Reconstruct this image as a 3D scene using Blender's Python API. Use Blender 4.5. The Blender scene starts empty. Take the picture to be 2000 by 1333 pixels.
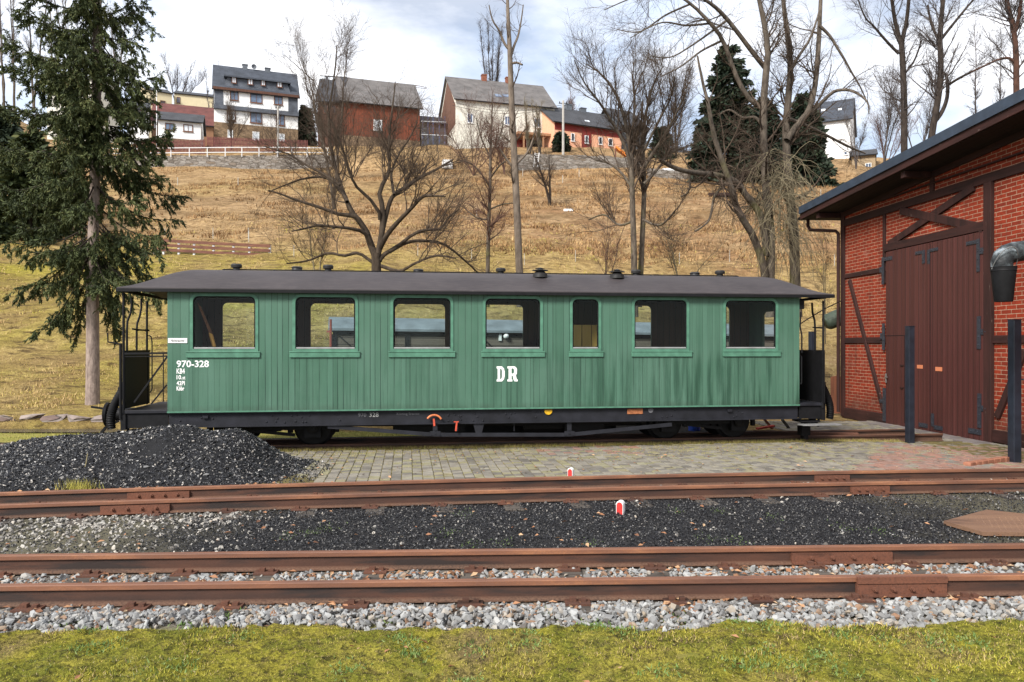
import bpy, bmesh, math, random
import numpy as np
from mathutils import Vector, Matrix, geometry
R_ = math.radians
C = bpy.context.scene.collection
CAMZ, FP, CX, CY = 1.6, 1480.0, 1000.0, 674.0     # eye height; photo focal length and centre, in photo pixels

def P(px, py, Y):
    return ((px-CX)/FP*Y, Y, CAMZ-(py-CY)/FP*Y)

# ------------------------------------------------------------------ noise
def vnoise(x, y, seed=0.0):
    x = np.asarray(x, float); y = np.asarray(y, float)
    i = np.floor(x); j = np.floor(y); fx = x-i; fy = y-j
    fx = fx*fx*(3-2*fx); fy = fy*fy*(3-2*fy)
    def h(a, b):
        s = np.sin(a*127.1+b*311.7+seed*74.7)*43758.5453
        return s-np.floor(s)
    return (h(i, j)*(1-fx)+h(i+1, j)*fx)*(1-fy)+(h(i, j+1)*(1-fx)+h(i+1, j+1)*fx)*fy-0.5
def fbm(x, y, seed=0.0, o=4):
    t = 0; a = 1.0
    for k in range(o):
        t = t+a*vnoise(x*2**k, y*2**k, seed+k*3.1); a *= .5
    return t
def sstep(a, b, x):
    t = np.clip((np.asarray(x, float)-a)/(b-a), 0, 1); return t*t*(3-2*t)

# ------------------------------------------------------------------ terrain heights
_YK = [-20, 15.5, 16.0, 18, 20, 22, 26, 30, 40, 50, 60, 72, 84, 85.2, 90, 95, 110, 160, 400]
_ZK = [-.15, -.15, .04, .14, .45, .95, 2.1, 3.3, 6.4, 9.6, 13.0, 17.0, 20.9, 22.6, 24.6, 26.5, 27.8, 27, 20]
def hill_base(X, Y):
    X = np.asarray(X, float); Y = np.asarray(Y, float)
    sh = np.clip((X+6.5)*.57, 0, 7.7)
    Yq = Y-sh*np.clip((55-Y)/30, 0, 1)
    z = np.interp(Yq, _YK, _ZK)
    z = z+np.exp(-((X+118)/42)**2-((Y-142)/34)**2)*24
    z = z-.09*sstep(5.2, 7.2, X)*(1-sstep(20,24,Y))*sstep(7,9,Y)
    z = z-1.6*sstep(6, 40, X)*sstep(60, 88, Y)
    return z, Yq
def H(X, Y):
    z, Yq = hill_base(X, Y)
    w = sstep(16.5, 26, Yq)
    X = np.asarray(X, float); Y = np.asarray(Y, float)
    return z+w*(fbm(X/7, Y/7, 2)*.5+fbm(X/1.3, Y/1.1, 5, 3)*.14)+.012*fbm(X*1.5, Y*1.5, 9)
def ground_at(px, py, y0=3.0, y1=160):
    Y = np.arange(y0, y1, .05)
    X = (px-CX)/FP*Y; Z = CAMZ-(py-CY)/FP*Y
    b = np.nonzero(Z < H(X, Y))[0]
    i = b[0] if len(b) else len(Y)-1
    return float(X[i]), float(Y[i]), float(H(X[i], Y[i]))

# ------------------------------------------------------------------ meshes and objects
class MB:
    def __init__(s): s.v = []; s.f = []
    def add(s, vs, fs):
        o = len(s.v); s.v += [tuple(v) for v in vs]; s.f += [tuple(i+o for i in f) for f in fs]; return s
    def box(s, x0, x1, y0, y1, z0, z1):
        return s.add([(x0,y0,z0),(x1,y0,z0),(x1,y1,z0),(x0,y1,z0),(x0,y0,z1),(x1,y0,z1),(x1,y1,z1),(x0,y1,z1)],
              [(0,3,2,1),(4,5,6,7),(0,1,5,4),(1,2,6,5),(2,3,7,6),(3,0,4,7)])
    def bar(s, a, b, w, h, up=(0,0,1)):
        a = Vector(a); b = Vector(b); t = (b-a).normalized(); u = Vector(up)
        sd = t.cross(u)
        if sd.length < 1e-4: sd = t.cross(Vector((0,1,0)))
        sd.normalize(); u = sd.cross(t).normalized(); q = []
        for p in (a, b):
            for i, j in ((-1,-1),(1,-1),(1,1),(-1,1)): q.append(p+sd*(i*w/2)+u*(j*h/2))
        return s.add(q, [(0,1,2,3),(7,6,5,4),(0,4,5,1),(1,5,6,2),(2,6,7,3),(3,7,4,0)])
    def tube(s, pts, r, n=8, caps=True):
        pts = [Vector(p) for p in pts]
        if not hasattr(r, '__len__'): r = [r]*len(pts)
        q = []; m = len(pts); ref = None
        for i, p in enumerate(pts):
            t = (pts[min(i+1,m-1)]-pts[max(i-1,0)]).normalized()
            if ref is None: ref = t.orthogonal().normalized()
            ref = (ref-t*ref.dot(t)); ref = ref.normalized() if ref.length > 1e-5 else t.orthogonal().normalized()
            b = t.cross(ref)
            for k in range(n):
                a = 2*math.pi*k/n; q.append(p+(ref*math.cos(a)+b*math.sin(a))*r[i])
        f = [(i*n+k, i*n+(k+1)%n, (i+1)*n+(k+1)%n, (i+1)*n+k) for i in range(m-1) for k in range(n)]
        if caps: f += [tuple(range(n-1,-1,-1)), tuple(range((m-1)*n, m*n))]
        return s.add(q, f)
    def lathe(s, prof, c=(0,0,0), n=16, axis='z'):
        q = []
        for r, z in prof:
            for k in range(n):
                a = 2*math.pi*k/n; x, y = r*math.cos(a), r*math.sin(a)
                q.append({'z':(c[0]+x,c[1]+y,c[2]+z),'y':(c[0]+x,c[1]+z,c[2]+y),'x':(c[0]+z,c[1]+x,c[2]+y)}[axis])
        m = len(prof)
        f = [(i*n+k, i*n+(k+1)%n, (i+1)*n+(k+1)%n, (i+1)*n+k) for i in range(m-1) for k in range(n)]
        f += [tuple(range(n-1,-1,-1)), tuple(range((m-1)*n, m*n))]
        return s.add(q, f)
    def prism(s, poly, y0, y1, holes=()):
        """polygon in (x,z), with holes, extruded along y"""
        loops = [list(poly)]+[list(h) for h in holes]
        flat = [p for l in loops for p in l]; n = len(flat)
        tris = geometry.tessellate_polygon([[Vector((p[0],p[1],0)) for p in l] for l in loops])
        vs = [(p[0],y0,p[1]) for p in flat]+[(p[0],y1,p[1]) for p in flat]
        fs = [t for t in tris]+[(t[2]+n,t[1]+n,t[0]+n) for t in tris]
        o = 0
        for l in loops:
            m = len(l)
            for i in range(m):
                a, b = o+i, o+(i+1)%m; fs.append((a,b,b+n,a+n))
            o += m
        return s.add(vs, fs)
    def mesh(s, name, smooth=False, fix=True):
        me = bpy.data.meshes.new(name); me.from_pydata(s.v, [], s.f)
        if fix:
            bm = bmesh.new(); bm.from_mesh(me); bmesh.ops.recalc_face_normals(bm, faces=bm.faces); bm.to_mesh(me); bm.free()
        if smooth: me.shade_smooth()
        return me
def setp(o, label=None, category=None, group=None, kind=None):
    for k, v in (('label',label),('category',category),('group',group),('kind',kind)):
        if v: o[k] = v
    return o
def link(name, me, m=None, parent=None, **kw):
    o = bpy.data.objects.new(name, me); C.objects.link(o)
    if m: me.materials.append(m)
    if parent: o.parent = parent
    return setp(o, **kw)
def obj(name, mb, m, parent=None, smooth=False, bevel=0, sharp=None, **kw):
    o = link(name, mb.mesh(name, smooth), m, parent, **kw)
    if bevel:
        b = o.modifiers.new('bevel', 'BEVEL'); b.width = bevel; b.segments = 2; b.limit_method = 'ANGLE'
    if sharp: o.data.set_sharp_from_angle(angle=R_(sharp))
    return o
def empty(name, loc=(0,0,0), rz=0, **kw):
    o = bpy.data.objects.new(name, None); C.objects.link(o); o.location = loc; o.rotation_euler = (0,0,rz); o.empty_display_size = .3
    return setp(o, **kw)
def copy_tree(o, parent=None):
    c = o.copy(); C.objects.link(c)
    if parent: c.parent = parent
    for ch in list(o.children): copy_tree(ch, c)
    return c
def npmesh(name, v, f, attr=None, smooth=False, uv=None):
    v = np.ascontiguousarray(v, np.float32); f = np.ascontiguousarray(f, np.int32); k = f.shape[1]
    me = bpy.data.meshes.new(name); me.vertices.add(len(v)); me.vertices.foreach_set('co', v.ravel())
    me.loops.add(f.size); me.loops.foreach_set('vertex_index', f.ravel())
    me.polygons.add(len(f)); me.polygons.foreach_set('loop_start', np.arange(0, f.size, k, dtype=np.int32))
    me.polygons.foreach_set('use_smooth', np.full(len(f), smooth, bool))
    me.update(calc_edges=True)
    if attr is not None:
        a = me.attributes.new('rnd', 'FLOAT', 'POINT'); a.data.foreach_set('value', np.ascontiguousarray(attr, np.float32))
    return me

class Fr:
    """a vertical reference plane: u along it, v away from the camera; photo pixels map onto it"""
    def __init__(s, ox, oy, ang): s.ox, s.oy, s.ang = ox, oy, ang; s.c, s.s = math.cos(ang), math.sin(ang)
    @classmethod
    def px(cls, pl, yl, pr, yr):
        x0, x1 = (pl-CX)/FP*yl, (pr-CX)/FP*yr
        f = cls(x0, yl, math.atan2(yr-yl, x1-x0)); f.len = math.hypot(x1-x0, yr-yl); return f
    def u(s, px, v=0):
        k = (px-CX)/FP
        return (k*(s.oy+v*s.c)-(s.ox-v*s.s))/(s.c-k*s.s)
    def z(s, px, py, v=0):
        Y = s.oy+s.u(px,v)*s.s+v*s.c; return CAMZ-(py-CY)/FP*Y
    def uz(s, px, py, v=0): return s.u(px,v), s.z(px,py,v)
    def v_at(s, px, u):
        k = (px-CX)/FP   # ox+u c - v s = k(oy+u s+v c)
        return (s.ox+u*s.c-k*(s.oy+u*s.s))/(s.s+k*s.c)
    def w(s, u, v, z): return (s.ox+u*s.c-v*s.s, s.oy+u*s.s+v*s.c, z)

# ------------------------------------------------------------------ materials
class Mt:
    def __init__(s, name, rough=.8, spec=.3, metal=0):
        s.m = bpy.data.materials.new(name); s.m.use_nodes = True; s.nt = s.m.node_tree
        s.b = s.nt.nodes['Principled BSDF']; s.b.inputs['Roughness'].default_value = rough
        s.b.inputs['Specular IOR Level'].default_value = spec; s.b.inputs['Metallic'].default_value = metal
        s._o = None
    def n(s, t, out=0, ins=None, **pr):
        nd = s.nt.nodes.new(t)
        for k, v in pr.items(): setattr(nd, k, v)
        for k, v in (ins or {}).items(): s.put(nd.inputs[k], v)
        return nd.outputs[out]
    def put(s, sock, v):
        if hasattr(v, 'is_output'): s.nt.links.new(v, sock)
        elif hasattr(v, '__len__') and sock.type == 'RGBA' and len(v) == 3: sock.default_value = (*v, 1)
        else: sock.default_value = v
    @property
    def oc(s):
        if s._o is None: s._o = s.n('ShaderNodeTexCoord', 'Object')
        return s._o
    @property
    def pos(s): return s.n('ShaderNodeNewGeometry', 'Position')
    def attr(s, name='rnd'): return s.n('ShaderNodeAttribute', 'Fac', attribute_name=name)
    def map(s, v, sc=(1,1,1), rot=(0,0,0), loc=(0,0,0)):
        return s.n('ShaderNodeMapping', 0, {'Vector':v,'Scale':sc,'Rotation':rot,'Location':loc})
    def noise(s, sc, det=4, vec=None, rough=.55, dist=0):
        return s.n('ShaderNodeTexNoise', 0, {'Vector':vec if vec is not None else s.oc,'Scale':sc,'Detail':det,'Roughness':rough,'Distortion':dist})
    def ramp(s, fac, stops, interp='LINEAR'):
        nd = s.nt.nodes.new('ShaderNodeValToRGB'); cr = nd.color_ramp; cr.interpolation = interp
        while len(cr.elements) < len(stops): cr.elements.new(.5)
        for e, (p, c) in zip(cr.elements, stops):
            e.position = p; e.color = (c,c,c,1) if not hasattr(c,'__len__') else (*c,1)
        s.put(nd.inputs[0], fac); return nd.outputs[0]
    def mix(s, fac, a, b, bl='MIX'):
        nd = s.nt.nodes.new('ShaderNodeMix'); nd.data_type = 'RGBA'; nd.blend_type = bl
        s.put(nd.inputs[0], fac); s.put(nd.inputs[6], a); s.put(nd.inputs[7], b); return nd.outputs[2]
    def math(s, op, a, b=0.0, c=None):
        nd = s.nt.nodes.new('ShaderNodeMath'); nd.operation = op; s.put(nd.inputs[0], a); s.put(nd.inputs[1], b)
        if c is not None: s.put(nd.inputs[2], c)
        return nd.outputs[0]
    def xyz(s, v):
        nd = s.nt.nodes.new('ShaderNodeSeparateXYZ'); s.put(nd.inputs[0], v); return nd.outputs
    def comb(s, x, y, z):
        nd = s.nt.nodes.new('ShaderNodeCombineXYZ')
        for i, q in enumerate((x,y,z)): s.put(nd.inputs[i], q)
        return nd.outputs[0]
    def col(s, c): s.put(s.b.inputs['Base Color'], c); return s
    def rough(s, c): s.put(s.b.inputs['Roughness'], c); return s
    def bump(s, h, st=.5, d=.01):
        nd = s.nt.nodes.new('ShaderNodeBump'); nd.inputs['Strength'].default_value = st; nd.inputs['Distance'].default_value = d
        s.put(nd.inputs['Height'], h); s.nt.links.new(nd.outputs[0], s.b.inputs['Normal']); return s

def plain(name, c, rough=.8, var=.25, sc=6, spec=.3, metal=0, bump=0, bd=.01):
    m = Mt(name, rough, spec, metal); f = m.noise(sc, 5)
    m.col(m.ramp(f, [(.3, tuple(q*(1-var) for q in c)), (.7, tuple(min(1,q*(1+var)) for q in c))]))
    if bump: m.bump(m.noise(sc*6, 4), bump, bd)
    return m.m
def by_attr(name, stops, rough=.8, spec=.3, nsc=0, trans=0):
    m = Mt(name, rough, spec); c = m.ramp(m.attr(), stops)
    if nsc: c = m.mix(m.ramp(m.noise(nsc, 3, m.pos), [(.35,0.0),(.65,.5)]), c, m.mix(1.0, c, (.55,.5,.45), 'MULTIPLY'))
    m.col(c); return m.m
def glass(name, tint=(.9,.95,.95), refl=.12):
    m = Mt(name); nt = m.nt
    t = m.n('ShaderNodeBsdfTransparent', 0, {'Color':tint}); g = m.n('ShaderNodeBsdfGlossy', 0, {'Color':(1,1,1),'Roughness':.03})
    lw = m.n('ShaderNodeLayerWeight', 'Fresnel', {'Blend':.3})
    f = m.math('ADD', m.math('MULTIPLY', lw, .035), refl*.05)
    mx = m.n('ShaderNodeMixShader', 0, {0:f,1:t,2:g})
    nt.links.new(mx, nt.nodes['Material Output'].inputs[0]); return m.m

def mk_green():
    m = Mt('green_paint', .42, .35); x, y, z = m.xyz(m.oc)
    w = m.math('ADD', m.math('MULTIPLY', x, 10.5), m.math('MULTIPLY', y, 10.5))
    d = m.n('ShaderNodeTexVoronoi', 'Distance', {'W':w,'Scale':1.0,'Randomness':1.0}, voronoi_dimensions='1D', feature='DISTANCE_TO_EDGE')
    cell = m.n('ShaderNodeTexVoronoi', 'Color', {'W':w,'Scale':1.0,'Randomness':1.0}, voronoi_dimensions='1D')
    groove = m.ramp(d, [(.015,0.0),(.070,1.0)])
    cr = m.xyz(cell)[0]
    base = m.ramp(cr, [(0,(.048,.116,.077)),(.5,(.057,.132,.089)),(1,(.067,.149,.104))])
    fade = m.noise(1.1, 4)
    base = m.mix(m.ramp(fade, [(.4,0.0),(.7,.45)]), base, (.087,.163,.122))
    # rain streaks: long in z, stronger towards the far end and low down
    st = m.noise(1.0, 6, m.map(m.oc, (9,3,.55)), .6)
    st2 = m.noise(1.0, 5, m.map(m.oc, (26,3,.9), loc=(3,0,0)), .6)
    amt = m.math('MULTIPLY', m.ramp(st, [(.45,0.0),(.62,1.0)]), m.ramp(m.math('DIVIDE', x, 10.3), [(0,.25),(.5,.45),(.74,.9),(1,.95)]))
    low = m.ramp(m.math('DIVIDE', z, 2.5), [(.22,1.0),(.55,.8),(.62,.35),(1,.2)])
    amt = m.math('MULTIPLY', amt, low)
    base = m.mix(amt, base, (.016,.052,.031))
    base = m.mix(m.math('MULTIPLY', m.ramp(st2, [(.56,0.0),(.74,.6)]), low), base, (.018,.054,.034))
    spots = m.ramp(m.noise(38, 3), [(.66,0.0),(.74,.5)])
    base = m.mix(spots, base, (.03,.06,.045))
    chips = m.math('MULTIPLY', m.ramp(m.noise(11, 6, m.map(m.oc,(1,1,.6)), .75), [(.665,0.0),(.69,.8)]), m.ramp(m.noise(.7, 3, m.map(m.oc,(1,1,.8),loc=(5,0,2))), [(.45,0.0),(.6,1.0)]))
    base = m.mix(chips, base, (.13,.15,.12))
    base = m.mix(m.math('MULTIPLY', m.ramp(m.math('DIVIDE', z, 2.5), [(.24,.75),(.285,0.0)]), m.ramp(m.noise(5,5), [(.35,.1),(.65,.9)])), base, (.035,.055,.038))
    gv = m.math('MULTIPLY', m.ramp(m.noise(1.0, 3, m.map(m.oc,(14,14,1.0)), .5), [(.34,.15),(.56,1.0)]), m.ramp(m.noise(.55, 3, m.map(m.oc,(1,1,.3)), .5), [(.40,.14),(.56,1.0)]))
    gm = m.math('MULTIPLY', m.math('SUBTRACT', 1.0, groove), gv)
    base = m.mix(gm, base, (.008,.024,.016))
    m.col(base)
    hgt = m.math('ADD', m.math('MULTIPLY', groove, .6), m.math('MULTIPLY', m.noise(30, 4), .25))
    hgt = m.math('ADD', hgt, m.math('MULTIPLY', cr, .25))
    m.rough(m.ramp(fade, [(.3,.36),(.7,.55)]))
    m.bump(hgt, .55, .008); return m.m

def mk_brick(bw=.25, rh=.077, c1=(.25,.032,.012), c2=(.14,.020,.010), mo=(.40,.26,.175), axis='xz', ms=.0070):
    m = Mt('brick', .85, .2); x, y, z = m.xyz(m.oc)
    v = m.comb(x, z if axis == 'xz' else y, 0.0)
    wob = m.n('ShaderNodeVectorMath', 0, {0:v, 1:m.n('ShaderNodeVectorMath', 0, {0:m.n('ShaderNodeTexNoise', 1, {'Vector':m.oc,'Scale':3.0,'Detail':3}),1:(.016,.016,0)}, operation='MULTIPLY')}, operation='ADD')
    nd = m.nt.nodes.new('ShaderNodeTexBrick'); nd.offset = .5
    for k, q in (('Vector',wob),('Color1',c1),('Color2',c2),('Mortar',mo),('Scale',1.0),('Mortar Size',ms),('Mortar Smooth',.25),('Bias',-.25),('Brick Width',bw),('Row Height',rh)): m.put(nd.inputs[k], q)
    col = m.mix(m.ramp(m.noise(14, 5), [(.4,0.0),(.75,.6)]), nd.outputs[0], tuple(q*.42 for q in c1))
    col = m.mix(m.ramp(m.noise(1.1, 5), [(.45,0.0),(.75,.5)]), col, m.mix(1.0, col, (.5,.45,.45), 'MULTIPLY'))
    col = m.mix(m.ramp(m.noise(2.3, 6), [(.60,0.0),(.76,.35)]), col, (.34,.22,.17)); col = m.mix(m.math('MULTIPLY', m.ramp(z, [(.0,.75),(.55,0.0)]), m.ramp(m.noise(3, 5), [(.3,.2),(.6,1.0)])), col, (.055,.028,.02)); col = m.mix(m.ramp(m.noise(1.0, 5, m.map(m.oc, (5,5,.4)), .6), [(.55,0.0),(.72,.55)]), col, (.07,.022,.014))
    m.col(col)
    h = m.math('SUBTRACT', m.math('MULTIPLY', m.noise(40, 4), .4), nd.outputs[1]); m.bump(h, .8, .012); return m.m

def mk_wood(name, c, dark, sc=(1,1,1), rough=.8, peel=None, bump=.5):
    m = Mt(name, rough, .25); g = m.noise(1.0, 6, m.map(m.oc, sc), .6)
    col = m.ramp(g, [(.3,dark),(.65,c)])
    if peel: col = m.mix(m.ramp(m.noise(3.0, 7, m.map(m.oc, sc), .7), [(.66,0.0),(.72,.7)]), col, peel)
    m.col(col); m.bump(g, bump, .01); return m.m

def mk_planks(name, c, dark, per=.14, rough=.6, axis=0):
    m = Mt(name, rough, .3); x = m.xyz(m.oc)[axis]
    fr = m.math('FRACT', m.math('DIVIDE', x, per)); d = m.math('ABSOLUTE', m.math('SUBTRACT', fr, .5))
    gap = m.ramp(d, [(.44,0.0),(.49,1.0)])
    idx = m.n('ShaderNodeTexWhiteNoise', 0, {'W':m.math('FLOOR', m.math('DIVIDE', x, per))}, noise_dimensions='1D')
    sc = (14,14,.8) if axis == 0 else (.8,14,14)
    g = m.noise(1.0, 6, m.map(m.oc, sc), .6)
    col = m.mix(idx, c, tuple(q*.72 for q in c)); col = m.mix(m.ramp(g, [(.35,.0),(.7,.55)]), col, dark)
    col = m.mix(gap, col, tuple(q*.2 for q in dark)); m.col(col)
    m.bump(m.math('SUBTRACT', m.math('MULTIPLY', g, .3), gap), .6, .012); return m.m

def mk_rust(name, hi, lo, dk, rough=.75):
    m = Mt(name, rough, .3)
    a = m.noise(2.2, 6, m.map(m.pos, (.5,3,3)), .65); b = m.noise(60, 3, m.pos)
    col = m.ramp(a, [(.3,lo),(.62,hi)]); col = m.mix(m.ramp(b, [(.45,0.0),(.7,.5)]), col, dk)
    blot = m.noise(.9, 5, m.map(m.pos, (1,4,8)), .6)
    col = m.mix(m.ramp(blot, [(.58,0.0),(.70,.85)]), col, tuple(q*.35 for q in dk))
    m.col(col); m.bump(b, .4, .004); return m.m

def mk_roofing(name, c, sx=.35, sz=.25, rough=.7, alt=None):
    m = Mt(name, rough, .3); x, y, z = m.xyz(m.oc)
    nd = m.nt.nodes.new('ShaderNodeTexBrick'); nd.offset = .5
    alt = alt or tuple(q*.7 for q in c)
    for k, q in (('Vector',m.comb(x, m.math('ADD', y, z), 0.0)),('Color1',c),('Color2',alt),('Mortar',tuple(q*.45 for q in c)),('Scale',1.0),('Mortar Size',.018),('Mortar Smooth',.3),('Brick Width',sx),('Row Height',sz)): m.put(nd.inputs[k], q)
    col = m.mix(m.ramp(m.noise(.9, 5), [(.35,0.0),(.7,.7)]), nd.outputs[0], tuple(q*1.5 for q in c)); m.col(col)
    m.bump(m.math('SUBTRACT', 1.0, nd.outputs[1]), .5, .03); return m.m

def mk_render(name, c, dirt=(.3,.27,.22)):
    m = Mt(name, .9, .15); x, y, z = m.xyz(m.oc)
    col = m.ramp(m.noise(2.0, 5), [(.3,tuple(q*.9 for q in c)),(.7,c)])
    col = m.mix(m.ramp(m.noise(1.0, 5, m.map(m.oc, (1.8,1.8,.3)), .6), [(.55,0.0),(.8,.4)]), col, dirt)
    m.col(col); m.bump(m.noise(30, 3), .3, .01); return m.m

def mk_stone(name, cols, sc=3.0, joint=(.12,.11,.09), stretch=(1,1,2.2)):
    m = Mt(name, .9, .2); v = m.map(m.oc, stretch)
    w = m.n('ShaderNodeVectorMath', 0, {0:v, 1:m.n('ShaderNodeVectorMath', 0, {0:m.n('ShaderNodeTexNoise', 1, {'Vector':m.oc,'Scale':2.5,'Detail':3}),1:(.25,.25,.25)}, operation='MULTIPLY')}, operation='ADD')
    d = m.n('ShaderNodeTexVoronoi', 'Distance', {'Vector':w,'Scale':sc}, feature='DISTANCE_TO_EDGE')
    c = m.xyz(m.n('ShaderNodeTexVoronoi', 'Color', {'Vector':w,'Scale':sc}))[0]
    col = m.ramp(c, [(i/(len(cols)-1), q) for i, q in enumerate(cols)])
    col = m.mix(m.ramp(m.noise(9, 5), [(.4,0.0),(.7,.5)]), col, m.mix(1.0, col, (.5,.5,.5), 'MULTIPLY'))
    g = m.ramp(d, [(.0,0.0),(.06,1.0)]); m.col(m.mix(g, joint, col)); m.bump(m.math('ADD', g, m.math('MULTIPLY', m.noise(12,4),.4)), .8, .04); return m.m

def mk_bark(name, c, dark, moss=None, sc=9):
    m = Mt(name, .9, .15); g = m.noise(sc, 6, m.map(m.pos, (1,1,.35)), .65)
    col = m.ramp(g, [(.32,dark),(.66,c)])
    if moss: col = m.mix(m.ramp(m.noise(1.1, 4, m.pos), [(.52,0.0),(.66,.75)]), col, m.mix(m.ramp(m.math('DIVIDE', m.xyz(m.pos)[2], 10.0), [(.45,0.0),(.75,1.0)]), moss, col))
    m.col(col); m.bump(m.noise(sc*3, 5, m.map(m.pos,(1,1,.3))), .7, .02); return m.m
# ------------------------------------------------------------------ ground, hillside
def grid(name, xs, ys, zf, m, kind='structure', smooth=True):
    X, Y = np.meshgrid(xs, ys); Z = zf(X, Y); nx, ny = len(xs), len(ys)
    v = np.stack([X.ravel(), Y.ravel(), Z.ravel()], 1)
    i = (np.arange(ny-1)[:,None]*nx+np.arange(nx-1)[None,:]).ravel()
    f = np.stack([i, i+1, i+nx+1, i+nx], 1)
    return link(name, npmesh(name, v, f, smooth=smooth), m, kind=kind)

def yC(x): return 9.12+.137*x-.0047*x*x
def yD(x): return 8.38+.130*x-.0045*x*x
def yA(x): return 5.93+.041*x
def yB(x): return 5.17+.034*x

def mk_ground():
    m = Mt('ground_earth', .95, .15); x, y, z = m.xyz(m.pos)
    wob = m.math('MULTIPLY', m.math('SUBTRACT', m.noise(1.4, 4, m.pos), .5), .7)
    yw = m.math('ADD', m.math('SUBTRACT', y, m.math('MULTIPLY', x, .04)), wob)
    n1 = m.noise(5, 6, m.pos, .65); n2 = m.noise(40, 4, m.pos, .7)
    moss = m.ramp(n1, [(.3,(.10,.10,.018)),(.55,(.17,.16,.03)),(.75,(.20,.15,.06))])
    grav = m.ramp(n2, [(.35,(.07,.06,.05)),(.65,(.20,.18,.155))])
    coal = m.ramp(n2, [(.4,(.010,.010,.012)),(.7,(.045,.043,.042))])
    mixd = m.ramp(n2, [(.35,(.05,.05,.035)),(.65,(.17,.15,.10))])
    side = m.math('MAXIMUM', m.ramp(m.math('ADD', m.math('MULTIPLY', x, -.25), wob), [(.6,0.0),(.95,.9)]), m.ramp(m.math('ADD', m.math('MULTIPLY', x, .2), wob), [(.75,0.0),(1.0,.75)]))
    coal = m.mix(side, coal, mixd)
    strip = m.ramp(n1, [(.3,(.16,.12,.045)),(.55,(.24,.19,.06)),(.75,(.20,.14,.07))])
    grass = m.ramp(n1, [(.3,(.14,.14,.03)),(.55,(.24,.22,.055)),(.75,(.28,.20,.08))])
    def th(a, b): return m.ramp(m.math('DIVIDE', yw, 20.0), [(a/20,0.0),(b/20,1.0)])
    c = m.mix(th(4.55,4.75), moss, grav); c = m.mix(th(5.95,6.15), c, coal); c = m.mix(th(9.0,9.5), c, strip); c = m.mix(th(11.5,12.5), c, grass)
    m.col(c); m.bump(m.math('ADD', n2, m.math('MULTIPLY', n1, .6)), .7, .02); return m.m

def mk_hill():
    m = Mt('hill_grass', .95, .1); x, y, z = m.xyz(m.pos)
    pv = m.map(m.pos, (1,.6,1)); big = m.noise(.10, 5, pv, .6); mid = m.noise(.5, 6, pv, .65); fine = m.noise(3.2, 6, m.pos, .7); vf = m.noise(14, 4, m.pos, .7)
    straw = m.ramp(fine, [(.28,(.22,.135,.070)),(.5,(.43,.285,.155)),(.72,(.57,.405,.235))])
    green = m.ramp(fine, [(.3,(.16,.14,.022)),(.55,(.34,.29,.045)),(.75,(.46,.38,.09))])
    rust = m.ramp(fine, [(.3,(.15,.075,.035)),(.6,(.34,.19,.095)),(.8,(.46,.29,.15))])
    yg = m.math('ADD', y, m.math('MULTIPLY', m.math('SUBTRACT', big, .5), 26))
    gx_ = m.ramp(m.math('ADD', m.math('MULTIPLY', x, -.04), .5), [(.4,.7),(.9,1.35)]); g = m.ramp(m.math('DIVIDE', yg, 100), [(.17,.55),(.27,.55),(.36,.75),(.42,.62),(.47,.12),(.6,.05),(.66,.28),(.75,.08),(1,.12)])
    c = m.mix(m.math('MINIMUM', 1.0, m.math('MULTIPLY', m.math('MULTIPLY', g, gx_), m.ramp(mid, [(.3,.4),(.6,1.0)]))), straw, green)
    rb = m.math('MULTIPLY', m.ramp(m.math('DIVIDE', yg, 100), [(.35,0.0),(.46,.8),(.75,.75),(.9,.2)]), m.ramp(mid, [(.42,0.0),(.6,1.0)]))
    rb = m.math('MULTIPLY', rb, m.ramp(m.math('ADD', m.math('MULTIPLY', x, .02), .5), [(.15,.25),(.45,1.0)]))
    c = m.mix(rb, c, rust)
    clod = m.math('MULTIPLY', m.ramp(m.noise(1.5, 6, m.map(m.pos, (.8,2.4,1)), .66), [(.53,0.0),(.62,1.0)]), .8)
    c = m.mix(m.ramp(m.noise(.35, 6, m.map(m.pos, (.7,1.6,1)), .6), [(.44,.0),(.62,.5)]), c, (.17,.105,.045)); c = m.mix(clod, c, (.075,.046,.022))
    bnd = m.math('ADD', m.math('DIVIDE', m.math('ADD', y, m.math('MULTIPLY', m.math('SUBTRACT', mid, .5), 6)), 100), 0.0)
    bm_ = m.math('MULTIPLY', m.ramp(bnd, [(.52,0.0),(.535,.5),(.55,0.0),(.60,0.0),(.615,.6),(.64,0.0),(.70,0.0),(.71,.6),(.725,0.0)]), m.ramp(m.noise(.12, 4, m.pos), [(.38,0.0),(.55,1.0)]))
    c = m.mix(bm_, c, (.12,.075,.035)); c = m.mix(m.ramp(vf, [(.4,.45),(.62,0.0)]), c, m.mix(1.0, c, (.45,.4,.35), 'MULTIPLY'))
    m.col(c); m.bump(m.math('ADD', m.math('MULTIPLY', fine, 1.0), m.math('MULTIPLY', vf, .4)), .9, .22); return m.m

def spaced(a, lst):
    out = [a]
    for b, st in lst:
        while out[-1] < b-1e-6: out.append(out[-1]+st)
    return np.array(out)
M_HILL = mk_hill()
grid('ground', spaced(-60, [(-12,2),(12,.2),(60,2)]), spaced(-25, [(2,1.5),(16.6,.15)]), lambda X,Y: np.where(Y>15.4, np.minimum(H(X,Y), -.15)-.02, H(X,Y)), mk_ground())
grid('hillside', spaced(-260, [(-60,8),(-30,1.2),(30,.35),(75,1.2),(260,8)]), spaced(15.3, [(30,.2),(60,.45),(100,.8),(180,4),(400,12)]), H, M_HILL)

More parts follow.
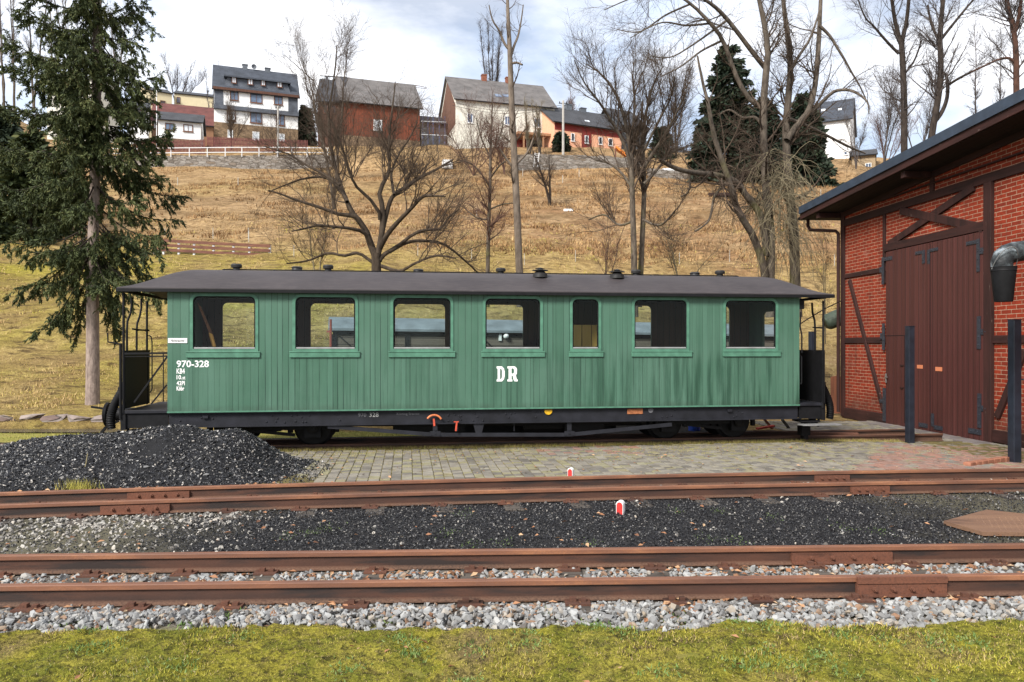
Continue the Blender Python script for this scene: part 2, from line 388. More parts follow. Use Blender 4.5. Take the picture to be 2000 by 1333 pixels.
# ------------------------------------------------------------------ scattered stuff (stones, chips, blades)
def hull_variant(rng, n, flat=(1,.8,.6)):
    bm = bmesh.new()
    for k in range(n):
        d = rng.normal(size=3); d /= np.linalg.norm(d); d *= rng.uniform(.75, 1.0)
        bm.verts.new(Vector(d*np.array(flat)))
    r = bmesh.ops.convex_hull(bm, input=bm.verts)
    bad = [e for e in r['geom_interior'] if isinstance(e, bmesh.types.BMVert)]
    bmesh.ops.delete(bm, geom=bad, context='VERTS'); bmesh.ops.triangulate(bm, faces=bm.faces)
    bm.verts.index_update()
    v = np.array([tuple(q.co) for q in bm.verts]); f = np.array([[q.index for q in t.verts] for t in bm.faces]); bm.free(); return v, f
def rotmats(rng, n, tilt=math.pi):
    a = rng.uniform(0, 2*math.pi, n); b = rng.uniform(-tilt, tilt, n); c = rng.uniform(-tilt, tilt, n)
    def rz(t): z=np.zeros_like(t); o=np.ones_like(t); return np.stack([np.cos(t),-np.sin(t),z,np.sin(t),np.cos(t),z,z,z,o],1).reshape(-1,3,3)
    def rx(t): z=np.zeros_like(t); o=np.ones_like(t); return np.stack([o,z,z,z,np.cos(t),-np.sin(t),z,np.sin(t),np.cos(t)],1).reshape(-1,3,3)
    return rz(a) @ rx(b) @ rz(c)
def scatter(name, variants, pos, size, rng, m, tilt=math.pi, attr=None, kind='stuff', **kw):
    n = len(pos); which = rng.integers(0, len(variants), n); RM = rotmats(rng, n, tilt)
    attr = rng.random(n) if attr is None else attr
    V, F, A = [], [], []; o = 0
    for k, (vv, ff) in enumerate(variants):
        ix = np.nonzero(which == k)[0]
        if not len(ix): continue
        w = np.einsum('nij,vj->nvi', RM[ix], vv)*size[ix][:,None,None]+pos[ix][:,None,:]
        V.append(w.reshape(-1,3)); F.append((ff[None]+(np.arange(len(ix))*len(vv))[:,None,None]+o).reshape(-1,3)); A.append(np.repeat(attr[ix], len(vv))); o += len(ix)*len(vv)
    return link(name, npmesh(name, np.concatenate(V), np.concatenate(F), np.concatenate(A)), m, kind=kind, **kw)
def blades(name, pos, hgt, wid, rng, m, lean=.6, attr=None, kind='stuff', normal_up=1.0, per=1, parent=None, **kw):
    if per > 1:
        pos = np.repeat(pos, per, 0)+np.concatenate([rng.normal(size=(len(pos)*per,2))*np.repeat(hgt,per)[:,None]*.35, np.zeros((len(pos)*per,1))], 1)
        hgt = np.repeat(hgt, per)*rng.uniform(.5,1.1,len(pos)); wid = np.repeat(wid, per)
        if attr is not None: attr = np.clip(np.repeat(attr, per)+rng.normal(size=len(pos))*.06, 0, 1)
    n = len(pos); attr = rng.random(n) if attr is None else attr
    a = rng.uniform(0, 2*math.pi, n); sd = np.stack([np.cos(a), np.sin(a), np.zeros(n)], 1)*wid[:,None]*.5
    b = rng.uniform(0, 2*math.pi, n); ln = np.abs(rng.normal(size=n))*lean
    tip = np.stack([np.cos(b)*ln, np.sin(b)*ln, np.full(n, normal_up)], 1); tip /= np.linalg.norm(tip, axis=1)[:,None]
    V = np.stack([pos-sd, pos+sd, pos+tip*hgt[:,None]], 1).reshape(-1,3)
    return link(name, npmesh(name, V, np.arange(3*n).reshape(-1,3), np.repeat(attr, 3)), m, parent=parent, kind=kind, **kw)

rng = np.random.default_rng(7)
ROCK = [hull_variant(rng, 13) for _ in range(14)]
CHIP = [hull_variant(rng, 7, (1,.75,.45)) for _ in range(10)]
M_STONE = by_attr('ballast_stone', [(0,(.10,.09,.08)),(.15,(.185,.185,.185)),(.5,(.265,.27,.268)),(.78,(.36,.365,.36)),(.9,(.31,.26,.20)),(1,(.22,.115,.065))], .85, .25, 9)
M_COAL = by_attr('coal_chips', [(0,(.006,.006,.008)),(.66,(.016,.016,.019)),(.86,(.06,.058,.057)),(.95,(.17,.16,.145)),(1,(.34,.31,.27))], .42, .5)
def pts(n, x0, x1, ylo, yhi, z):
    x = rng.uniform(x0, x1, n); lo = ylo(x) if callable(ylo) else np.full(n, ylo); hi = yhi(x) if callable(yhi) else np.full(n, yhi)
    y = lo+(hi-lo)*rng.random(n); return np.stack([x, y, np.full(n, z)], 1)
# ballast: in front of the near rail, and between the near rails
edge = lambda x: 4.71-.10*np.clip(-x-.6,0,4)+.15*fbm(x*1.3, x*0, 3)
a = pts(13500, -6, 6.5, edge, lambda x: yB(x)-.05, -.14); a[:,2] += rng.uniform(0,.035,len(a))*sstep(4.66,4.8,a[:,1]-.034*a[:,0])*(1-.6*sstep(4.9,5.05,a[:,1]-.034*a[:,0]))-.018*sstep(4.88,5.05,a[:,1]-.034*a[:,0])
keep = ~((a[:,0] < -2.0) & (fbm(a[:,0]*1.2, a[:,1]*1.6, 8) > .0) & (a[:,1] < 5.0)); a = a[keep]
b = pts(9000, -6, 6.5, lambda x: yB(x)+.10, lambda x: yA(x)-.10, -.155); b[:,2] += rng.uniform(0,.025,len(b))
sl = np.array([-4.6,-3.86,-3.17,-2.48,-1.87,-1.04,-.28,.44,1.11,1.69,2.37,3.13,3.85,4.55,5.25])
def off_sleeper(p, d):
    near = np.abs(p[:,0][:,None]-sl[None]).min(1); return p[(near > d) | (rng.random(len(p)) < .16)]
a = a[~((np.abs(a[:,0][:,None]-sl[None]).min(1) < .095)&(a[:,1] > yB(a[:,0])-.36)&(rng.random(len(a)) > np.where(a[:,1] > yB(a[:,0])-.2, .08, .40)))]; b = off_sleeper(b, .085)
pp = np.concatenate([a, b]); sz = np.clip(rng.lognormal(-3.82, .40, len(pp)), .010, .046)
at = rng.random(len(pp)); bx = np.arange(len(pp)) >= len(a); at[bx] = np.clip(at[bx]+rng.uniform(0,.22,bx.sum()), 0, 1)
scatter('ballast', ROCK, pp, sz, rng, M_STONE, attr=at, label='grey crushed stone ballast around the two nearest rails', category='ballast')
# coal grit between the tracks
d = pts(62000, -6.5, 7, lambda x: yA(x)+.06, lambda x: yD(x)-.10, -.143); d[:,2] += rng.uniform(0,.02,len(d))+.02*fbm(d[:,0]*2, d[:,1]*2, 4)
lf = sstep(-2.2, -3.6, d[:,0]+1.3*fbm(d[:,0], d[:,1], 12)+.5*(d[:,1]-7)); rf = sstep(3.6, 5.2, d[:,0]+fbm(d[:,0], d[:,1], 13))
keep = rng.random(len(d)) > .75*lf+.45*rf; d = d[keep]; lf = lf[keep]
at = rng.random(len(d))**1.15*.97; at = np.clip(at+.10*(rng.random(len(d)) < .03), 0, 1)
scatter('coal_grit', CHIP, d, rng.uniform(.006,.017,len(d)), rng, M_COAL, attr=at, label='black coal grit spread over the ground between the tracks', category='coal')
e = pts(5200, -7, -1.6, lambda x: yA(x)+.1, lambda x: yD(x)-.08, -.14)
q = sstep(-1.6, -3.6, e[:,0]+1.5*fbm(e[:,0]*1.2, e[:,1]*1.2, 12)-.55*(e[:,1]-7.4)); q *= .35+.65*sstep(6.6,7.4,e[:,1]-.13*e[:,0]-.5); e = e[rng.random(len(e)) < q*.85]
f_ = pts(110, -2, 7, lambda x: yA(x)+.1, lambda x: yD(x)-.08, -.135); g_ = pts(450, -6, 7, lambda x: yC(x)-.66, lambda x: yC(x)-.08, -.13)
e = np.concatenate([e, f_, g_]); scatter('loose_stones', ROCK, e, rng.uniform(.012,.034,len(e)), rng, by_attr('pale_stone', [(0,(.12,.11,.10)),(.4,(.27,.26,.24)),(.8,(.42,.40,.36)),(1,(.5,.46,.4))], .85, .25, 6), label='pale loose stones strewn over the coal grit', category='stones')

# ------------------------------------------------------------------ mossy lawn in the foreground
def mk_lawn():
    m = Mt('moss', .95, .1); n0 = m.noise(1.3, 5, m.pos, .6); n1 = m.noise(9, 5, m.pos, .7); n2 = m.noise(60, 4, m.pos, .7)
    c = m.ramp(n0, [(.30,(.27,.20,.09)),(.43,(.33,.29,.04)),(.52,(.18,.185,.026)),(.60,(.37,.32,.055)),(.68,(.20,.195,.035)),(.78,(.30,.22,.10))])
    c = m.mix(m.ramp(n1, [(.55,0.0),(.68,.7)]), c, (.085,.065,.03)); c = m.mix(m.ramp(m.noise(22, 4, m.pos, .7), [(.36,.8),(.52,0.0)]), c, (.04,.035,.015)); c = m.mix(m.ramp(n2, [(.38,.75),(.6,0.0)]), c, m.mix(1.0, c, (.28,.3,.25), 'MULTIPLY'))
    m.col(c); m.bump(m.math('ADD', n2, m.math('MULTIPLY', n1, .7)), .9, .03); return m.m
def lawn_z(X, Y):
    e = 4.73-.10*np.clip(-X-.6,0,4)+.16*fbm(X*1.3, X*0, 3)
    return -.125+.028*fbm(X*4, Y*4, 21)+.032*fbm(X*15, Y*15, 22, 2)-.08*sstep(-.06, .12, Y-e)-.004*np.clip(4-Y, 0, 3)
grid('lawn', np.arange(-6, 6.6, .03), np.arange(2.2, 5.1, .025), lawn_z, mk_lawn())
M_BLADE = by_attr('grass_blade', [(0,(.05,.035,.018)),(.14,(.13,.09,.04)),(.24,(.40,.30,.15)),(.36,(.40,.35,.055)),(.48,(.30,.285,.035)),(.58,(.10,.11,.02)),(.68,(.29,.26,.04)),(.80,(.14,.16,.03)),(.9,(.10,.16,.05)),(1,(.46,.37,.21))], .8, .2)
n = 150000; x = rng.uniform(-4.2, 4.6, n); y = 2.9+(1.9+.03*x)*rng.random(n); z = lawn_z(x, y)
k = (z > -.17); x, y, z = x[k], y[k], z[k]
patch = fbm(x*1.3, y*1.8, 31)*.50+fbm(x*6, y*8, 32)*.42; at = np.clip(.46+patch+rng.normal(size=len(x))*.19, 0, 1)
hg = rng.uniform(.006,.017,len(x))*(1+.9*sstep(.10,.35,fbm(x*2.2,y*2.2,33)))
blades('grass', np.stack([x,y,z-.003],1), hg, hg*.22+.0012, rng, M_BLADE, lean=1.3, attr=at, label='short mossy yellow-green grass along the bottom edge', category='grass')
# low leafy weeds in the lawn and the ballast
n = 3600; cx_, cy_ = rng.uniform(-3.4,3.9,46), rng.uniform(3.7,4.95,46); w = rng.integers(0, 46, n)
x = cx_[w]+rng.normal(size=n)*.05; y = cy_[w]+rng.normal(size=n)*.05
blades('weeds', np.stack([x,y,np.maximum(lawn_z(x,y),-.135)],1), rng.uniform(.012,.035,n), rng.uniform(.006,.014,n), rng, by_attr('weed', [(0,(.07,.13,.03)),(.6,(.13,.20,.05)),(1,(.20,.25,.09))], .7, .3), lean=1.6, label='small fresh green weeds in the moss and ballast', category='weeds')

# ------------------------------------------------------------------ fallen leaves
def leaves(name, pos, size, m, **kw):
    n = len(pos); RM = rotmats(rng, n, .7); base = np.array([[-1,0,0],[-.2,.5,.22],[1,0,.05],[-.1,-.5,.28]])
    V = np.einsum('nij,vj->nvi', RM, base)*size[:,None,None]+pos[:,None,:]
    f = (np.array([[0,1,2],[0,2,3]])[None]+(np.arange(n)*4)[:,None,None]).reshape(-1,3)
    return link(name, npmesh(name, V.reshape(-1,3), f, np.repeat(rng.random(n), 4)), m, kind='stuff', **kw)
l1 = pts(900, -6, 6.5, lambda x: yB(x)+.1, lambda x: yA(x)-.1, -.122); l2 = pts(420, -6, 6.5, lambda x: yB(x)-.35, lambda x: yB(x)-.05, -.125)
l3 = pts(420, -6.5, -2.9, lambda x: yC(x)+.1, lambda x: yC(x)+.75, -.11); l4 = pts(70, -6, 6, 3.5, 4.7, -.105); l5 = pts(180, -6, 6, lambda x: yA(x)+.08, lambda x: yD(x)-.1, -.11); l6 = pts(200,-3,7,lambda x: yC(x)+.2, lambda x: yC(x)+3, -.100)
lp = np.concatenate([l1,l2,l3,l4,l5,l6])
leaves('fallen_leaves', lp, rng.uniform(.014,.036,len(lp)), by_attr('dead_leaf', [(0,(.12,.055,.03)),(.5,(.27,.125,.06)),(.8,(.38,.21,.11)),(1,(.45,.33,.2))], .7, .3), label='brown fallen leaves caught along the rails', category='leaves')

# ------------------------------------------------------------------ tracks
M_RUST = mk_rust('rail_rust', (.155,.060,.034), (.105,.045,.029), (.05,.026,.019))
def mk_railmat():
    m = Mt('rail_steel', .62, .4); x, y, z = m.xyz(m.pos)
    a = m.noise(2.2, 6, m.map(m.pos, (.5,3,3)), .65); b = m.noise(70, 3, m.pos); blot = m.noise(.9, 5, m.map(m.pos, (1,3,9)), .6)
    col = m.ramp(a, [(.3,(.034,.020,.016)),(.62,(.086,.038,.024))]); col = m.mix(m.ramp(b, [(.45,0.0),(.7,.5)]), col, (.055,.028,.02))
    col = m.mix(m.ramp(blot, [(.50,0.0),(.60,.85)]), col, (.020,.016,.015))
    col = m.mix(m.math('MULTIPLY', m.ramp(m.math('ADD', m.math('MULTIPLY', z, -10), 0.0), [(.0,0.0),(.0001,0.0)]) if False else m.ramp(m.math('MULTIPLY', z, -5), [(.54,0.0),(.60,.8),(.80,.8),(.86,0.0)]), m.ramp(b, [(.35,.3),(.6,1.0)])), col, (.15,.085,.055))
    top = m.ramp(m.math('ADD', m.math('MULTIPLY', z, 10), 1.0), [(.55,0.0),(.72,1.0)])
    hd = m.ramp(a, [(.3,(.10,.046,.030)),(.52,(.19,.080,.042)),(.70,(.34,.15,.070))]); col = m.mix(top, col, m.mix(m.ramp(b,[(.4,0.0),(.75,.5)]), hd, (.14,.07,.05)))
    m.col(col); m.bump(b, .35, .003); return m.m
M_RAIL = mk_railmat(); M_DKRUST = mk_rust('plate_rust', (.12,.05,.03), (.07,.034,.024), (.035,.022,.018))
M_SLEEP = mk_wood('sleeper_wood', (.10,.085,.07), (.03,.025,.022), (1.2,14,14), .9)
PROF = [(-.026,0),(.026,0),(.029,-.004),(.029,-.034),(.010,-.044),(.008,-.112),(.050,-.126),(.050,-.135),(-.050,-.135),(-.050,-.126),(-.008,-.112),(-.010,-.044),(-.029,-.034),(-.029,-.004)]
def rail_mesh(pl):
    mb = MB(); n = len(PROF); m_ = len(pl)
    for i, p in enumerate(pl):
        a, b = Vector(pl[max(i-1,0)]), Vector(pl[min(i+1,m_-1)]); t = (b-a).normalized(); s = Vector((-t.y, t.x, 0)).normalized()
        mb.v += [tuple(Vector(p)+s*q+Vector((0,0,h))) for q, h in PROF]
    mb.f += [(i*n+k, i*n+(k+1)%n, (i+1)*n+(k+1)%n, (i+1)*n+k) for i in range(m_-1) for k in range(n)]
    mb.f += [tuple(range(n)), tuple(range((m_-1)*n, m_*n))[::-1]]
    return mb
def fish(mb, fy, x0, x1, side=-1, nb=4, hood=False):
    """joint bar with bolts on the camera side of a rail given by fy(x)"""
    s = lambda x, o: (x, fy(x)+side*o)
    A, B = s(x0,.026), s(x1,.026)
    mb.bar((*A,-.080), (*B,-.080), .030, .066)
    mb.bar((*s(x0,.05),-.120), (*s(x1,.05),-.120), .05, .014)
    for k in range(nb):
        x = x0+(x1-x0)*((k+.9)/(nb+.8)); c = s(x,.04)
        mb.lathe([(.019,0),(.019,.014*side),(.011,.015*side),(.011,.034*side),(.0,.035*side)][:4], (c[0], c[1], -.080), 6, 'y')
    if hood: mb.bar((*s(x0,.035),-.02), (*s(x1,.035),-.02), .03, .045)
def track(name, label, fa, fb, x0, x1, z, sleepers, fishes, slen=1.5, plates=True):
    t = empty(name, (0, fa((x0+x1)/2)*.5+fb((x0+x1)/2)*.5, z-.135)); setp(t, label, 'railway track'); t.location = (0,0,0)
    xs = np.linspace(x0, x1, 40)
    for f, nm, fs in ((fa,'rail',fishes[0]),(fb,'rail',fishes[1])):
        r = obj(nm, rail_mesh([(x, float(f(x)), z) for x in xs]), M_RAIL, t)
        for q in fs:
            mb = MB(); fish(mb, f, *q[:2], hood=len(q) > 2); obj('fishplate', mb, M_RUST, r)
    for x in sleepers:
        ya, yb = float(fa(x)), float(fb(x)); sl_ = (fa(x+.5)-fa(x-.5)); dx = -sl_
        c = Vector((x, (ya+yb)/2, z-.137-.06)); d = Vector((dx+random.uniform(-.03,.03), 1, 0)).normalized()
        mb = MB(); mb.bar(c-d*slen/2, c+d*slen/2, .20, .12); s = obj('sleeper', mb, M_SLEEP, t, bevel=.012)
        if plates:
            for yy in (ya, yb):
                mb = MB(); mb.box(x-.085, x+.085, yy-.15, yy+.15, z-.1365, z-.1250+.002)
                for dy in (-.085, .085):
                    mb.box(x-.022-.03, x+.022-.03, yy+dy-.018, yy+dy+.018, z-.125, z-.098); mb.box(x-.018+.04, x+.018+.04, yy+dy-.018, yy+dy+.018, z-.125, z-.105)
                obj('tie_plate', mb, M_DKRUST, s)
    return t
random.seed(3)
tpx = lambda px, Y: (px-CX)/FP*Y
track('railway_track', 'nearest rusty railway track in grey ballast beside the mossy grass', yB, yA, -9, 9, 0, sl,
      [[(tpx(1668,5.26), tpx(1845,5.26), 1)], [(tpx(1545,6.0), tpx(1745,6.0))]])
track('railway_track', 'curving rusty railway track between the coal grit and the paved yard', yD, yC, -11, 11, 0, np.arange(-6.6, 8.5, .72)+.05,
      [[(tpx(185,7.62), tpx(318,7.68)), (tpx(1665,8.75), tpx(1740,8.8))], [(tpx(238,8.3), tpx(360,8.4)), (tpx(1588,9.6), tpx(1657,9.62))]])
# ------------------------------------------------------------------ carriage
FC = Fr(-5.275, 11.6, math.atan2(.1357, .9907)); RZ = -.035        # its own rails
W = 1.9; LB = 10.3; UL, UR = FC.u(240), FC.u(1608)
def cz(px, py, v=0): return FC.z(px, py, v)-RZ
M_GREEN = mk_green(); M_TRIM = plain('green_trim', (.070,.178,.120), .45, .25, 8, .35)
M_BLACK = plain('black_iron', (.0065,.0065,.0075), .6, .35, 12, .2); M_FRAME = plain('frame_paint', (.013,.0135,.018), .55, .4, 5, .28, bump=.2, bd=.004)
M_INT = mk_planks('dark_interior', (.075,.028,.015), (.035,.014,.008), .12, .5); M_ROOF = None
def mk_croof():
    m = Mt('carriage_roof', .62, .4); a = m.noise(1.6, 5, m.map(m.oc, (.5,1,1))); b = m.noise(1.0, 6, m.map(m.oc, (5,40,40)), .65)
    c = m.ramp(a, [(.3,(.026,.021,.023)),(.7,(.048,.040,.042))]); c = m.mix(m.ramp(b, [(.45,0.0),(.7,.5)]), c, (.075,.062,.06))
    c = m.mix(m.ramp(m.noise(45, 3), [(.68,0.0),(.75,.5)]), c, (.14,.12,.11)); m.col(c); m.bump(b, .35, .006); return m.m
M_ROOF = mk_croof()
M_GLASS = glass('window_glass'); M_ALU = plain('silver_rail', (.42,.42,.42), .35, .2, 8, .5, .6)
car = empty('railway_carriage', (FC.ox, FC.oy, RZ), FC.ang, label='green wooden narrow-gauge passenger carriage with seven windows and dark arched roof', category='railway carriage')
ZB, ZT = .60, 2.455; WT, WBm = 2.385, 1.57
WPX = [(377,499),(577,694),(768,880),(948,1055),(1118,1169),(1239,1341),(1417,1515)]
SPX = [(364,508),(566,703),(759,889),(940,1064),(1111,1178),(1233,1351),(1411,1524)]
WU = [(FC.u(a), FC.u(b)) for a, b in WPX]
def rrect(x0, x1, z0, z1, rt, rb=.02, n=6):
    o = []
    for cx, cz_, r, a0 in ((x1-rb,z0+rb,rb,-90),(x1-rt,z1-rt,rt,0),(x0+rt,z1-rt,rt,90),(x0+rb,z0+rb,rb,180)):
        for k in range(n+1):
            a = R_(a0+90*k/n); o.append((cx+r*math.cos(a), cz_+r*math.sin(a)))
    return o
rect = lambda x0,x1,z0,z1: [(x0,z0),(x1,z0),(x1,z1),(x0,z1)]
holes = [rrect(a, b, WBm, WT, .085) for a, b in WU]
mb = MB(); mb.prism(rect(0, LB, ZB, ZT), 0, .035, holes)
body = obj('body', mb, M_GREEN, car)
mb = MB(); mb.prism(rect(0, LB, ZB, ZT), W-.035, W, [h for i, h in enumerate(holes) if i != 4]); obj('far_wall', mb, M_GREEN, car)
u0, u1 = FC.u(233), FC.u(1623); ua = FC.u(392, .9); ub = FC.u(1478, .9); V0 = -.10; V1 = W+.10
def roof_z(u, t):   # t 0..1 across
    e = min(1, max(0, min((u-u0)/(ua-u0), (u1-u)/(u1-ub)))); e = math.sin(e*math.pi/2)**1.15
    return 2.458+(.070+.300*e)*(1-abs(2*t-1)**2.15)
def arch(va, vb, u): return [(va,ZB),(vb,ZB)]+[(v, roof_z(u,(v-V0)/(V1-V0))-.006) for v in np.linspace(vb, va, 9)]
# end walls with a door opening, inner linings, partitions, floor
for x, nm in ((0.0,'end_wall'),(LB-.04,'end_wall')):
    mb = MB(); mb.prism(arch(.036, W-.036, x), 0, .04, [rrect(.62, 1.28, 1.45, 2.25, .08)]); o = obj(nm, mb, M_GREEN, car)
    o.data.transform(Matrix(((0,1,0,x),(1,0,0,0),(0,0,1,0),(0,0,0,1)))); o.data.flip_normals()
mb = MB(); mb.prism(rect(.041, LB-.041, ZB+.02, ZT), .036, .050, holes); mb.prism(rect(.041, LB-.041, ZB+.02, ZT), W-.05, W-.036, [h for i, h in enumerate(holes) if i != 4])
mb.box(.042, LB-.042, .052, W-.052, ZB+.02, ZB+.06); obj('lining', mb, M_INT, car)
for px, v0_ in ((1087,.055),(1210,.9)):
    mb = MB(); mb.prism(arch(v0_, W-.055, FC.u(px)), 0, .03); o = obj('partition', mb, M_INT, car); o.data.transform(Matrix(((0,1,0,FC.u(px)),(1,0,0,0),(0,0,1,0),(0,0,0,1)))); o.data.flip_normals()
mb = MB(); u0, u1 = FC.u(1090), FC.u(1208); mb.box(u0+.02, u1-.01, .62, .66, ZB+.07, 1.98); obj('panelling', mb, mk_planks('ochre_panel', (.80,.48,.12), (.55,.30,.07), .17, .5), car)
for k in range(8):   # slatted benches
    u = .55+k*1.18
    if 6.1 < u < 7.7: continue
    mb = MB(); mb.box(u, u+.42, .07, .78, ZB+.44, ZB+.48); mb.box(u, u+.42, 1.15, W-.07, ZB+.44, ZB+.48)
    for y0, y1 in ((.07,.78),(1.15,W-.07)): mb.box(u+.40, u+.44, y0, y1, ZB+.48, 1.50); mb.box(u+.05,u+.1,y0+.05,y0+.1,ZB+.06,ZB+.44); mb.box(u+.32,u+.37,y0+.05,y0+.1,ZB+.06,ZB+.44)
    obj('bench', mb, mk_wood('bench_wood', (.14,.06,.025), (.07,.03,.013), (2,8,8), .5) if k == 0 else bpy.data.materials['bench_wood'], car)
for i, (a, b) in enumerate(WU):
    mb = MB(); mb.prism(rrect(a-.045, b+.045, WBm-.045, WT+.045, .12), -.014, .002, [rrect(a, b, WBm, WT, .085)])
    w = obj('window', mb, M_TRIM, car, bevel=.004)
    mb = MB(); mb.prism(rrect(a, b, WBm, WT, .085), .010, .022, [rrect(a+.022, b-.022, WBm+.035, WT-.022, .07)]); obj('sash', mb, M_BLACK, w)
    mb = MB(); mb.box(a+.012, b-.012, .000, .009, WBm+.006, WBm+.028); obj('sash_rail', mb, M_ALU, w)
    mb = MB(); mb.box(a+.015, b-.015, .014, .018, WBm+.02, WT-.015); obj('pane', mb, M_GLASS, w)
    s0, s1 = FC.u(SPX[i][0]), FC.u(SPX[i][1]); mb = MB(); mb.box(s0, s1, -.026, -.001, 1.438, 1.530); mb.box(s0-.004, s1+.004, -.034, -.0262, 1.530-.014, 1.534); obj('sill', mb, M_TRIM, w, bevel=.004)
    if i != 4:
        mb = MB(); mb.box(a+.01, b-.01, W-.022, W-.016, WBm+.01, WT-.01); obj('far_pane', mb, M_GLASS, car)
mb = MB(); mb.box(-.004, LB+.004, -.012, -.001, ZB-.008, ZB+.014); obj('lower_moulding', mb, M_TRIM, car)
# roof: arched, the crown dropping towards both platform ends
u0, u1 = FC.u(233), FC.u(1623)
US = list(np.linspace(u0, ua, 10))+list(np.linspace(ua, ub, 12))[1:-1]+list(np.linspace(ub, u1, 10)); NT_ = 22
mb = MB()
for lay in (0, 1):
    for u in US:
        for k in range(NT_+1):
            t = k/NT_; mb.v.append((u, V0+(V1-V0)*t, roof_z(u, t)+(.045 if lay == 0 else 0.0)))
n1 = NT_+1; nn = len(US)*n1
for i in range(len(US)-1):
    for k in range(NT_):
        a = i*n1+k; mb.f.append((a, a+1, a+n1+1, a+n1)); mb.f.append((a+nn, a+n1+nn, a+n1+1+nn, a+1+nn))
    for k in (0, NT_): a = i*n1+k; mb.f.append((a, a+n1, a+n1+nn, a+nn))
for i in (0, len(US)-1):
    for k in range(NT_): a = i*n1+k; mb.f.append((a, a+1, a+1+nn, a+nn))
roof = obj('roof', mb, M_ROOF, car, smooth=True, sharp=40)
mb = MB(); mb.box(u0-.004, u1+.004, V0-.014, V0-.001, 2.440, 2.487); mb.box(u0-.004, u1+.004, V1+.001, V1+.014, 2.440, 2.487); mb.box(u0-.014, u0-.0045, V0, V1, 2.445, 2.495); mb.box(u1+.0045, u1+.014, V0, V1, 2.445, 2.495); obj('gutter', mb, M_BLACK, roof)
mb = MB(); mb.tube([(ua+.35, .95, roof_z(3,.5)+.065), (ub-.35, .95, roof_z(3,.5)+.065)], .010, 6)
for k in range(12): uu = ua+.35+(ub-ua-.7)*k/11; mb.box(uu-.015, uu+.015, .93, .97, roof_z(3,.5)+.03, roof_z(3,.5)+.065)
obj('roof_rail', mb, M_BLACK, roof)
for px, py0, py1, v, kind in [(462,517,531,.85,0),(580,521,533,1.25,1),(641,518,534,.85,0),(817,526,538,1.25,1),(978,526,540,.95,0),(1055,523,548,.42,2),(1205,526,550,.42,2),(1242,530,544,.95,0),(1357,532,545,1.25,1),(1406,530,546,.8,0)]:
    u = FC.u(px, v); t = (v-V0)/(V1-V0); zb = roof_z(u, t)+.03; zt = cz(px, py0, v); h = max(zt-zb, .12); mb = MB()
    if kind == 0: pr = [(.075,0),(.055,.02),(.055,h*.45),(.085,h*.5),(.09,h*.8),(.075,h)]
    elif kind == 1: pr = [(.15,0),(.15,h*.2),(.10,h*.35),(.085,h*.8),(.10,h*.85),(.07,h)]
    else: pr = [(.125,0),(.12,h*.35),(.07,h*.62),(.055,h*.66),(.14,h*.68),(.13,h*.74),(.05,h*.78),(.05,h*.86),(.09,h*.88),(.03,h*.97),(.01,h)]
    obj('roof_vent', mb.lathe(pr, (u, v, zb), 18), plain('vent_iron', (.022,.021,.021), .5, .3, 9) if 'vent_iron' not in bpy.data.materials else bpy.data.materials['vent_iron'], roof, smooth=True, sharp=35)
# underframe
mb = MB()
for v in (.06, W-.12):
    mb.box(0, LB, v, v+.012, .36, .585); mb.box(0, LB, v-.045, v-.0005, .36, .375); mb.box(0, LB, v-.045, v-.0005, .572, .586)
for k in range(9): x = .3+k*1.2; mb.box(x, x+.08, .075, W-.125, .42, .56)
fr = obj('underframe', mb, M_FRAME, car)
mb = MB(); rr = random.Random(5)
for px0, px1, n in ((350,420,5),(520,560,5),(570,605,8),(655,665,3),(875,945,16),(985,1010,4),(1045,1060,4),(1290,1330,4),(1430,1450,4)):
    for k in range(n):
        px = px0+(px1-px0)*rr.random(); mb.lathe([(.014,0),(.013,-.008),(.006,-.013)], (FC.u(px,.06), .06, .40+.14*rr.random()), 8, 'y')
obj('rivets', mb, M_FRAME, fr)
TR = .05
def tp(px, py): return (FC.u(px, TR), TR, cz(px, py, TR))
mb = MB()
for a, b in ((tp(640,832),tp(850,848)),(tp(850,848),tp(1112,848)),(tp(1112,848),tp(1312,828))): mb.bar((a[0],a[1],a[2]-.012), (b[0],b[1],b[2]-.012), .012, .062)
for px in (850, 1112): a = tp(px, 843); mb.bar((a[0],TR+.008,a[2]), (a[0],TR+.008,.36), .01, .075, (1,0,0)); mb.box(a[0]-.085, a[0]+.085, TR-.012, TR-.007, a[2]-.07, a[2]+.005)
for px, py in ((842,849),(850,846),(859,849),(850,839),(1104,849),(1112,846),(1121,849),(1112,839)): a = tp(px, py); mb.lathe([(.013,0),(.011,-.014)], (a[0], TR-.012, a[2]-.01), 8, 'y')
a = tp(935, 846); mb.prism([(a[0]-.05,a[2]),(a[0]+.05,a[2]),(a[0]+.09,.36),(a[0]-.09,.36)], TR-.004, TR+.004)
for px in (890, 1001): a = tp(px, 843); mb.bar((a[0]+.03,TR+.03,a[2]), (a[0]+.03,TR+.03,.36), .012, .012)
obj('truss_rod', mb, M_FRAME, car)
mb = MB(); mb.box(3.4, 4.6, .55, 1.3, .17, .36); mb.lathe([(.16,0),(.17,.02),(.17,.9),(.16,.92)], (5.6, .75, .26), 16, 'x'); mb.box(4.3, 7.4, 1.2, 1.75, .06, .36); mb.box(6.3, 7.0, .5, 1.1, .12, .36); mb.tube([(2.9,.6,.3),(8,.6,.24)], .02, 6); mb.tube([(2.2,.4,.33),(7.7,.4,.31)], .025, 6); obj('brake_gear_and_dark_fill', mb, M_BLACK, car)  # brake gear, plus boxes added to darken the gap below the floor
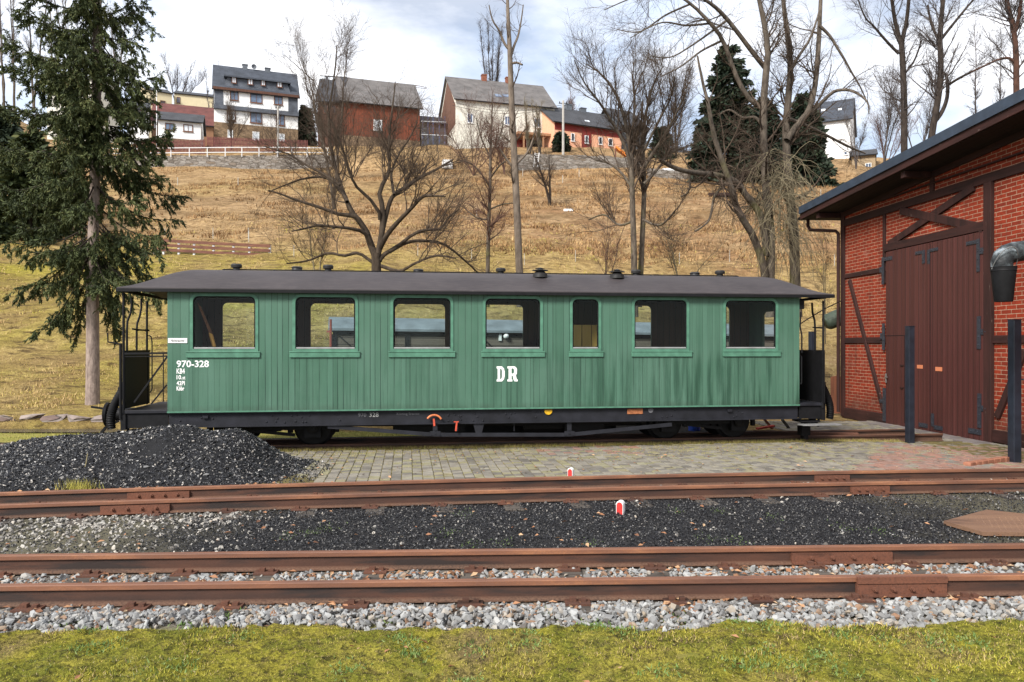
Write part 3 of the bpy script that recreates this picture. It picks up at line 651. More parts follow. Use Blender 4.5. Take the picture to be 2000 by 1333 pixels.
def bogie(uc):
    b = empty('bogie', (uc, W/2, 0)); b.parent = car
    mb = MB()
    for s in (-1, 1):
        y = s*.56; mb.box(-.82, .82, y-.01, y+.01, .26, .40); mb.box(-.85,.85,y-.04,y+.04,.40,.415)
        for x in (-.63,.63):
            mb.box(x-.13, x+.13, y-.05, y+.05, .14, .40); mb.lathe([(.09,0),(.09,s*.05),(.05,s*.07)], (x, y+s*.05, .30), 12, 'y'); 
            for q in range(4): mb.bar((x-.30+q*.02, y+s*.02, .415+q*.018), (x+.30-q*.02, y+s*.02, .415+q*.018), .06, .014)
        mb.bar((-.35,y,.26),(.35,y,.18),.03,.05)
    mb.box(-.12,.12,-.55,.55,.24,.40); mb.box(-.85,-.80,-.55,.55,.26,.40); mb.box(.80,.85,-.55,.55,.26,.40)
    f = obj('bogie_frame', mb, M_BLACK, b)
    for x in (-.63,.63):
        mb = MB(); mb.tube([(x,-.52,.30),(x,.52,.30)], .05, 10)
        for s in (-1,1):
            y = s*.375; prof = [(.06,-.06),(.25,-.05),(.29,-.045),(.30,.03),(.335,.045),(.335,.06),(.28,.06),(.06,.05)]
            mb.lathe([(r, -s*z) for r, z in prof], (x, y, .30), 28, 'y')
            for k in range(2): mb.box(x-.36-.06, x-.34, y-.04, y+.04, .2, .42) if k else mb.box(x+.34, x+.40, y-.04, y+.04, .2, .42)
        obj('wheelset', mb, M_BLACK, b)
    return b
bogie(FC.u(535, .5)); bogie(FC.u(1368, .5))
# platforms at both ends
def platform(sg, ue, ub_):
    lo, hi = min(ue,ub_), max(ue,ub_)
    p = MB(); p.box(lo, hi, .02, W-.02, .585, .635); pl = obj('platform_floor', p, M_FRAME, car, bevel=.006)
    p = MB(); p.box(lo+.02, hi-.002, .05, .075, .36, .575); p.box(lo+.02, hi-.002, W-.075, W-.05, .36, .575)
    xe = ue-sg*.02
    p.box(xe-.03, xe+.03, .02, W-.02, .34, .575); p.box(lo+.05, hi-.05, .05, .35, .30, .325) ; p.bar((lo+.06,.1,.32),(lo+.06,.1,.58),.03,.03); p.bar((hi-.06,.1,.32),(hi-.06,.1,.58),.03,.03)
    obj('platform_frame', p, M_BLACK, pl)
    return pl
pL = platform(-1, UL-.02, -.003); pR = platform(1, UR+.03, LB+.003)
def vpost(mb, pxs, ue, r=.017):
    """post in the end plane through photo pixels [(px,py)...]"""
    v = FC.v_at(pxs[0][0], ue); mb.tube([(ue, FC.v_at(px, ue), cz(px, py, FC.v_at(px, ue))) for px, py in pxs], r, 8)
    return v
ue = UL
mb = MB()
v0 = .03; mb.tube([(ue, v0, .6), (ue, v0, 2.43)], .02, 8)
vpost(mb, [(257,581),(257,596),(255,612),(249,628),(248,645),(248,690)], ue); vpost(mb, [(276,584),(276,602),(273,618),(268,632),(267,645),(267,692)], ue)
vpost(mb, [(287,588),(287,640),(287,790)], ue, .018); vf_ = FC.v_at(318, ue); 
vpost(mb, [(319,692),(319,750),(319,790)], ue, .010)
vpost(mb, [(259,643),(275,645),(291,646)], ue, .014); mb.tube([(ue, FC.v_at(267,ue), cz(267,645,.6)), (ue, FC.v_at(290,ue), cz(290,645,1))], .014, 6)
# hand brake crank, grab handle, gate
mb.tube([(ue-.03, .02, 1.64), (ue-.22, .02, 1.68), (ue-.225, .02, 1.82)], .014, 6); mb.tube([(ue-.04,.02,.5),(ue-.04,.02,1.66)], .022, 8)
obj('platform_posts', mb, M_BLACK, pL)
mb = MB(); va, vb = FC.v_at(243, ue), FC.v_at(291, ue); mb.box(ue-.012, ue+.012, va, vb, .66, cz(265,687,.5)); mb.box(ue-.02, ue+.02, va-.01, vb+.01, cz(265,687,.5)-.01, cz(265,687,.5)+.02); obj('end_sheet', mb, M_BLACK, pL)
mb = MB(); gz = lambda py: cz(300, py, .03)
mb.bar((UL,.03,gz(691)),(-.01,.03,gz(690)),.02,.03); mb.bar((UL,.03,gz(697)),(-.01,.03,gz(696)),.01,.012)
mb.bar((FC.u(262,.03),.03,gz(786)),(-.01,.03,gz(697)),.014,.026); obj('gate', mb, M_BLACK, pL)
mb = MB(); v2 = W-.06; g2 = lambda px, py: (FC.u(px, v2), v2, cz(px, py, v2))
mb.tube([g2(290,655), g2(295,658), g2(297,668), g2(297,760), g2(294,766), g2(289,766)], .012, 6); mb.bar(g2(295,790), g2(326,752), .014, .026); mb.bar(g2(270,697), g2(326,696), .02, .026); mb.bar(g2(319,697), g2(319,760), .012, .016); obj('far_gate', mb, M_BLACK, pL)
mb = MB(); mb.box(UL-.28, -.10, -.12, .14, .244, .262); obj('footboard', mb, plain('worn_steel', (.20,.20,.20), .45, .3, 6), pL)
# coupling, brake hose
def hoses(ue, sg, zc=.50):
    ex = .36 if sg < 0 else .06; h = MB(); h.lathe([(.12,0),(.13,sg*.03),(.11,sg*.05),(.10,sg*(.14+ex)),(.19,sg*(.16+ex)),(.20,sg*(.2+ex)),(.16,sg*(.22+ex))], (ue, .95, zc), 18, 'x'); h.bar((ue+sg*ex,.95,zc+.05),(ue+sg*(ex+.42),.9,zc+.13),.05,.03); h.bar((ue+sg*ex,.9,zc-.1),(ue+sg*(ex+.18),.85,zc-.2),.04,.04); h.bar((ue+sg*(ex+.18),.85,zc-.2),(ue+sg*(ex+.3),.85,zc-.36),.04,.04)
    h.box(min(ue,ue+sg*.22), max(ue,ue+sg*.22), .80, 1.10, .30, .44); pass
    obj('coupling', h, M_BLACK, pL if sg < 0 else pR, smooth=True, sharp=40)
    h = MB(); pth = []; rs = []
    for k in range(36):
        t = k/35; a = t*math.pi; pth.append((ue+sg*(.06+.20*math.sin(t*1.9)), .25+.05*t, .95-.62*t)); rs.append(.062+(.006 if k % 2 else -.003))
    h.tube(pth, rs, 12); h.tube([(ue+sg*.05,.25,.90),(ue+sg*.05,.25,1.06)], .045, 10); h.lathe([(.07,0),(.07,.05)], (ue+sg*.07,.25,.93), 12); h.tube([(ue+sg*.02,.1,.33),(ue+sg*.03,.1,.72)], .03, 8); obj('brake_hose', h, M_BLACK, pL if sg < 0 else pR, smooth=True, sharp=50)
hoses(UL-.02, -1); hoses(UR+.04, 1)
# right platform
ue = UR; mb = MB(); vpost(mb, [(1608,588),(1608,640),(1607,797)], ue, .019); vpost(mb, [(1586,592),(1587,612),(1591,626),(1592,642),(1592,690)], ue, .018); vpost(mb, [(1588,640),(1608,641)], ue, .013)
mb.tube([(ue, .03, .6), (ue, .03, 2.43)], .001, 4)
mb.tube([(LB+.03,.02,1.45),(LB+.05,.02,1.43),(LB+.05,.02,.98),(LB+.03,.02,.96)], .012, 6); mb.tube([(LB+.04,.03,2.2),(LB+.03,.03,1.95),(LB+.06,.03,1.8),(LB+.06,.03,1.5)], .013, 6); mb.box(LB+.01,LB+.10,.02,.12,2.25,2.40)
obj('platform_posts', mb, M_BLACK, pR)
va, vb = FC.v_at(1610, ue), FC.v_at(1566, ue); mb = MB(); mb.box(ue-.012, ue+.012, min(va,vb), W-.05, .64, cz(1585,684,.6)); obj('end_sheet', mb, M_BLACK, pR)
mb = MB(); mb.box(LB+.02, UR+.28, -.10, .10, .255, .275); obj('footboard', mb, bpy.data.materials['worn_steel'], pR)
mb = MB(); mb.box(LB+.25,LB+.33,.3,.42,-.02,.3); mb.box(LB+.2,LB+.36,.28,.44,.04,.2); obj('step_bracket', mb, M_BLACK, pR)

# lettering
def text_mb(s, u0, u1, z0, z1, v, bold=.0, spacing=1.0):
    cu = bpy.data.curves.new('t', 'FONT'); cu.body = s; cu.offset = bold; cu.space_character = spacing; cu.extrude = 0; cu.resolution_u = 3
    o = bpy.data.objects.new('t', cu); C.objects.link(o); dg = bpy.context.evaluated_depsgraph_get(); me = bpy.data.meshes.new_from_object(o.evaluated_get(dg))
    co = np.array([q.co[:2] for q in me.vertices]); a, b = co.min(0), co.max(0); mb = MB()
    q = (co-a)/(b-a)
    mb.v = [(u0+(u1-u0)*x, v, z0+(z1-z0)*y) for x, y in q]; mb.f = [tuple(p.vertices) for p in me.polygons]
    bpy.data.objects.remove(o); bpy.data.meshes.remove(me); bpy.data.curves.remove(cu); return mb
M_WHITE = plain('white_lettering', (.80,.80,.78), .6, .06, 30)
def write(s, pl, pt, pr, pb, v=-.003, bold=.012, m=None, name='lettering', parent=None, sp=1.0):
    return obj(name, text_mb(s, FC.u(pl), FC.u(pr), cz(pl,pb), cz(pl,pt), v, bold, sp), m or M_WHITE, parent or body)
write('970-328', 345, 704.5, 408, 718, bold=.02); write('KB4', 345, 720, 361, 730.5, bold=.02); write('10.', 345, 733, 356, 741.5, bold=.02); write('st', 356.6, 735.5, 362, 741.5, bold=.02); write('42Pl', 345, 744.5, 361, 753, bold=.02); write('K\u00f6br', 345, 755, 360, 763.5, bold=.03)
def slab(letter):
    if letter == 'D':
        out = [(0,0),(.62,0),(.86,.14),(.95,.34),(.95,.66),(.86,.86),(.62,1),(0,1),(0,.86),(.12,.86),(.12,.14),(0,.14)]
        return out, [[(.40,.16),(.40,.84),(.54,.84),(.63,.72),(.63,.28),(.54,.16)]]
    out = [(0,0),(.48,0),(.48,.14),(.40,.14),(.40,.38),(.52,.38),(.60,.10),(.70,0),(1,0),(1,.14),(.92,.14),(.82,.40),(.92,.52),(.94,.80),(.84,.94),(.70,1),(0,1),(0,.86),(.12,.86),(.12,.14),(0,.14)]
    return out, [[(.40,.52),(.40,.86),(.58,.86),(.65,.78),(.65,.60),(.58,.52)]]
mb = MB()
for L, a, b in (('D',970,986.5),('R',991,1011)):
    o_, hs = slab(L); f = lambda p: (FC.u(a)+(FC.u(b)-FC.u(a))*p[0], cz(a,745.5)+(cz(a,716)-cz(a,745.5))*p[1])
    mb.prism([f(p) for p in o_], -.004, -.001, [[f(p) for p in h] for h in hs])
obj('lettering', mb, M_WHITE, body)
mb = MB(); mb.box(FC.u(328.5), FC.u(366), -.010, -.001, cz(340,670.5), cz(340,661)); sg = obj('non_smoking_sign', mb, M_WHITE, car, bevel=.002)
M_DKTXT = plain('dark_lettering', (.04,.04,.045), .7, .1)
write('Nichtraucher', 334, 662.5, 361, 668.3, -.0125, .0, M_DKTXT, 'lettering', sg)
M_FADE = plain('faded_lettering', (.13,.13,.14), .8, .5, 60)
for s, a, t, b, bt in (('970',699,807.5,715,815.5),('328',721,807,739,815.5),('K\u00f6rting Bremse',775,807,819,813)): write(s, a, t, b, bt, .0565, .0, M_FADE if s != '328' else plain('faded_white', (.30,.30,.29), .8, .4, 60), 'lettering', fr)
# small fittings on the sole bar
M_RED = plain('red_paint', (.50,.075,.04), .5, .3, 20)
mb = MB(); c = (FC.u(848,0), .005, cz(848,822)); arc = [(c[0]+.125*math.cos(R_(a)), .0, c[2]-.035+.125*math.sin(R_(a))) for a in range(28,153,12)]; mb.tube(arc, .016, 8); obj('brake_lever', mb, plain('orange_paint', (.55,.16,.06), .5, .3, 20), fr)
mb = MB(); a = (FC.u(847,-.01), -.03, cz(847,818)); mb.bar(a, (a[0]+.01, -.03, cz(847,832)), .02, .03); obj('pull_handle', mb, M_RED, fr)
mb = MB(); mb.bar((FC.u(892), -.02, cz(892,824)), (FC.u(890), -.02, cz(890,842)), .018, .026); mb.box(FC.u(891)-.04,FC.u(891)+.04,-.03,-.01,cz(892,825),cz(892,823)); obj('pull_handle', mb, M_RED, fr)
mb = MB(); c = (FC.u(1072), .05, cz(1072,803.5)); mb.lathe([(.066,0),(.062,-.014),(.05,-.015),(.048,-.010)], c, 22, 'y'); obj('yellow_disc', mb, plain('yellow_paint', (.62,.36,.02), .45, .2, 30), fr)
mb = MB(); mb.box(FC.u(1227), FC.u(1257), .045, .0585, cz(1240,809.5), cz(1240,795.5)); obj('rating_plate', mb, plain('rusty_plate', (.30,.11,.045), .7, .4, 30), fr)
mb = MB(); c = (FC.u(1273), .0585, cz(1273,802)); mb.lathe([(.045,0),(.045,-.003)], c, 20, 'y'); obj('round_mark', mb, M_FADE, fr)
for px in (400, 1427): mb = MB(); mb.box(FC.u(px)-.04, FC.u(px)+.04, .02, .0595, .50, .54); obj('bracket', mb, M_FRAME, fr)
# pole leaning inside the first window
bz = empty('broom', FC.w(FC.u(420,.35), .35, 1.1)); setp(bz, 'brown wooden broom leaning inside the carriage behind its first window', 'broom')
def lw(px, py, v): q = FC.w(FC.u(px,v), v, FC.z(px,py,v)); return Vector(q)-Vector(bz.location)
mb = MB(); mb.tube([lw(386,592,.3), lw(414,660,.3)], .014, 8); mb.tube([lw(391,598,.35), lw(417,660,.35)], .012, 8); obj('stick', mb, plain('brown_stick', (.20,.07,.03), .6), bz)
mb = MB(); mb.tube([lw(409,650,.3), lw(412,655,.3), lw(418,676,.3), lw(421,684,.3)], [.012,.03,.03,.01], 8); obj('broom_head', mb, plain('ochre_bristle', (.55,.25,.06), .7), bz)

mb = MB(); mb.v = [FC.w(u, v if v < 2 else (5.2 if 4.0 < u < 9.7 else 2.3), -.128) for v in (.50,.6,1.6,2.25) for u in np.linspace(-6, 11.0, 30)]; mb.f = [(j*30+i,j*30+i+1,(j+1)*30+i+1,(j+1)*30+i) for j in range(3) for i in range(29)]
obj('shaded_track_bed', mb, plain('carriage_shade', (.020,.018,.016), .9, .4, 6, .2, bump=.8, bd=.02), None, kind='structure')  # near-black sheet: shade under and behind the carriage put into its colour
# ------------------------------------------------------------------ its track
CT = empty('railway_track', (FC.ox, FC.oy, RZ), FC.ang, label='dark railway track under the green carriage running to the shed door', category='railway track')
for y in (W/2-.375-.02, W/2+.375+.02):
    obj('rail', rail_mesh([(x, y, 0) for x in np.linspace(-9, 13.4, 24)]), M_RAIL, CT)
for k in range(31):
    x = -8.8+k*.72; mb = MB(); mb.box(x-.1, x+.1, W/2-.75, W/2+.75, -.26, -.137); obj('sleeper', mb, M_SLEEP, CT)
# ------------------------------------------------------------------ covered goods wagon behind the carriage
FW = Fr.px(651, 15.9, 1538, 18.3); LW = FW.len
wag = empty('goods_wagon', (FW.ox, FW.oy, -.04), FW.ang, label='weathered grey plank goods wagon with pale roof seen through the carriage windows', category='goods wagon')
M_WPL = mk_planks('grey_planks', (.15,.12,.095), (.04,.033,.028), .15, .85, 2); wag.rotation_euler.y = R_(.55); M_WROOF = plain('pale_wagon_roof', (.13,.145,.16), .7, .3, 3, .4, bump=.2)
zr = lambda px, py: FW.z(px, py)+.05
ze = 2.03
mb = MB(); mb.box(0, LW, 0, 1.9, .62, ze-.10); obj('body', mb, M_WPL, wag)
mb = MB(); n_ = 12
for x in (-.12, LW+.12):
    for k in range(n_+1): t = k/n_; mb.v.append((x, -.10+2.1*t, ze-.09+.27*(1-abs(2*t-1)**2.2)))
for x in (-.12, LW+.12):
    for k in range(n_+1): t = k/n_; mb.v.append((x, -.10+2.1*t, ze-.04+.27*(1-abs(2*t-1)**2.2)))
m1 = n_+1
for k in range(n_): mb.f += [(2*m1+k, 2*m1+k+1, 3*m1+k+1, 3*m1+k), (k, m1+k, m1+k+1, k+1), (k,k+1,2*m1+k+1,2*m1+k), (m1+k,3*m1+k,3*m1+k+1,m1+k+1)]
mb.f += [(0, 2*m1, 3*m1, m1), (n_, m1+n_, 3*m1+n_, 2*m1+n_)]
obj('roof', mb, M_WROOF, wag, smooth=True, sharp=40)
mb = MB(); mb.box(-.03, LW+.03, -.035, -.002, ze-.17, ze-.09); mb.box(-.03, LW+.03, -.035, -.002, .58, .66)
for k in range(8): x = LW*k/7; mb.box(x-.05, x+.05, -.03, -.002, .66, ze-.17)
for k in (0, 2, 4, 6): x = LW*k/7; mb.bar((x+.1,-.016,ze-.2), (x+LW/7-.1,-.016,.7), .02, .07, (0,1,0))
obj('iron_frame', mb, M_BLACK, wag)
mb = MB(); mb.box(-.1, LW+.1, .3, 1.6, .42, .60); obj('underframe', mb, M_BLACK, wag)
for x in (1.6, 2.9, LW-2.9, LW-1.6):
    mb = MB()
    for y in (.57, 1.33): mb.lathe([(.05,-.06),(.28,-.05),(.30,.03),(.33,.05),(.28,.06),(.05,.05)], (x, y, .23), 24, 'y')
    mb.tube([(x,.5,.23),(x,1.4,.23)], .04, 8); mb.box(x-.1,x+.1,.4,.5,.15,.45); obj('wheelset', mb, M_BLACK, wag)
mb = MB(); u = FW.u(986); z = zr(986, 655); mb.lathe([(.02,0),(.06,-.02),(.06,-.04),(.05,-.07),(.028,-.09),(.0,-.10)], (u, -.02, z), 16, 'y'); mb.box(u-.16,u-.1,-.04,-.002,z-.1,z+.05); obj('lamp', mb, plain('white_enamel', (.7,.7,.68), .3, .1, 10, .5), wag, smooth=True, sharp=50)
a = P(646, 640, 15.4); mb = MB(); mb.tube([(a[0], 15.4, -.2), (a[0], 15.4, P(0,624,15.4)[2])], .025, 8); mb.box(a[0]-.08,a[0]+.02,15.38,15.42,P(0,650,15.4)[2],P(0,646,15.4)[2]); obj('iron_rod', mb, plain('red_rod', (.22,.05,.035), .6), None, label='thin red iron rod standing at the end of the goods wagon', category='rod')

# ------------------------------------------------------------------ engine shed
FS = Fr(8.37, 19.2, math.atan2(-.9973, .0728)); zs = FS.z; us = FS.u
shed = empty('engine_shed', (FS.ox, FS.oy, 0), FS.ang, label='red brick half-timbered engine shed with tall maroon double doors at right', category='shed')
LS, DS = 11.0, 11.0
M_BRICK = mk_brick()
eave = lambda a: 4.93+.0575*(a+.87)             # underside of the roof
mb = MB(); mb.prism([(0,-.25),(LS,-.25),(LS,eave(LS)),(0,eave(0))], 0, .25); obj('brick_wall', mb, M_BRICK, shed)
mb = MB(); mb.box(.002, .25, .251, DS, -.25, 4.9); mb.box(LS-.25, LS-.002, .251, DS, -.25, 5.5); obj('side_wall', mb, M_BRICK, shed)
M_BEAM = mk_wood('beam_timber', (.042,.015,.012), (.016,.007,.006), (8,8,1.2), .75, (.30,.22,.18)); M_BEAMH = mk_wood('beam_timber_long', (.042,.015,.012), (.016,.007,.006), (1.2,8,8), .75, (.30,.22,.18))
def beam(pts_, w, name='beam', pr=.03, m=None):
    (a, b) = [(us(px), zs(px,py)) for px, py in pts_]; mb = MB(); mb.bar((a[0],-pr/2+.02,a[1]), (b[0],-pr/2+.02,b[1]), pr+.04, w, (0,1,0)) if False else mb.bar((a[0],-pr/2+.02,a[1]), (b[0],-pr/2+.02,b[1]), w, pr+.04, (0,-1,0)); return obj(name, mb, m or M_BEAM, shed, bevel=.008)
B0 = 4.72; uL, uR = us(1731), us(1934.5); DL, DR, DT, DBm = us(1734), us(1925), 3.70, -.20
def vb_(u, z0, z1, w, pr, name='post'): mb = MB(); mb.box(u-w/2, u+w/2, -pr, .01, z0, z1); return obj(name, mb, M_BEAM, shed, bevel=.008)
def hb_(u0, u1, z, w, pr, name='beam'): mb = MB(); mb.box(u0, u1, -pr, .01, z-w/2, z+w/2); return obj(name, mb, M_BEAMH, shed, bevel=.008)
vb_(.07, -.2, 4.95, .17, .045); hb_(.155, LS, 4.66, .17, .040); vb_(uL-.05, 3.0, 4.575, .10, .036); vb_(uR, -.2, 4.575, .20, .070)
hb_(DL-.06, uR-.10, 3.80, .17, .060, 'lintel'); hb_(.155, uL+.02, 3.32, .11, .036); hb_(.155, uL+.02, zs(1690,665), .14, .036); hb_(.155, uL+.06, -.10, .26, .05, 'sill_beam')
vb_(us(1822), 4.745, 5.3, .13, .036); hb_(uR+.10, LS, zs(1960,663), .14, .04); hb_(uR+.10, LS, -.05, .22, .05, 'sill_beam'); vb_(us(1934.5)+1.9, -.2, 4.575, .16, .04)
beam([(1661,548),(1727,800)], .10, 'brace', .052)
beam([(1738,478),(1905,366)], .15, 'brace', .052); beam([(1762,412),(1924,446)], .16, 'brace', .058)
beam([(2004,685),(1950,815)], .13, 'brace', .052)
u_a, u_b = us(1598,-.6), us(1765,-.6)
for k in range(5):
    u = u_a+(u_b-u_a)*k; mb = MB(); mb.box(u-.07, u+.07, -.62, -.05, eave(u)-.16, eave(u)-.035); obj('purlin', mb, M_BEAM, shed)
# roof slab with fascia and a blue-grey metal verge
M_SROOF = plain('shed_roof_felt', (.035,.04,.05), .7, .3, 2); M_VERGE = plain('blue_verge', (.026,.040,.062), .45, .25, 4, .45); 
def slab_(y0, y1, zo0, zo1, a0=-.87, a1=LS+.4):
    mb = MB(); mb.prism([(a0,eave(a0)+zo0),(a1,eave(a1)+zo0),(a1,eave(a1)+zo1),(a0,eave(a0)+zo1)], y0, y1); return mb
rf = obj('roof', slab_(-.66, DS+.5, 0, .24), M_SROOF, shed)
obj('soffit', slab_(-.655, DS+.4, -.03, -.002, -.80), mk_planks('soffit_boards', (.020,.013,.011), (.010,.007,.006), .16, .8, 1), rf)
obj('fascia', slab_(-.70, -.661, -.02, .20), M_BEAMH, rf); obj('verge_trim', slab_(-.735, -.701, .12, .30), M_VERGE, rf); obj('verge_cap', slab_(-.735, -.5, .301, .31), M_VERGE, rf)
mb = MB(); mb.box(.02, LS, -.05, -.001, 4.90, 4.93); mb.prism([(.16,eave(0)-.16),(LS,eave(LS)-.16),(LS,eave(LS)-.032),(.16,eave(0)-.032)], -.04, 0); obj('wall_plate', mb, M_BEAMH, shed)
mb = MB(); gx = -.87-.07
for k in range(9): a = math.pi*k/8; mb.v += [(gx-.07*math.cos(a), -.70, eave(-.87)+.05-.07*math.sin(a)), (gx-.07*math.cos(a), DS+.5, eave(-.87)+.05-.07*math.sin(a))]
mb.f = [(2*k,2*k+1,2*k+3,2*k+2) for k in range(8)]+[tuple(range(0,18,2))]; obj('gutter', mb, M_BLACK, rf)
q = lambda px, py, v: (us(px, v), v, zs(px, py, v)); mb = MB(); mb.tube([(gx,-.45,4.94),(gx,-.45,4.75),(gx+.06,-.42,4.64),(-.10,-.12,4.50),(-.03,-.09,4.42),(-.03,-.09,4.2),(-.03,-.09,-.1)], .042, 10); obj('downpipe', mb, M_BEAM, shed, smooth=True, sharp=50)
# doors
def mk_door():
    m = mk_planks('door_planks', (.078,.025,.022), (.044,.016,.014), .155, .45); return m
M_DOOR = mk_door(); M_STRAP = plain('iron_strap', (.034,.038,.050), .45, .3, 20, .5, .3)
um = us(1819)
def leaf(u0, u1):
    mb = MB(); n = max(1, round((u1-u0)/.155)); w = (u1-u0)/n
    for k in range(n): mb.box(u0+k*w+.003, u0+(k+1)*w-.003, -.050, .005, DBm, DT)
    return obj('door', mb, M_DOOR, shed, bevel=.006)
dl = leaf(DL, um-.006); dr = leaf(um+.006, DR)
mb = MB(); mb.box(um-.05, um+.03, -.064, -.051, DBm+.02, DT-.02); obj('cover_strip', mb, M_DOOR, dl); mb = MB(); mb.box(um+.0305, um+.048, -.0535, -.0505, DBm+.02, DT-.02); obj('door_gap', mb, plain('gap_black', (.006,.004,.004), .9), dr)
def strap(parent, rects):
    mb = MB()
    for pl, pt, pr, pb in rects:
        a, b = us(pl), us(pr); z0, z1 = zs((pl+pr)/2, pb), zs((pl+pr)/2, pt); mb.box(min(a,b), max(a,b), -.066, -.051, z0, z1)
        k = max(2, int(max(abs(b-a), z1-z0)/.14))
        for i in range(k):
            f = (i+.5)/k; mb.lathe([(.014,0),(.012,-.008),(.005,-.012)], (a+(b-a)*f if abs(b-a) > z1-z0 else (a+b)/2, -.066, z0+(z1-z0)*f if abs(b-a) <= z1-z0 else (z0+z1)/2), 8, 'y')
    return obj('hinge', mb, M_STRAP, parent)
strap(dl, [(1727,503,1731,556),(1731.3,502,1747,509),(1723,522,1727,533)]); strap(dl, [(1728,632,1732.5,684),(1724,651,1728,663)]); strap(dl, [(1729,758,1734.5,823),(1723,780,1729,787)])
strap(dl, [(1793,491,1806,497),(1806.4,489,1811,515)]); strap(dl, [(1800,827,1818,835)])
strap(dr, [(1817,488,1821,516),(1821.4,485,1837,491)]); strap(dr, [(1893,471,1913,478),(1913.4,467,1919,531),(1919.4,484,1930,496)]); strap(dr, [(1914,618,1921,682),(1921.4,643,1934,654)]); strap(dr, [(1915,769,1922,836),(1922.4,793,1934,804),(1897,838,1922,848)]); strap(dr, [(1824,808,1829,833),(1829.4,832,1846,840)])
mb = MB(); mb.bar((us(1737),-.08,zs(1737,748)),(us(1737),-.08,zs(1737,730)),.035,.02); mb.bar((us(1736),-.10,zs(1736,737)),(us(1741),-.10,zs(1741,737)),.02,.02); mb.box(us(1737)-.01,us(1737)+.01,-.1,-.05,zs(1737,738),zs(1737,736)); obj('handle', mb, plain('handle_steel', (.45,.45,.46), .3, .1, 10, .5, .8), dl)
uw = us(1771); zw = zs(1750,656); mb = MB(); mb.box(uw-.008, uw+.008, -.0535, -.0505, DBm+.1, zw); mb.box(DL+.02, uw, -.0535, -.0505, zw-.008, zw+.008); obj('wicket_gap', mb, plain('gap_dark', (.008,.004,.004), .9), dl)
for px, py in ((1768,714),(1768,758)): mb = MB(); mb.box(us(px)-.09, us(px)+.03, -.07, -.051, zs(px,py)-.015, zs(px,py)+.015); obj('wicket_hinge', mb, M_BEAM, dl)
for d_, pl, pr, pt, pb in ((dl,1796,1807,713,720),(dr,1832,1845,717,725)): mb = MB(); mb.box(us(pl), us(pr), -.058, -.051, zs(pl,pb), zs(pl,pt)); obj('notice_plate', mb, plain('orange_plate', (.50,.17,.08), .6, .1), d_)
mb = MB(); mb.box(DL-.35, DR+.4, -.5, -.08, -.4, -.17); obj('threshold', mb, plain('threshold_stone', (.14,.12,.115), .9, .3, 4, bump=.4), shed)

# steel posts
M_POST = plain('post_paint', (.014,.018,.027), .42, .35, 6, .45)
def steel_post(px, pt, pb, wpx, label, Y=None):
    Y = Y or FP*1.74/(pb-CY); x, _, z1 = P(px, pt, Y); w = wpx/FP*Y; e = empty('steel_post', (x, Y, -.2), R_(8), label=label, category='post', group='dark square steel posts in the yard')
    mb = MB(); mb.box(-w/2, w/2, -w/2, w/2, -.1, z1+.2-.012); o = obj('shaft', mb, M_POST, e, bevel=.008)
    mb = MB(); mb.box(-w/2-.004, w/2+.004, -w/2-.004, w/2+.004, z1+.2-.012, z1+.2); obj('cap', mb, M_POST, e); return e, w, z1
steel_post(1777, 637, 863, 12.5, 'dark steel post standing before the left door leaf of the brick shed'); e_, w_, z_ = steel_post(1981.5, 624, 900, 16.5, 'dark steel post at the right edge, with a small iron pin')
mb = MB(); mb.tube([(-.02,-.02,1.28),(.26,-.05,1.28)], .012, 8); mb.lathe([(.03,0),(.03,.02)], (.12,-.04,1.27), 10); obj('pin', mb, M_STRAP, e_)
steel_post(1586.5, 648, 790, 11, 'slim dark post behind the right-hand platform of the carriage', 16.8)
# water crane with canvas-wrapped arm, and the bucket hanging from it
M_TARP = Mt('grey_tarp', .6, .3); M_TARP.col(M_TARP.ramp(M_TARP.noise(5, 6, None, .65), [(.44,(.016,.018,.02)),(.54,(.055,.065,.07)),(.68,(.26,.30,.33))])); M_TARP.bump(M_TARP.noise(9, 4), .7, .03); M_TARP = M_TARP.m
Yb = 10.2; wc = empty('water_crane', (8.15, Yb+.1, -.2), 0, label='water crane with a grey wrapped arm reaching in from the right edge', category='water crane'); L_ = lambda px, py, Y=Yb: Vector(P(px,py,Y))-Vector((8.15,Yb+.1,-.2))
mb = MB(); mb.tube([L_(1957,524), L_(1957,512), L_(1960,503), L_(1968,497), L_(1980,493), L_(1994,491), L_(2010,489), L_(2060,487), (-.03,-.1,L_(2060,487).z)], [.13,.135,.135,.14,.14,.135,.14,.14,.14], 16); obj('arm', mb, M_TARP, wc, smooth=True, sharp=60)
mb = MB(); mb.lathe([(.3,0),(.3,.1),(.18,.14),(.15,.3),(.15,2.7),(.2,2.75),(.2,2.95),(.12,3.15),(.02,3.2)], (0,0,0), 20); obj('column', mb, M_BLACK, wc, smooth=True, sharp=40)
bk = empty('bucket', P(1960, 590, Yb-.02), 0, label='black bucket hanging on a wire handle from the water crane arm', category='bucket')
zb1 = P(1960,522,Yb)[2]-P(1960,590,Yb)[2]; mb = MB(); mb.lathe([(.108,0),(.112,.01),(.150,zb1-.06),(.156,zb1-.055),(.152,zb1-.04),(.160,zb1),(.150,zb1),(.105,.02)], (0,0,0), 28); obj('pail', mb, M_BLACK, bk, smooth=True, sharp=40)
mb = MB(); mb.tube([(-.158,0,zb1-.03)]+[(-.155*math.cos(math.pi*k/14), -.0-.17*math.sin(math.pi*k/14), zb1-.02+.27*math.sin(math.pi*k/14)) for k in range(15)]+[(.158,0,zb1-.03)], .006, 6); obj('wire_handle', mb, plain('grey_wire', (.25,.25,.25), .4, .1, 9, .5, .6), bk)
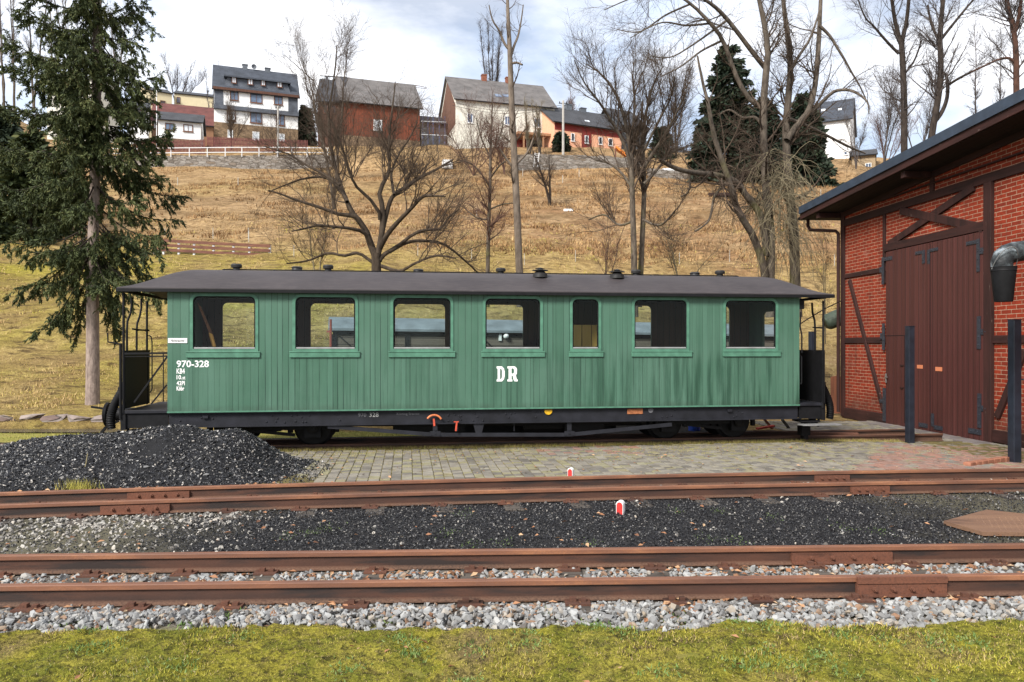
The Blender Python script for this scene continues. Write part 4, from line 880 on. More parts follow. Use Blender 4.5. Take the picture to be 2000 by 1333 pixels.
# wrapped pipe end showing behind the shed corner, board beside it
Yp = 21.2; o_ = Vector(P(1690, 800, Yp)); o_.z = -.2; wp = empty('water_crane', o_, 0, label='dark green wrapped pipe arm jutting out behind the brick shed corner', category='water crane'); L2 = lambda px, py: Vector(P(px,py,Yp))-o_
mb = MB(); mb.tube([L2(1612,632), L2(1618,629), L2(1640,620), L2(1665,610), L2(1690,606)], [.17,.23,.24,.20,.18], 14); obj('arm', mb, plain('green_tarp', (.045,.062,.045), .6, .5, 5, bump=.6, bd=.03), wp, smooth=True, sharp=60)
mb = MB(); mb.lathe([(.25,0),(.25,.12),(.14,.2),(.14,L2(1690,606).z+.2),(.02,L2(1690,606).z+.3)], (0,0,0), 16); obj('column', mb, M_BLACK, wp, smooth=True, sharp=40)
mb = MB(); x0, x1 = P(1623,0,19.9)[0], P(1647,0,19.9)[0]; mb.prism([(x0,-.2),(x1,-.2),(x1,P(0,742,19.9)[2]),((x0*.4+x1*.6),P(0,733,19.9)[2]),(x0,P(0,737,19.9)[2])], 19.88, 19.93); obj('board', mb, mk_wood('board_wood', (.20,.075,.04), (.09,.035,.02), (8,8,1), .8), None, label='upright rust-brown board beside the corner of the brick shed', category='board')
mb = MB(); mb.tube([P(1643,588,19.1), P(1610,604,18.6), P(1580,622,18), P(1560,635,17.6), P(1520,664,17.2)], .014, 6); obj('cable', mb, M_BLACK, None, label='thin black cable running down from the shed corner behind the carriage', category='cable')
# boards lying beyond the right bogie
random.seed(11)
for i, (pa, pb_, lab, cc) in enumerate([((1478,838),(1512,832),'bright red plank end lying on the ground beyond the right bogie',(.40,.05,.035)),((1492,818),(1508,838),'brown board leaning among scrap beyond the right bogie',(.22,.10,.06)),((1528,820),(1540,836),'dark board leaning beyond the right end of the carriage',(.05,.045,.04))]):
    mb = MB(); Y = 14.9+.2*i; mb.bar(P(*pa,Y), P(*pb_,Y), .12, .03); obj('plank', mb, plain('plank_%s' % ['red','brown','dark'][i], cc, .8), None, label=lab, category='plank')
mb = MB(); c = P(1356, 833, 15.3); mb.lathe([(.10,-.1),(.12,-.09),(.12,.08),(.10,.11),(.04,.12),(.04,.15)], (c[0], 15.3, -.07), 14); obj('canister', mb, plain('blue_plastic', (.02,.07,.42), .4), None, label='small blue plastic canister on the ground behind the carriage', category='canister', smooth=True, sharp=40)
mb = MB(); a = P(1470,843,14.7); b = P(1677,848,14.3); mb.bar((a[0],14.7,-.10),(b[0],14.3,-.10),.09,.09); obj('loose_rail', mb, M_DKRUST, None, label='loose rusty rail lying beside the track near the shed', category='rail', bevel=.02)

# ------------------------------------------------------------------ coal heap
HP = [(-300,925),(-150,890),(0,870),(60,859),(150,849),(219,845),(271,841),(310,834),(340,831),(374,832),(398,840),(426,843),(460,838),(484,847),(522,878),(557,902),(590,918),(640,932)]
hx = [(p-CX)/FP*10.4 for p, _ in HP]; hz = [CAMZ-(q_-CY)/FP*10.4 for _, q_ in HP]
def heap_z(X, Y):
    zt = np.interp(X, hx, hz); t = np.where(Y < 10.42, (10.42-Y)/(10.42-yC(X)-.62+.1*fbm(X*2,Y*0,3)), (Y-10.42)/np.clip(.9+.0*X+.13*(X+5),.6,1.3))
    sh = np.clip(1-np.clip(t,0,1.15)**1.35, -.12, 1)
    return -.15+(zt+.15)*sh+.035*fbm(X*3,Y*3,41)*np.clip(sh*2,0,1)+.012*fbm(X*14,Y*14,44)
heap = grid('coal_heap', np.arange(-9.2, -2.3, .035), np.arange(8.2, 11.75, .035), heap_z, plain('coal_dust', (.006,.006,.007), .8, .35, 7, .3, bump=.8, bd=.02), kind=None)
setp(heap, 'long low heap of black coal in front of the left end of the carriage', 'coal heap')
n = 72000; x = rng.uniform(-8.6,-2.45,n); y = rng.uniform(8.3,11.3,n); z = heap_z(x,y); k = z > -.135; x,y,z = x[k],y[k],z[k]
dust = np.exp(-((x+4.55-.35*(y-10))/.28)**2-((z-.28)/.20)**2); k = rng.random(len(x)) > .93*dust; x,y,z = x[k],y[k],z[k]
o = scatter('coal_lumps', CHIP, np.stack([x,y,z],1), np.clip(rng.lognormal(-4.22,.48,len(x)),.007,.055), rng, by_attr('coal_lump', [(0,(.007,.007,.009)),(.62,(.012,.012,.015)),(.82,(.045,.045,.048)),(.93,(.18,.175,.165)),(1,(.42,.38,.33))], .34, .55), parent=heap)
n = 900; x = rng.uniform(-3.6,-2.5,n); y = rng.uniform(9.2,10.9,n); scatter('coal_spill', CHIP, np.stack([x,y,np.full(n,-.105)],1), rng.uniform(.008,.026,n), rng, bpy.data.materials['coal_lump'], label='stray coal lumps spilled from the heap onto the paving', category='coal')
x, Y, z = -5.15, 9.0, -.13; n = 420; p = np.stack([x+rng.normal(size=n)*.10, Y+rng.normal(size=n)*.06, np.full(n,z)],1)
blades('grass_tuft', p, rng.uniform(.05,.17,n), rng.uniform(.005,.009,n), rng, by_attr('straw_blade', [(0,(.34,.27,.08)),(.5,(.42,.37,.08)),(1,(.30,.30,.06))], .8), lean=.55, kind='stuff', label='tuft of yellow grass at the foot of the coal heap', category='grass tuft')
mb = MB(); a = P(163,925,9.4); mb.tube([a, P(168,905,9.4), P(171,886,9.4)], .004, 5); obj('dry_stalk', mb, plain('straw', (.45,.38,.2), .8), None, label='single dry stalk standing against the coal heap', category='stalk')

# ------------------------------------------------------------------ paved yard
M_SETT = by_attr('sett_stone', [(0,(.13,.12,.105)),(.25,(.205,.188,.16)),(.45,(.25,.23,.19)),(.58,(.22,.205,.12)),(.70,(.245,.22,.145)),(.78,(.235,.17,.145)),(.88,(.25,.155,.125)),(1,(.30,.165,.125))], .85, .25, 7)
V_, F_, A_ = [], [], []; uu = FC.u(560,-1)-1.2; R9 = random.Random(4)
while uu < 15.2:
    w = R9.uniform(.115,.15); vv = -3.4-R9.random()*.2
    while vv < 4.2:
        l = R9.uniform(.10,.17); cu, cv = uu+w/2, vv+l/2; X, Y, _ = FC.w(cu, cv, 0)
        inyard = cv+l/2 < .46 and Y > yC(X)+.17 and FS.ox-.02+(19.2-Y)*.073 > X+.06 and X > -3.55+.5*(11.5-Y)+R9.uniform(-.1,.1)*2
        apron = cu > 11.2 and -.9 < cv < 4.2 and Y > yC(X)+.17 and abs(cv-(W/2-.395)) > .11 and abs(cv-(W/2+.395)) > .11 and FS.ox-.02+(19.2-Y)*.073 > X+.06
        if inyard or apron:
            if cu > 11.2 and not apron: pass
            zt = -.118+R9.gauss(0,.0025)-.055*float(sstep(10.5,13.6,cu)); g = .0045; tx, ty = R9.gauss(0,.02), R9.gauss(0,.02)
            px_ = CX+FP*X/Y; py_ = CY+FP*1.72/Y
            red = (py_ > 864+(px_-1780)*.02 and px_ > 1690+(900-py_)*1.2) or (1050 < px_ < 1260 and py_ < 888 and R9.random() < .30)
            at = R9.uniform(.72,1) if red and R9.random() < .8 else R9.uniform(0,.70)
            b = len(V_); e2 = .006
            for du, dv, dz in ((-1,-1,0),(1,-1,0),(1,1,0),(-1,1,0)): V_.append(FC.w(cu+du*(w/2-g), cv+dv*(l/2-g), -.24))
            for du, dv in ((-1,-1),(1,-1),(1,1),(-1,1)): V_.append(FC.w(cu+du*(w/2-g), cv+dv*(l/2-g), zt-e2+du*tx*w+dv*ty*l))
            for du, dv in ((-1,-1),(1,-1),(1,1),(-1,1)): V_.append(FC.w(cu+du*(w/2-g-e2), cv+dv*(l/2-g-e2), zt+du*tx*w+dv*ty*l))
            for k in range(4): k2 = (k+1)%4; F_ += [(b+k,b+k2,b+4+k2,b+4+k),(b+4+k,b+4+k2,b+8+k2,b+8+k)]
            F_.append((b+8,b+9,b+10,b+11)); A_ += [at]*12
        vv += l
    uu += w
link('paved_yard', npmesh('paved_yard', np.array(V_), np.array(F_), np.array(A_)), M_SETT, kind='structure')
mb = MB()
pl_ = [(-3.2, yC(-3.2)+.10), (0, yC(0)+.10), (4, yC(4)+.10), (10, yC(10)+.10)]; top_ = [FC.w(15.2,.47,0)[:2], FC.w(9,.47,0)[:2], FC.w(5,.47,0)[:2], FC.w(1.9,.47,0)[:2]]
mb.prism([(0,0),(1,0),(1,1)], 0, .001); mb.v = [(x,y,-.127-(.06 if x > 6.5 else 0)) for x,y in pl_+top_]; mb.f = [tuple(range(8))]
m = Mt('mossy_joints', .95, .1); m.col(m.ramp(m.noise(3, 6, m.pos, .7), [(.35,(.085,.07,.045)),(.55,(.15,.125,.05)),(.7,(.19,.13,.07))])); m.bump(m.noise(50,3,m.pos),.8,.02)
obj('yard_bed', mb, m.m, None, kind='structure')
n = 42000; u_ = rng.uniform(1.0,12.5,n); v_ = np.concatenate([rng.uniform(.36,.62,n//2), .46-np.abs(rng.normal(size=n-n//2))*.9]); q = np.array([FC.w(a,b,-.126-.055*float(sstep(10.5,13.6,a))) for a, b in zip(u_, v_)])
k = (q[:,1] > yC(q[:,0])+.2)&((v_ > .34)|(fbm(q[:,0]*1.8,q[:,1]*2.4,55) > -.06)); q = q[k]
blades('joint_grass', q, rng.uniform(.012,.045,len(q))*(1+.8*(v_[k] > .36)), rng.uniform(.003,.007,len(q)), rng, by_attr('dry_grass', [(0,(.20,.13,.06)),(.4,(.36,.28,.11)),(.75,(.28,.26,.06)),(1,(.17,.21,.045))], .85), lean=1.0, label='short dry grass along the carriage track and in the paving joints', category='grass')
# brick kerb of the raised patch near the right post
for i, (a, b) in enumerate([((1888,905),(1968,893))]):
    A, B = P(*a, FP*1.70/(a[1]-CY)), P(*b, FP*1.70/(b[1]-CY)); mb = MB(); A = Vector((A[0],A[1],-.125)); B = Vector((B[0],B[1],-.125)); n = 7
    for k in range(n): mb.bar(A.lerp(B,(k+.04)/n), A.lerp(B,(k+.96)/n), .11, .07)
    obj('brick_edging', mb, plain('edging_brick', (.27,.115,.07), .85, .4, 10), None, label='short row of orange bricks edging the paving by the right post', category='edging', bevel=.006)
# fouling-point markers
def marker(px, Y, ptop, wpx, label):
    x, _, zt = P(px, ptop, Y); w = wpx/FP*Y/1.25; e = empty('marker_post', (x, Y, -.14), R_(-24), label=label, category='marker post', group='red and white marker posts beside the rails')
    h = zt+.14; mr, mw = (bpy.data.materials['marker_red'], bpy.data.materials['marker_white']) if 'marker_red' in bpy.data.materials else (plain('marker_red', (.50,.035,.03), .5, .2, 25), plain('marker_white', (.72,.72,.70), .5, .1, 25))
    prof = [(-w/2,-.05),(w/2,-.05),(w/2,h-w*.35),(w*.36,h-w*.12),(w*.15,h),(-w*.15,h),(-w*.36,h-w*.12),(-w/2,h-w*.35)]
    mb = MB(); mb.prism(prof, -w/2, w/2); obj('shaft', mb, mw, e, bevel=.003); mb = MB(); mb.prism([(p[0]*.82, p[1]-(.012 if i > 1 else 0)) for i, p in enumerate(prof)], -w/2-.003, -w/2-.0005); obj('red_face', mb, mr, e)
marker(1115, 9.47, 914, 13, 'red and white marker stub behind the far rail, on the edge of the paving'); marker(1212, 7.86, 978, 18, 'red and white marker stub standing in the coal grit between the tracks')
# steel inspection plate
mb = MB(); pol = [(4.17,7.32),(4.28,6.88),(5.5,6.84),(5.62,7.3),(4.9,7.82)]
mb.v = [(x,y,-.135) for x,y in pol]+[(x,y,-.100) for x,y in pol]; mb.f = [(4,3,2,1,0),(5,6,7,8,9)]+[(i,(i+1)%5,5+(i+1)%5,5+i) for i in range(5)]
hp = obj('steel_cover', mb, mk_rust('cover_rust', (.20,.115,.07), (.15,.085,.055), (.10,.06,.045), .6), None, label='rusty checkered steel cover plate on the coal grit at right', category='cover plate')
mb = MB()
for i in range(16):
    for j in range(9):
        x, y = 4.50+i*.058+(j%2)*.029, 6.98+j*.058; mb.lathe([(.009,0),(.006,.005)], (x,y,-.1002), 6)
obj('tread_studs', mb, bpy.data.materials['cover_rust'], hp)
# small tufts on the coal grit
cs = [(560,1047),(608,1040),(905,1004),(875,1040),(920,1064),(985,1060),(1320,998),(1405,1000),(1430,1055),(1650,1030),(1505,1010),(1160,1064),(640,1033),(1380,1052),(1720,1040)]
Pq = []
for px, py in cs:
    Y = FP*1.73/(py-CY); x = (px-CX)/FP*Y; Pq.append(np.stack([x+rng.normal(size=60)*.06, Y+rng.normal(size=60)*.09, np.full(60,-.13)],1))
Pq = np.concatenate(Pq); blades('grit_weeds', Pq, rng.uniform(.006,.026,len(Pq)), rng.uniform(.003,.008,len(Pq)), rng, bpy.data.materials['weed'], lean=1.4, label='little green weeds scattered on the black coal grit', category='weeds')

# ------------------------------------------------------------------ left strip: brook with stone edging, bank
mb = MB(); xs = np.linspace(-30, -6.2, 30); mb.v = [(x, 14.85-.01*x, -.125) for x in xs]+[(x, 15.75-.012*x, -.125) for x in xs]; mb.f = [(i,i+1,31+i,30+i) for i in range(29)]
m = Mt('brook_water', .12, .5); m.col(m.ramp(m.noise(2,5,m.pos), [(.3,(.02,.022,.02)),(.7,(.06,.062,.06))])); m.bump(m.noise(9,4,m.map(m.pos,(1,3,1))),.3,.02); obj('brook', mb, m.m, None, kind='structure')
rs = random.Random(9); mb = MB(); x = -30.0
while x < -6.0:
    l = rs.uniform(.3,.75); y = 15.72-.012*x; 
    bm = bmesh.new()
    for k in range(16): bm.verts.new(Vector((x+l/2+rs.uniform(-.5,.5)*l*1.02, y+.2+rs.uniform(-.2,.25), -.0+rs.uniform(-.14,.15))))
    r = bmesh.ops.convex_hull(bm, input=bm.verts); bmesh.ops.delete(bm, geom=[g for g in r['geom_interior'] if isinstance(g, bmesh.types.BMVert)], context='VERTS'); bm.verts.index_update()
    mb.add([v.co[:] for v in bm.verts], [[v.index for v in f.verts] for f in bm.faces]); bm.free(); x += l*.9
obj('stone_edging', mb, mk_stone('edging_stone', [(.11,.075,.065),(.20,.145,.125),(.30,.25,.22),(.16,.12,.11)], 1.3, (.2,.17,.15)), None, label='low row of rough stones edging the brook below the bank', category='stone edging')
n = 30000; x = rng.uniform(-16,9,n); y = rng.uniform(11.6,15.6,n); k = ((x < -5.9)|((y > 13.9+.13*(x+3))&(x < -1.4)))&(y < 14.9-.01*x+3*(x > -6)); x, y = x[k], y[k]
blades('verge_grass', np.stack([x,y,np.full(len(x),-.16)],1), rng.uniform(.03,.09,len(x)), rng.uniform(.006,.012,len(x)), rng, by_attr('verge_blade', [(0,(.30,.24,.09)),(.4,(.32,.30,.07)),(1,(.20,.24,.05))], .85), lean=.9, label='grassy verge behind the coal heap and the carriage track', category='grass')
# ------------------------------------------------------------------ hillside grass
n = 210000; Y = 15.9+36*rng.random(n)**1.25; X = rng.uniform(-.80,.62,n)*Y; k = (hill_base(X,Y)[1] > 15.9)&(fbm(X*.7,Y*1.0,64)+.5*fbm(X*2.5,Y*3,65) > -.10+.25*rng.random(n)); X, Y = X[k], Y[k]; Z = H(X,Y)
cl = fbm(X*1.1,Y*1.4,61)*.42+fbm(X*.25,Y*.35,62)*.30; at = np.clip(.52+cl+rng.normal(size=len(X))*.12,0,1)
hh = .72*(.05+.09*rng.random(len(X))**2)*(.75+.012*Y)*(1+.7*sstep(.08,.3,fbm(X*.9,Y*1.2,63)))
blades('hill_tufts', np.stack([X,Y,Z-.02],1), hh, .010+.0009*Y, rng, by_attr('hill_blade', [(0,(.08,.05,.024)),(.2,(.18,.11,.05)),(.40,(.42,.285,.14)),(.58,(.54,.39,.19)),(.76,(.42,.36,.075)),(1,(.28,.27,.035))], .9, .1), lean=1.3, attr=at, label='tufts of dry winter grass covering the lower hillside', category='grass')

n = 150000; Y = rng.uniform(42,86,n); X = rng.uniform(-.66,.62,n)*Y; k = (fbm(X*.22,Y*.5,91)+.6*fbm(X*.9,Y*1.3,92)+.15*sstep(-10,8,X) > .12+.2*rng.random(n)); X, Y = X[k], Y[k]
blades('hill_scrub', np.stack([X,Y,H(X,Y)-.03],1), rng.uniform(.12,.38,len(X)), rng.uniform(.05,.10,len(X)), rng, by_attr('scrub_blade', [(0,(.07,.04,.02)),(.35,(.20,.11,.05)),(.7,(.40,.25,.12)),(1,(.54,.38,.19))], .9, .1), lean=1.0, attr=np.clip(.5+.6*fbm(X*.5,Y*.7,93)+rng.normal(size=len(X))*.15,0,1), label='rusty dead bracken and tussocks on the upper hillside', category='scrub')
# ------------------------------------------------------------------ bare trees
def nrm(a): return a/np.maximum(np.linalg.norm(a, axis=-1, keepdims=True), 1e-9)
def tubes(P_, R_w, sides):
    B, N, _ = P_.shape; T = np.gradient(P_, axis=1); T = nrm(T); mean = nrm(T.mean(1)); ref = np.where(np.abs(mean[:,2:3]) < .8, np.array([[0,0,1.]]), np.array([[1.,0,0]]))
    n1 = nrm(ref[:,None]-T*np.sum(ref[:,None]*T, -1, keepdims=True)); b = np.cross(T, n1); a = np.arange(sides)*2*math.pi/sides
    V = P_[:,:,None]+(n1[:,:,None]*np.cos(a)[None,None,:,None]+b[:,:,None]*np.sin(a)[None,None,:,None])*R_w[:,:,None,None]
    i = (np.arange(B)[:,None,None]*N+np.arange(N-1)[None,:,None])*sides; k = np.arange(sides)[None,None,:]; k2 = (k+1)%sides
    F = np.stack([i+k, i+k2, i+sides+k2, i+sides+k], -1).reshape(-1,4); return V.reshape(-1,3), F
def joinm(name, parts, m, parent, smooth=True, **kw):
    V, F, o = [], [], 0
    for v, f in parts: V.append(v); F.append(f+o); o += len(v)
    return link(name, npmesh(name, np.concatenate(V), np.concatenate(F), smooth=smooth), m, parent, **kw)
def interp(P_, idx, t):
    N = P_.shape[1]; s = t*(N-1); i = np.minimum(s.astype(int), N-2); f = (s-i)
    if P_.ndim == 3: return P_[idx,i]*(1-f)[:,None]+P_[idx,i+1]*f[:,None], nrm(P_[idx,i+1]-P_[idx,i])
    return P_[idx,i]*(1-f)+P_[idx,i+1]*f
def grow(rg, PR, n, t0, t1, ang, L, rr, N=6, wob=.2, trop=.03, asd=.2, rmin=.003, taper=.3):
    Pp, Rp = PR; ln = np.linalg.norm(np.diff(Pp, axis=1), axis=2).sum(1); idx = rg.choice(len(Pp), n, p=ln/ln.sum()); t = rg.uniform(t0, t1, n)
    p, T = interp(Pp, idx, t); r = interp(Rp, idx, t); w = rg.normal(size=(n,3)); w = nrm(w-T*np.sum(w*T,1,keepdims=True)); a = rg.normal(ang, asd, n)[:,None]
    d = nrm(np.cos(a)*T+np.sin(a)*w+np.array([0,0,trop*3])); ll = rg.uniform(L[0], L[1], n)*(1-.55*t)/(N-1); out = [p]
    for k in range(N-1): d = nrm(d+rg.normal(size=(n,3))*wob+np.array([0,0,trop])); out.append(out[-1]+d*ll[:,None])
    r0 = np.maximum(np.minimum(r*.8, np.maximum(r*rr, rmin)), rmin*.6); return np.stack(out,1), r0[:,None]*np.linspace(1,taper,N)[None]
def limbs_px(limbs, Y0, rg, spread=1.6, N=14, rscale=.72):
    PP, RR = [], []
    for L in limbs:
        L = [q if len(q) == 4 else (*q, None) for q in L]; dyt = rg.uniform(-spread, spread) if L[0][3] is None else 0
        pts_, rs_ = [], []; m_ = len(L)
        for i, (px, py, r, dy) in enumerate(L):
            Y = Y0+(dy if dy is not None else dyt*(i/(m_-1))**1.2); pts_.append(P(px,py,Y)); rs_.append(r/FP*Y)
        s = np.linspace(0, m_-1, N); i = np.minimum(s.astype(int), m_-2); f = (s-i); q = np.array(pts_); rr_ = np.array(rs_)*rscale
        # Catmull-Rom for smooth limbs
        q0 = q[np.maximum(i-1,0)]; q1 = q[i]; q2 = q[i+1]; q3 = q[np.minimum(i+2,m_-1)]; f_ = f[:,None]
        c = .5*((2*q1)+(-q0+q2)*f_+(2*q0-5*q1+4*q2-q3)*f_**2+(-q0+3*q1-3*q2+q3)*f_**3)
        PP.append(c); RR.append(rr_[i]*(1-f)+rr_[i+1]*f)
    return np.array(PP), np.array(RR)
def bare_tree(name, label, base, PR, levels, mtrunk, mtwig, rg, group=None, category='tree'):
    e = empty(name, base, 0, label=label, category=category, group=group); off = np.array(base); pr = (PR[0]-off, PR[1])
    joinm('trunk', [tubes(pr[0], pr[1], 9)], mtrunk, e); cur = pr; parts = []; allp = [pr]
    for lv in levels:
        sq = lv.pop('src', -1); src = (pr[0][1:], pr[1][1:]) if sq == 'limbs' else allp[sq]; sides = lv.pop('sides', 3); cur = grow(rg, src, **lv); allp.append(cur); parts.append(tubes(*cur, sides))
    joinm('crown', parts, mtwig, e); return e
BARK = mk_bark('bark_brown', (.080,.060,.043), (.022,.016,.012)); TWIG = mk_bark('twig_brown', (.10,.072,.052), (.045,.032,.024), None, 4)
BARKG = mk_bark('bark_grey', (.145,.118,.092), (.038,.030,.024), (.12,.12,.02)); TWIGL = mk_bark('twig_pale', (.26,.22,.14), (.12,.095,.06), None, 4)
BARKD = mk_bark('bark_dark', (.055,.042,.034), (.018,.014,.012)); TWIGR = mk_bark('twig_reddish', (.15,.085,.065), (.08,.045,.035), None, 4); TWIGB = mk_bark('twig_blue', (.10,.085,.08), (.06,.05,.048), None, 4)
rg = np.random.default_rng(21)
T1 = [[(735,600,19,0),(735,560,17,0),(735,520,15,0),(734,495,14,0)],
 [(733,500,12),(724,478,11),(714,450,10),(700,430,9),(686,413,8),(676,390,7),(668,370,6.5),(660,345,6),(648,300,5),(641,236,4),(648,184,3),(655,132,2.5),(658,88,1.5)],
 [(738,500,10),(748,440,9),(746,400,8),(741,374,7),(756,346,6),(761,325,5),(760,287,4.5),(762,250,3.5),(768,200,2.5),(772,160,1.5)],
 [(740,490,9),(748,446,8),(760,399,7),(770,381,6.5),(795,364,6),(823,346,5),(851,332,4),(885,312,2.5)],
 [(742,485,9),(757,458,8),(781,430,7),(802,409,6),(825,385,5),(845,383,3.5),(870,384,2)],
 [(741,510,8),(750,498,7),(777,481,6),(812,455,5),(840,449,4.5),(861,447,4),(874,428,3),(898,408,2)],
 [(760,493,6),(795,474,5.5),(830,471,5),(868,478,4),(910,511,3),(940,540,2)],
 [(718,460,8),(704,432,7),(690,422,7),(662,419,6),(640,411,5),(620,404,5),(578,391,4),(550,380,3),(524,372,2)],
 [(728,480,7),(711,455,6),(686,447,5),(648,443,4.5),(620,441,4),(595,447,3),(570,452,2)],
 [(678,395,6),(676,388,6),(662,368,5),(648,354,5),(634,347,4.5),(620,346,4),(590,350,3),(562,360,2.5),(525,375,1.5)],
 [(664,362,5),(650,352,5),(634,342,4.5),(612,330,4),(595,321,3.5),(575,308,3),(560,300,2.5),(515,286,1.5)],
 [(742,430,6),(741,416,6),(725,392,5),(708,376,5),(697,366,4.5),(688,350,4),(680,330,4),(672,300,3.5),(664,278,3),(648,240,2.5),(628,200,2),(612,158,1.5),(575,125,1),(556,108,.8)],
 [(730,515,5),(700,495,5),(672,500,4.5),(640,495,4),(600,510,3),(560,515,2)],
 [(770,381,5),(766,360,4.5),(765,335,4),(780,300,3),(800,270,2.5),(815,240,1.5)],
 [(745,520,6),(780,530,5),(810,515,4),(850,500,3.5),(890,505,2.5)]]
bare_tree('bare_tree', 'large spreading bare tree with dark forked limbs behind the carriage roof', P(735,600,21), limbs_px(T1, 21, rg, 2.2, 14, .62),
  [dict(n=165,t0=.38,t1=1,src='limbs',ang=.75,L=(1.0,2.8),rr=.42,N=8,wob=.16,trop=.08,sides=5), dict(n=1300,t0=.15,t1=1,ang=.7,L=(.5,1.4),rr=.5,N=6,wob=.2,trop=.05,rmin=.006), dict(n=8500,t0=.1,t1=1,ang=.7,L=(.2,.7),rr=.6,N=4,wob=.22,trop=.02,rmin=.0045)], BARK, TWIG, rg)
auto_tree_later = ('tall fine-twigged bare tree on the slope behind the big forked tree', 652, 388, 76, 42, 150, 4)
T2 = [[(1016,600,8,0),(1015,550,7.5,0),(1013,500,7.3,0),(1009,400,7,0),(1004,300,6.5,0),(999,200,6,0),(996,110,5,0),(993,50,4,0),(991,0,3,0),(990,-60,2,0)],
 [(997,100,3),(985,85,2.6),(975,60,2),(962,40,1.5),(955,10,1)],[(998,110,3),(1004,90,2.5),(1012,70,2),(1018,40,1.4),(1022,10,1)],[(1001,124,2.5),(1010,123,2.2),(1020,127,1.8)],[(1003,330,2.5),(985,305,2),(975,290,1.4)],[(1004,325,2.5),(1030,298,2),(1042,270,1.6)]]
bare_tree('bare_tree', 'tall thin nearly branchless bare trunk rising through the frame behind the roof vents', P(1016,600,24), limbs_px(T2, 24, rg, .8, 14, 1.0),
  [dict(n=26,t0=.3,t1=1,ang=.9,L=(.5,1.6),rr=.3,N=7,wob=.16,trop=.08,sides=4), dict(n=150,t0=.2,t1=1,ang=.7,L=(.25,.7),rr=.5,N=5,wob=.2,rmin=.004)], mk_bark('bark_pale', (.20,.16,.125), (.09,.07,.055)), TWIG, rg)
T3 = [[(1240,620,10,0),(1239,560,9,0),(1238,480,8,0),(1236,420,7.5,0),(1234,350,7,0),(1232,300,6,0),(1222,240,5,0),(1206,190,4,0),(1180,150,3,0),(1145,125,1.6,0)],
 [(1248,600,9,.4),(1251,540,8,.4),(1255,450,7,.5),(1258,380,6.5,.6),(1257,320,6,.8),(1254,270,5,1),(1262,220,4,1),(1276,165,3,1),(1295,130,1.6,1)],
 [(1234,330,5),(1218,280,4.5),(1196,240,4),(1170,200,3),(1140,160,2),(1122,118,1.4)],[(1257,330,5),(1275,300,4.5),(1295,270,4),(1318,228,3),(1340,180,1.8)],[(1236,370,4),(1215,340,3.5),(1190,320,3),(1160,312,2)],
 [(1257,360,4),(1285,330,3.5),(1310,300,3),(1345,285,2)],[(1233,300,4),(1236,250,3.5),(1240,200,3),(1236,150,2),(1240,115,1.2)],[(1255,300,4),(1285,240,3.2),(1310,190,2.4),(1318,150,1.4)],[(1240,430,3.5),(1210,440,3),(1180,420,2.4),(1150,430,1.6)],[(1256,430,3.5),(1290,440,2.8),(1320,410,2)]]
bare_tree('bare_tree', 'bare tree with a double trunk and fine upswept crown right of the house row', P(1244,620,26), limbs_px(T3, 26, rg, 2.0),
  [dict(n=150,t0=.3,t1=1,ang=.6,L=(1.2,3.0),rr=.45,N=8,wob=.13,trop=.10,sides=4), dict(n=1300,t0=.1,t1=1,ang=.6,L=(.5,1.4),rr=.5,N=6,wob=.17,trop=.05,rmin=.006), dict(n=7500,t0=.1,t1=1,ang=.65,L=(.25,.7),rr=.6,N=4,wob=.2,trop=.02,rmin=.004)], BARKG, TWIG, rg)
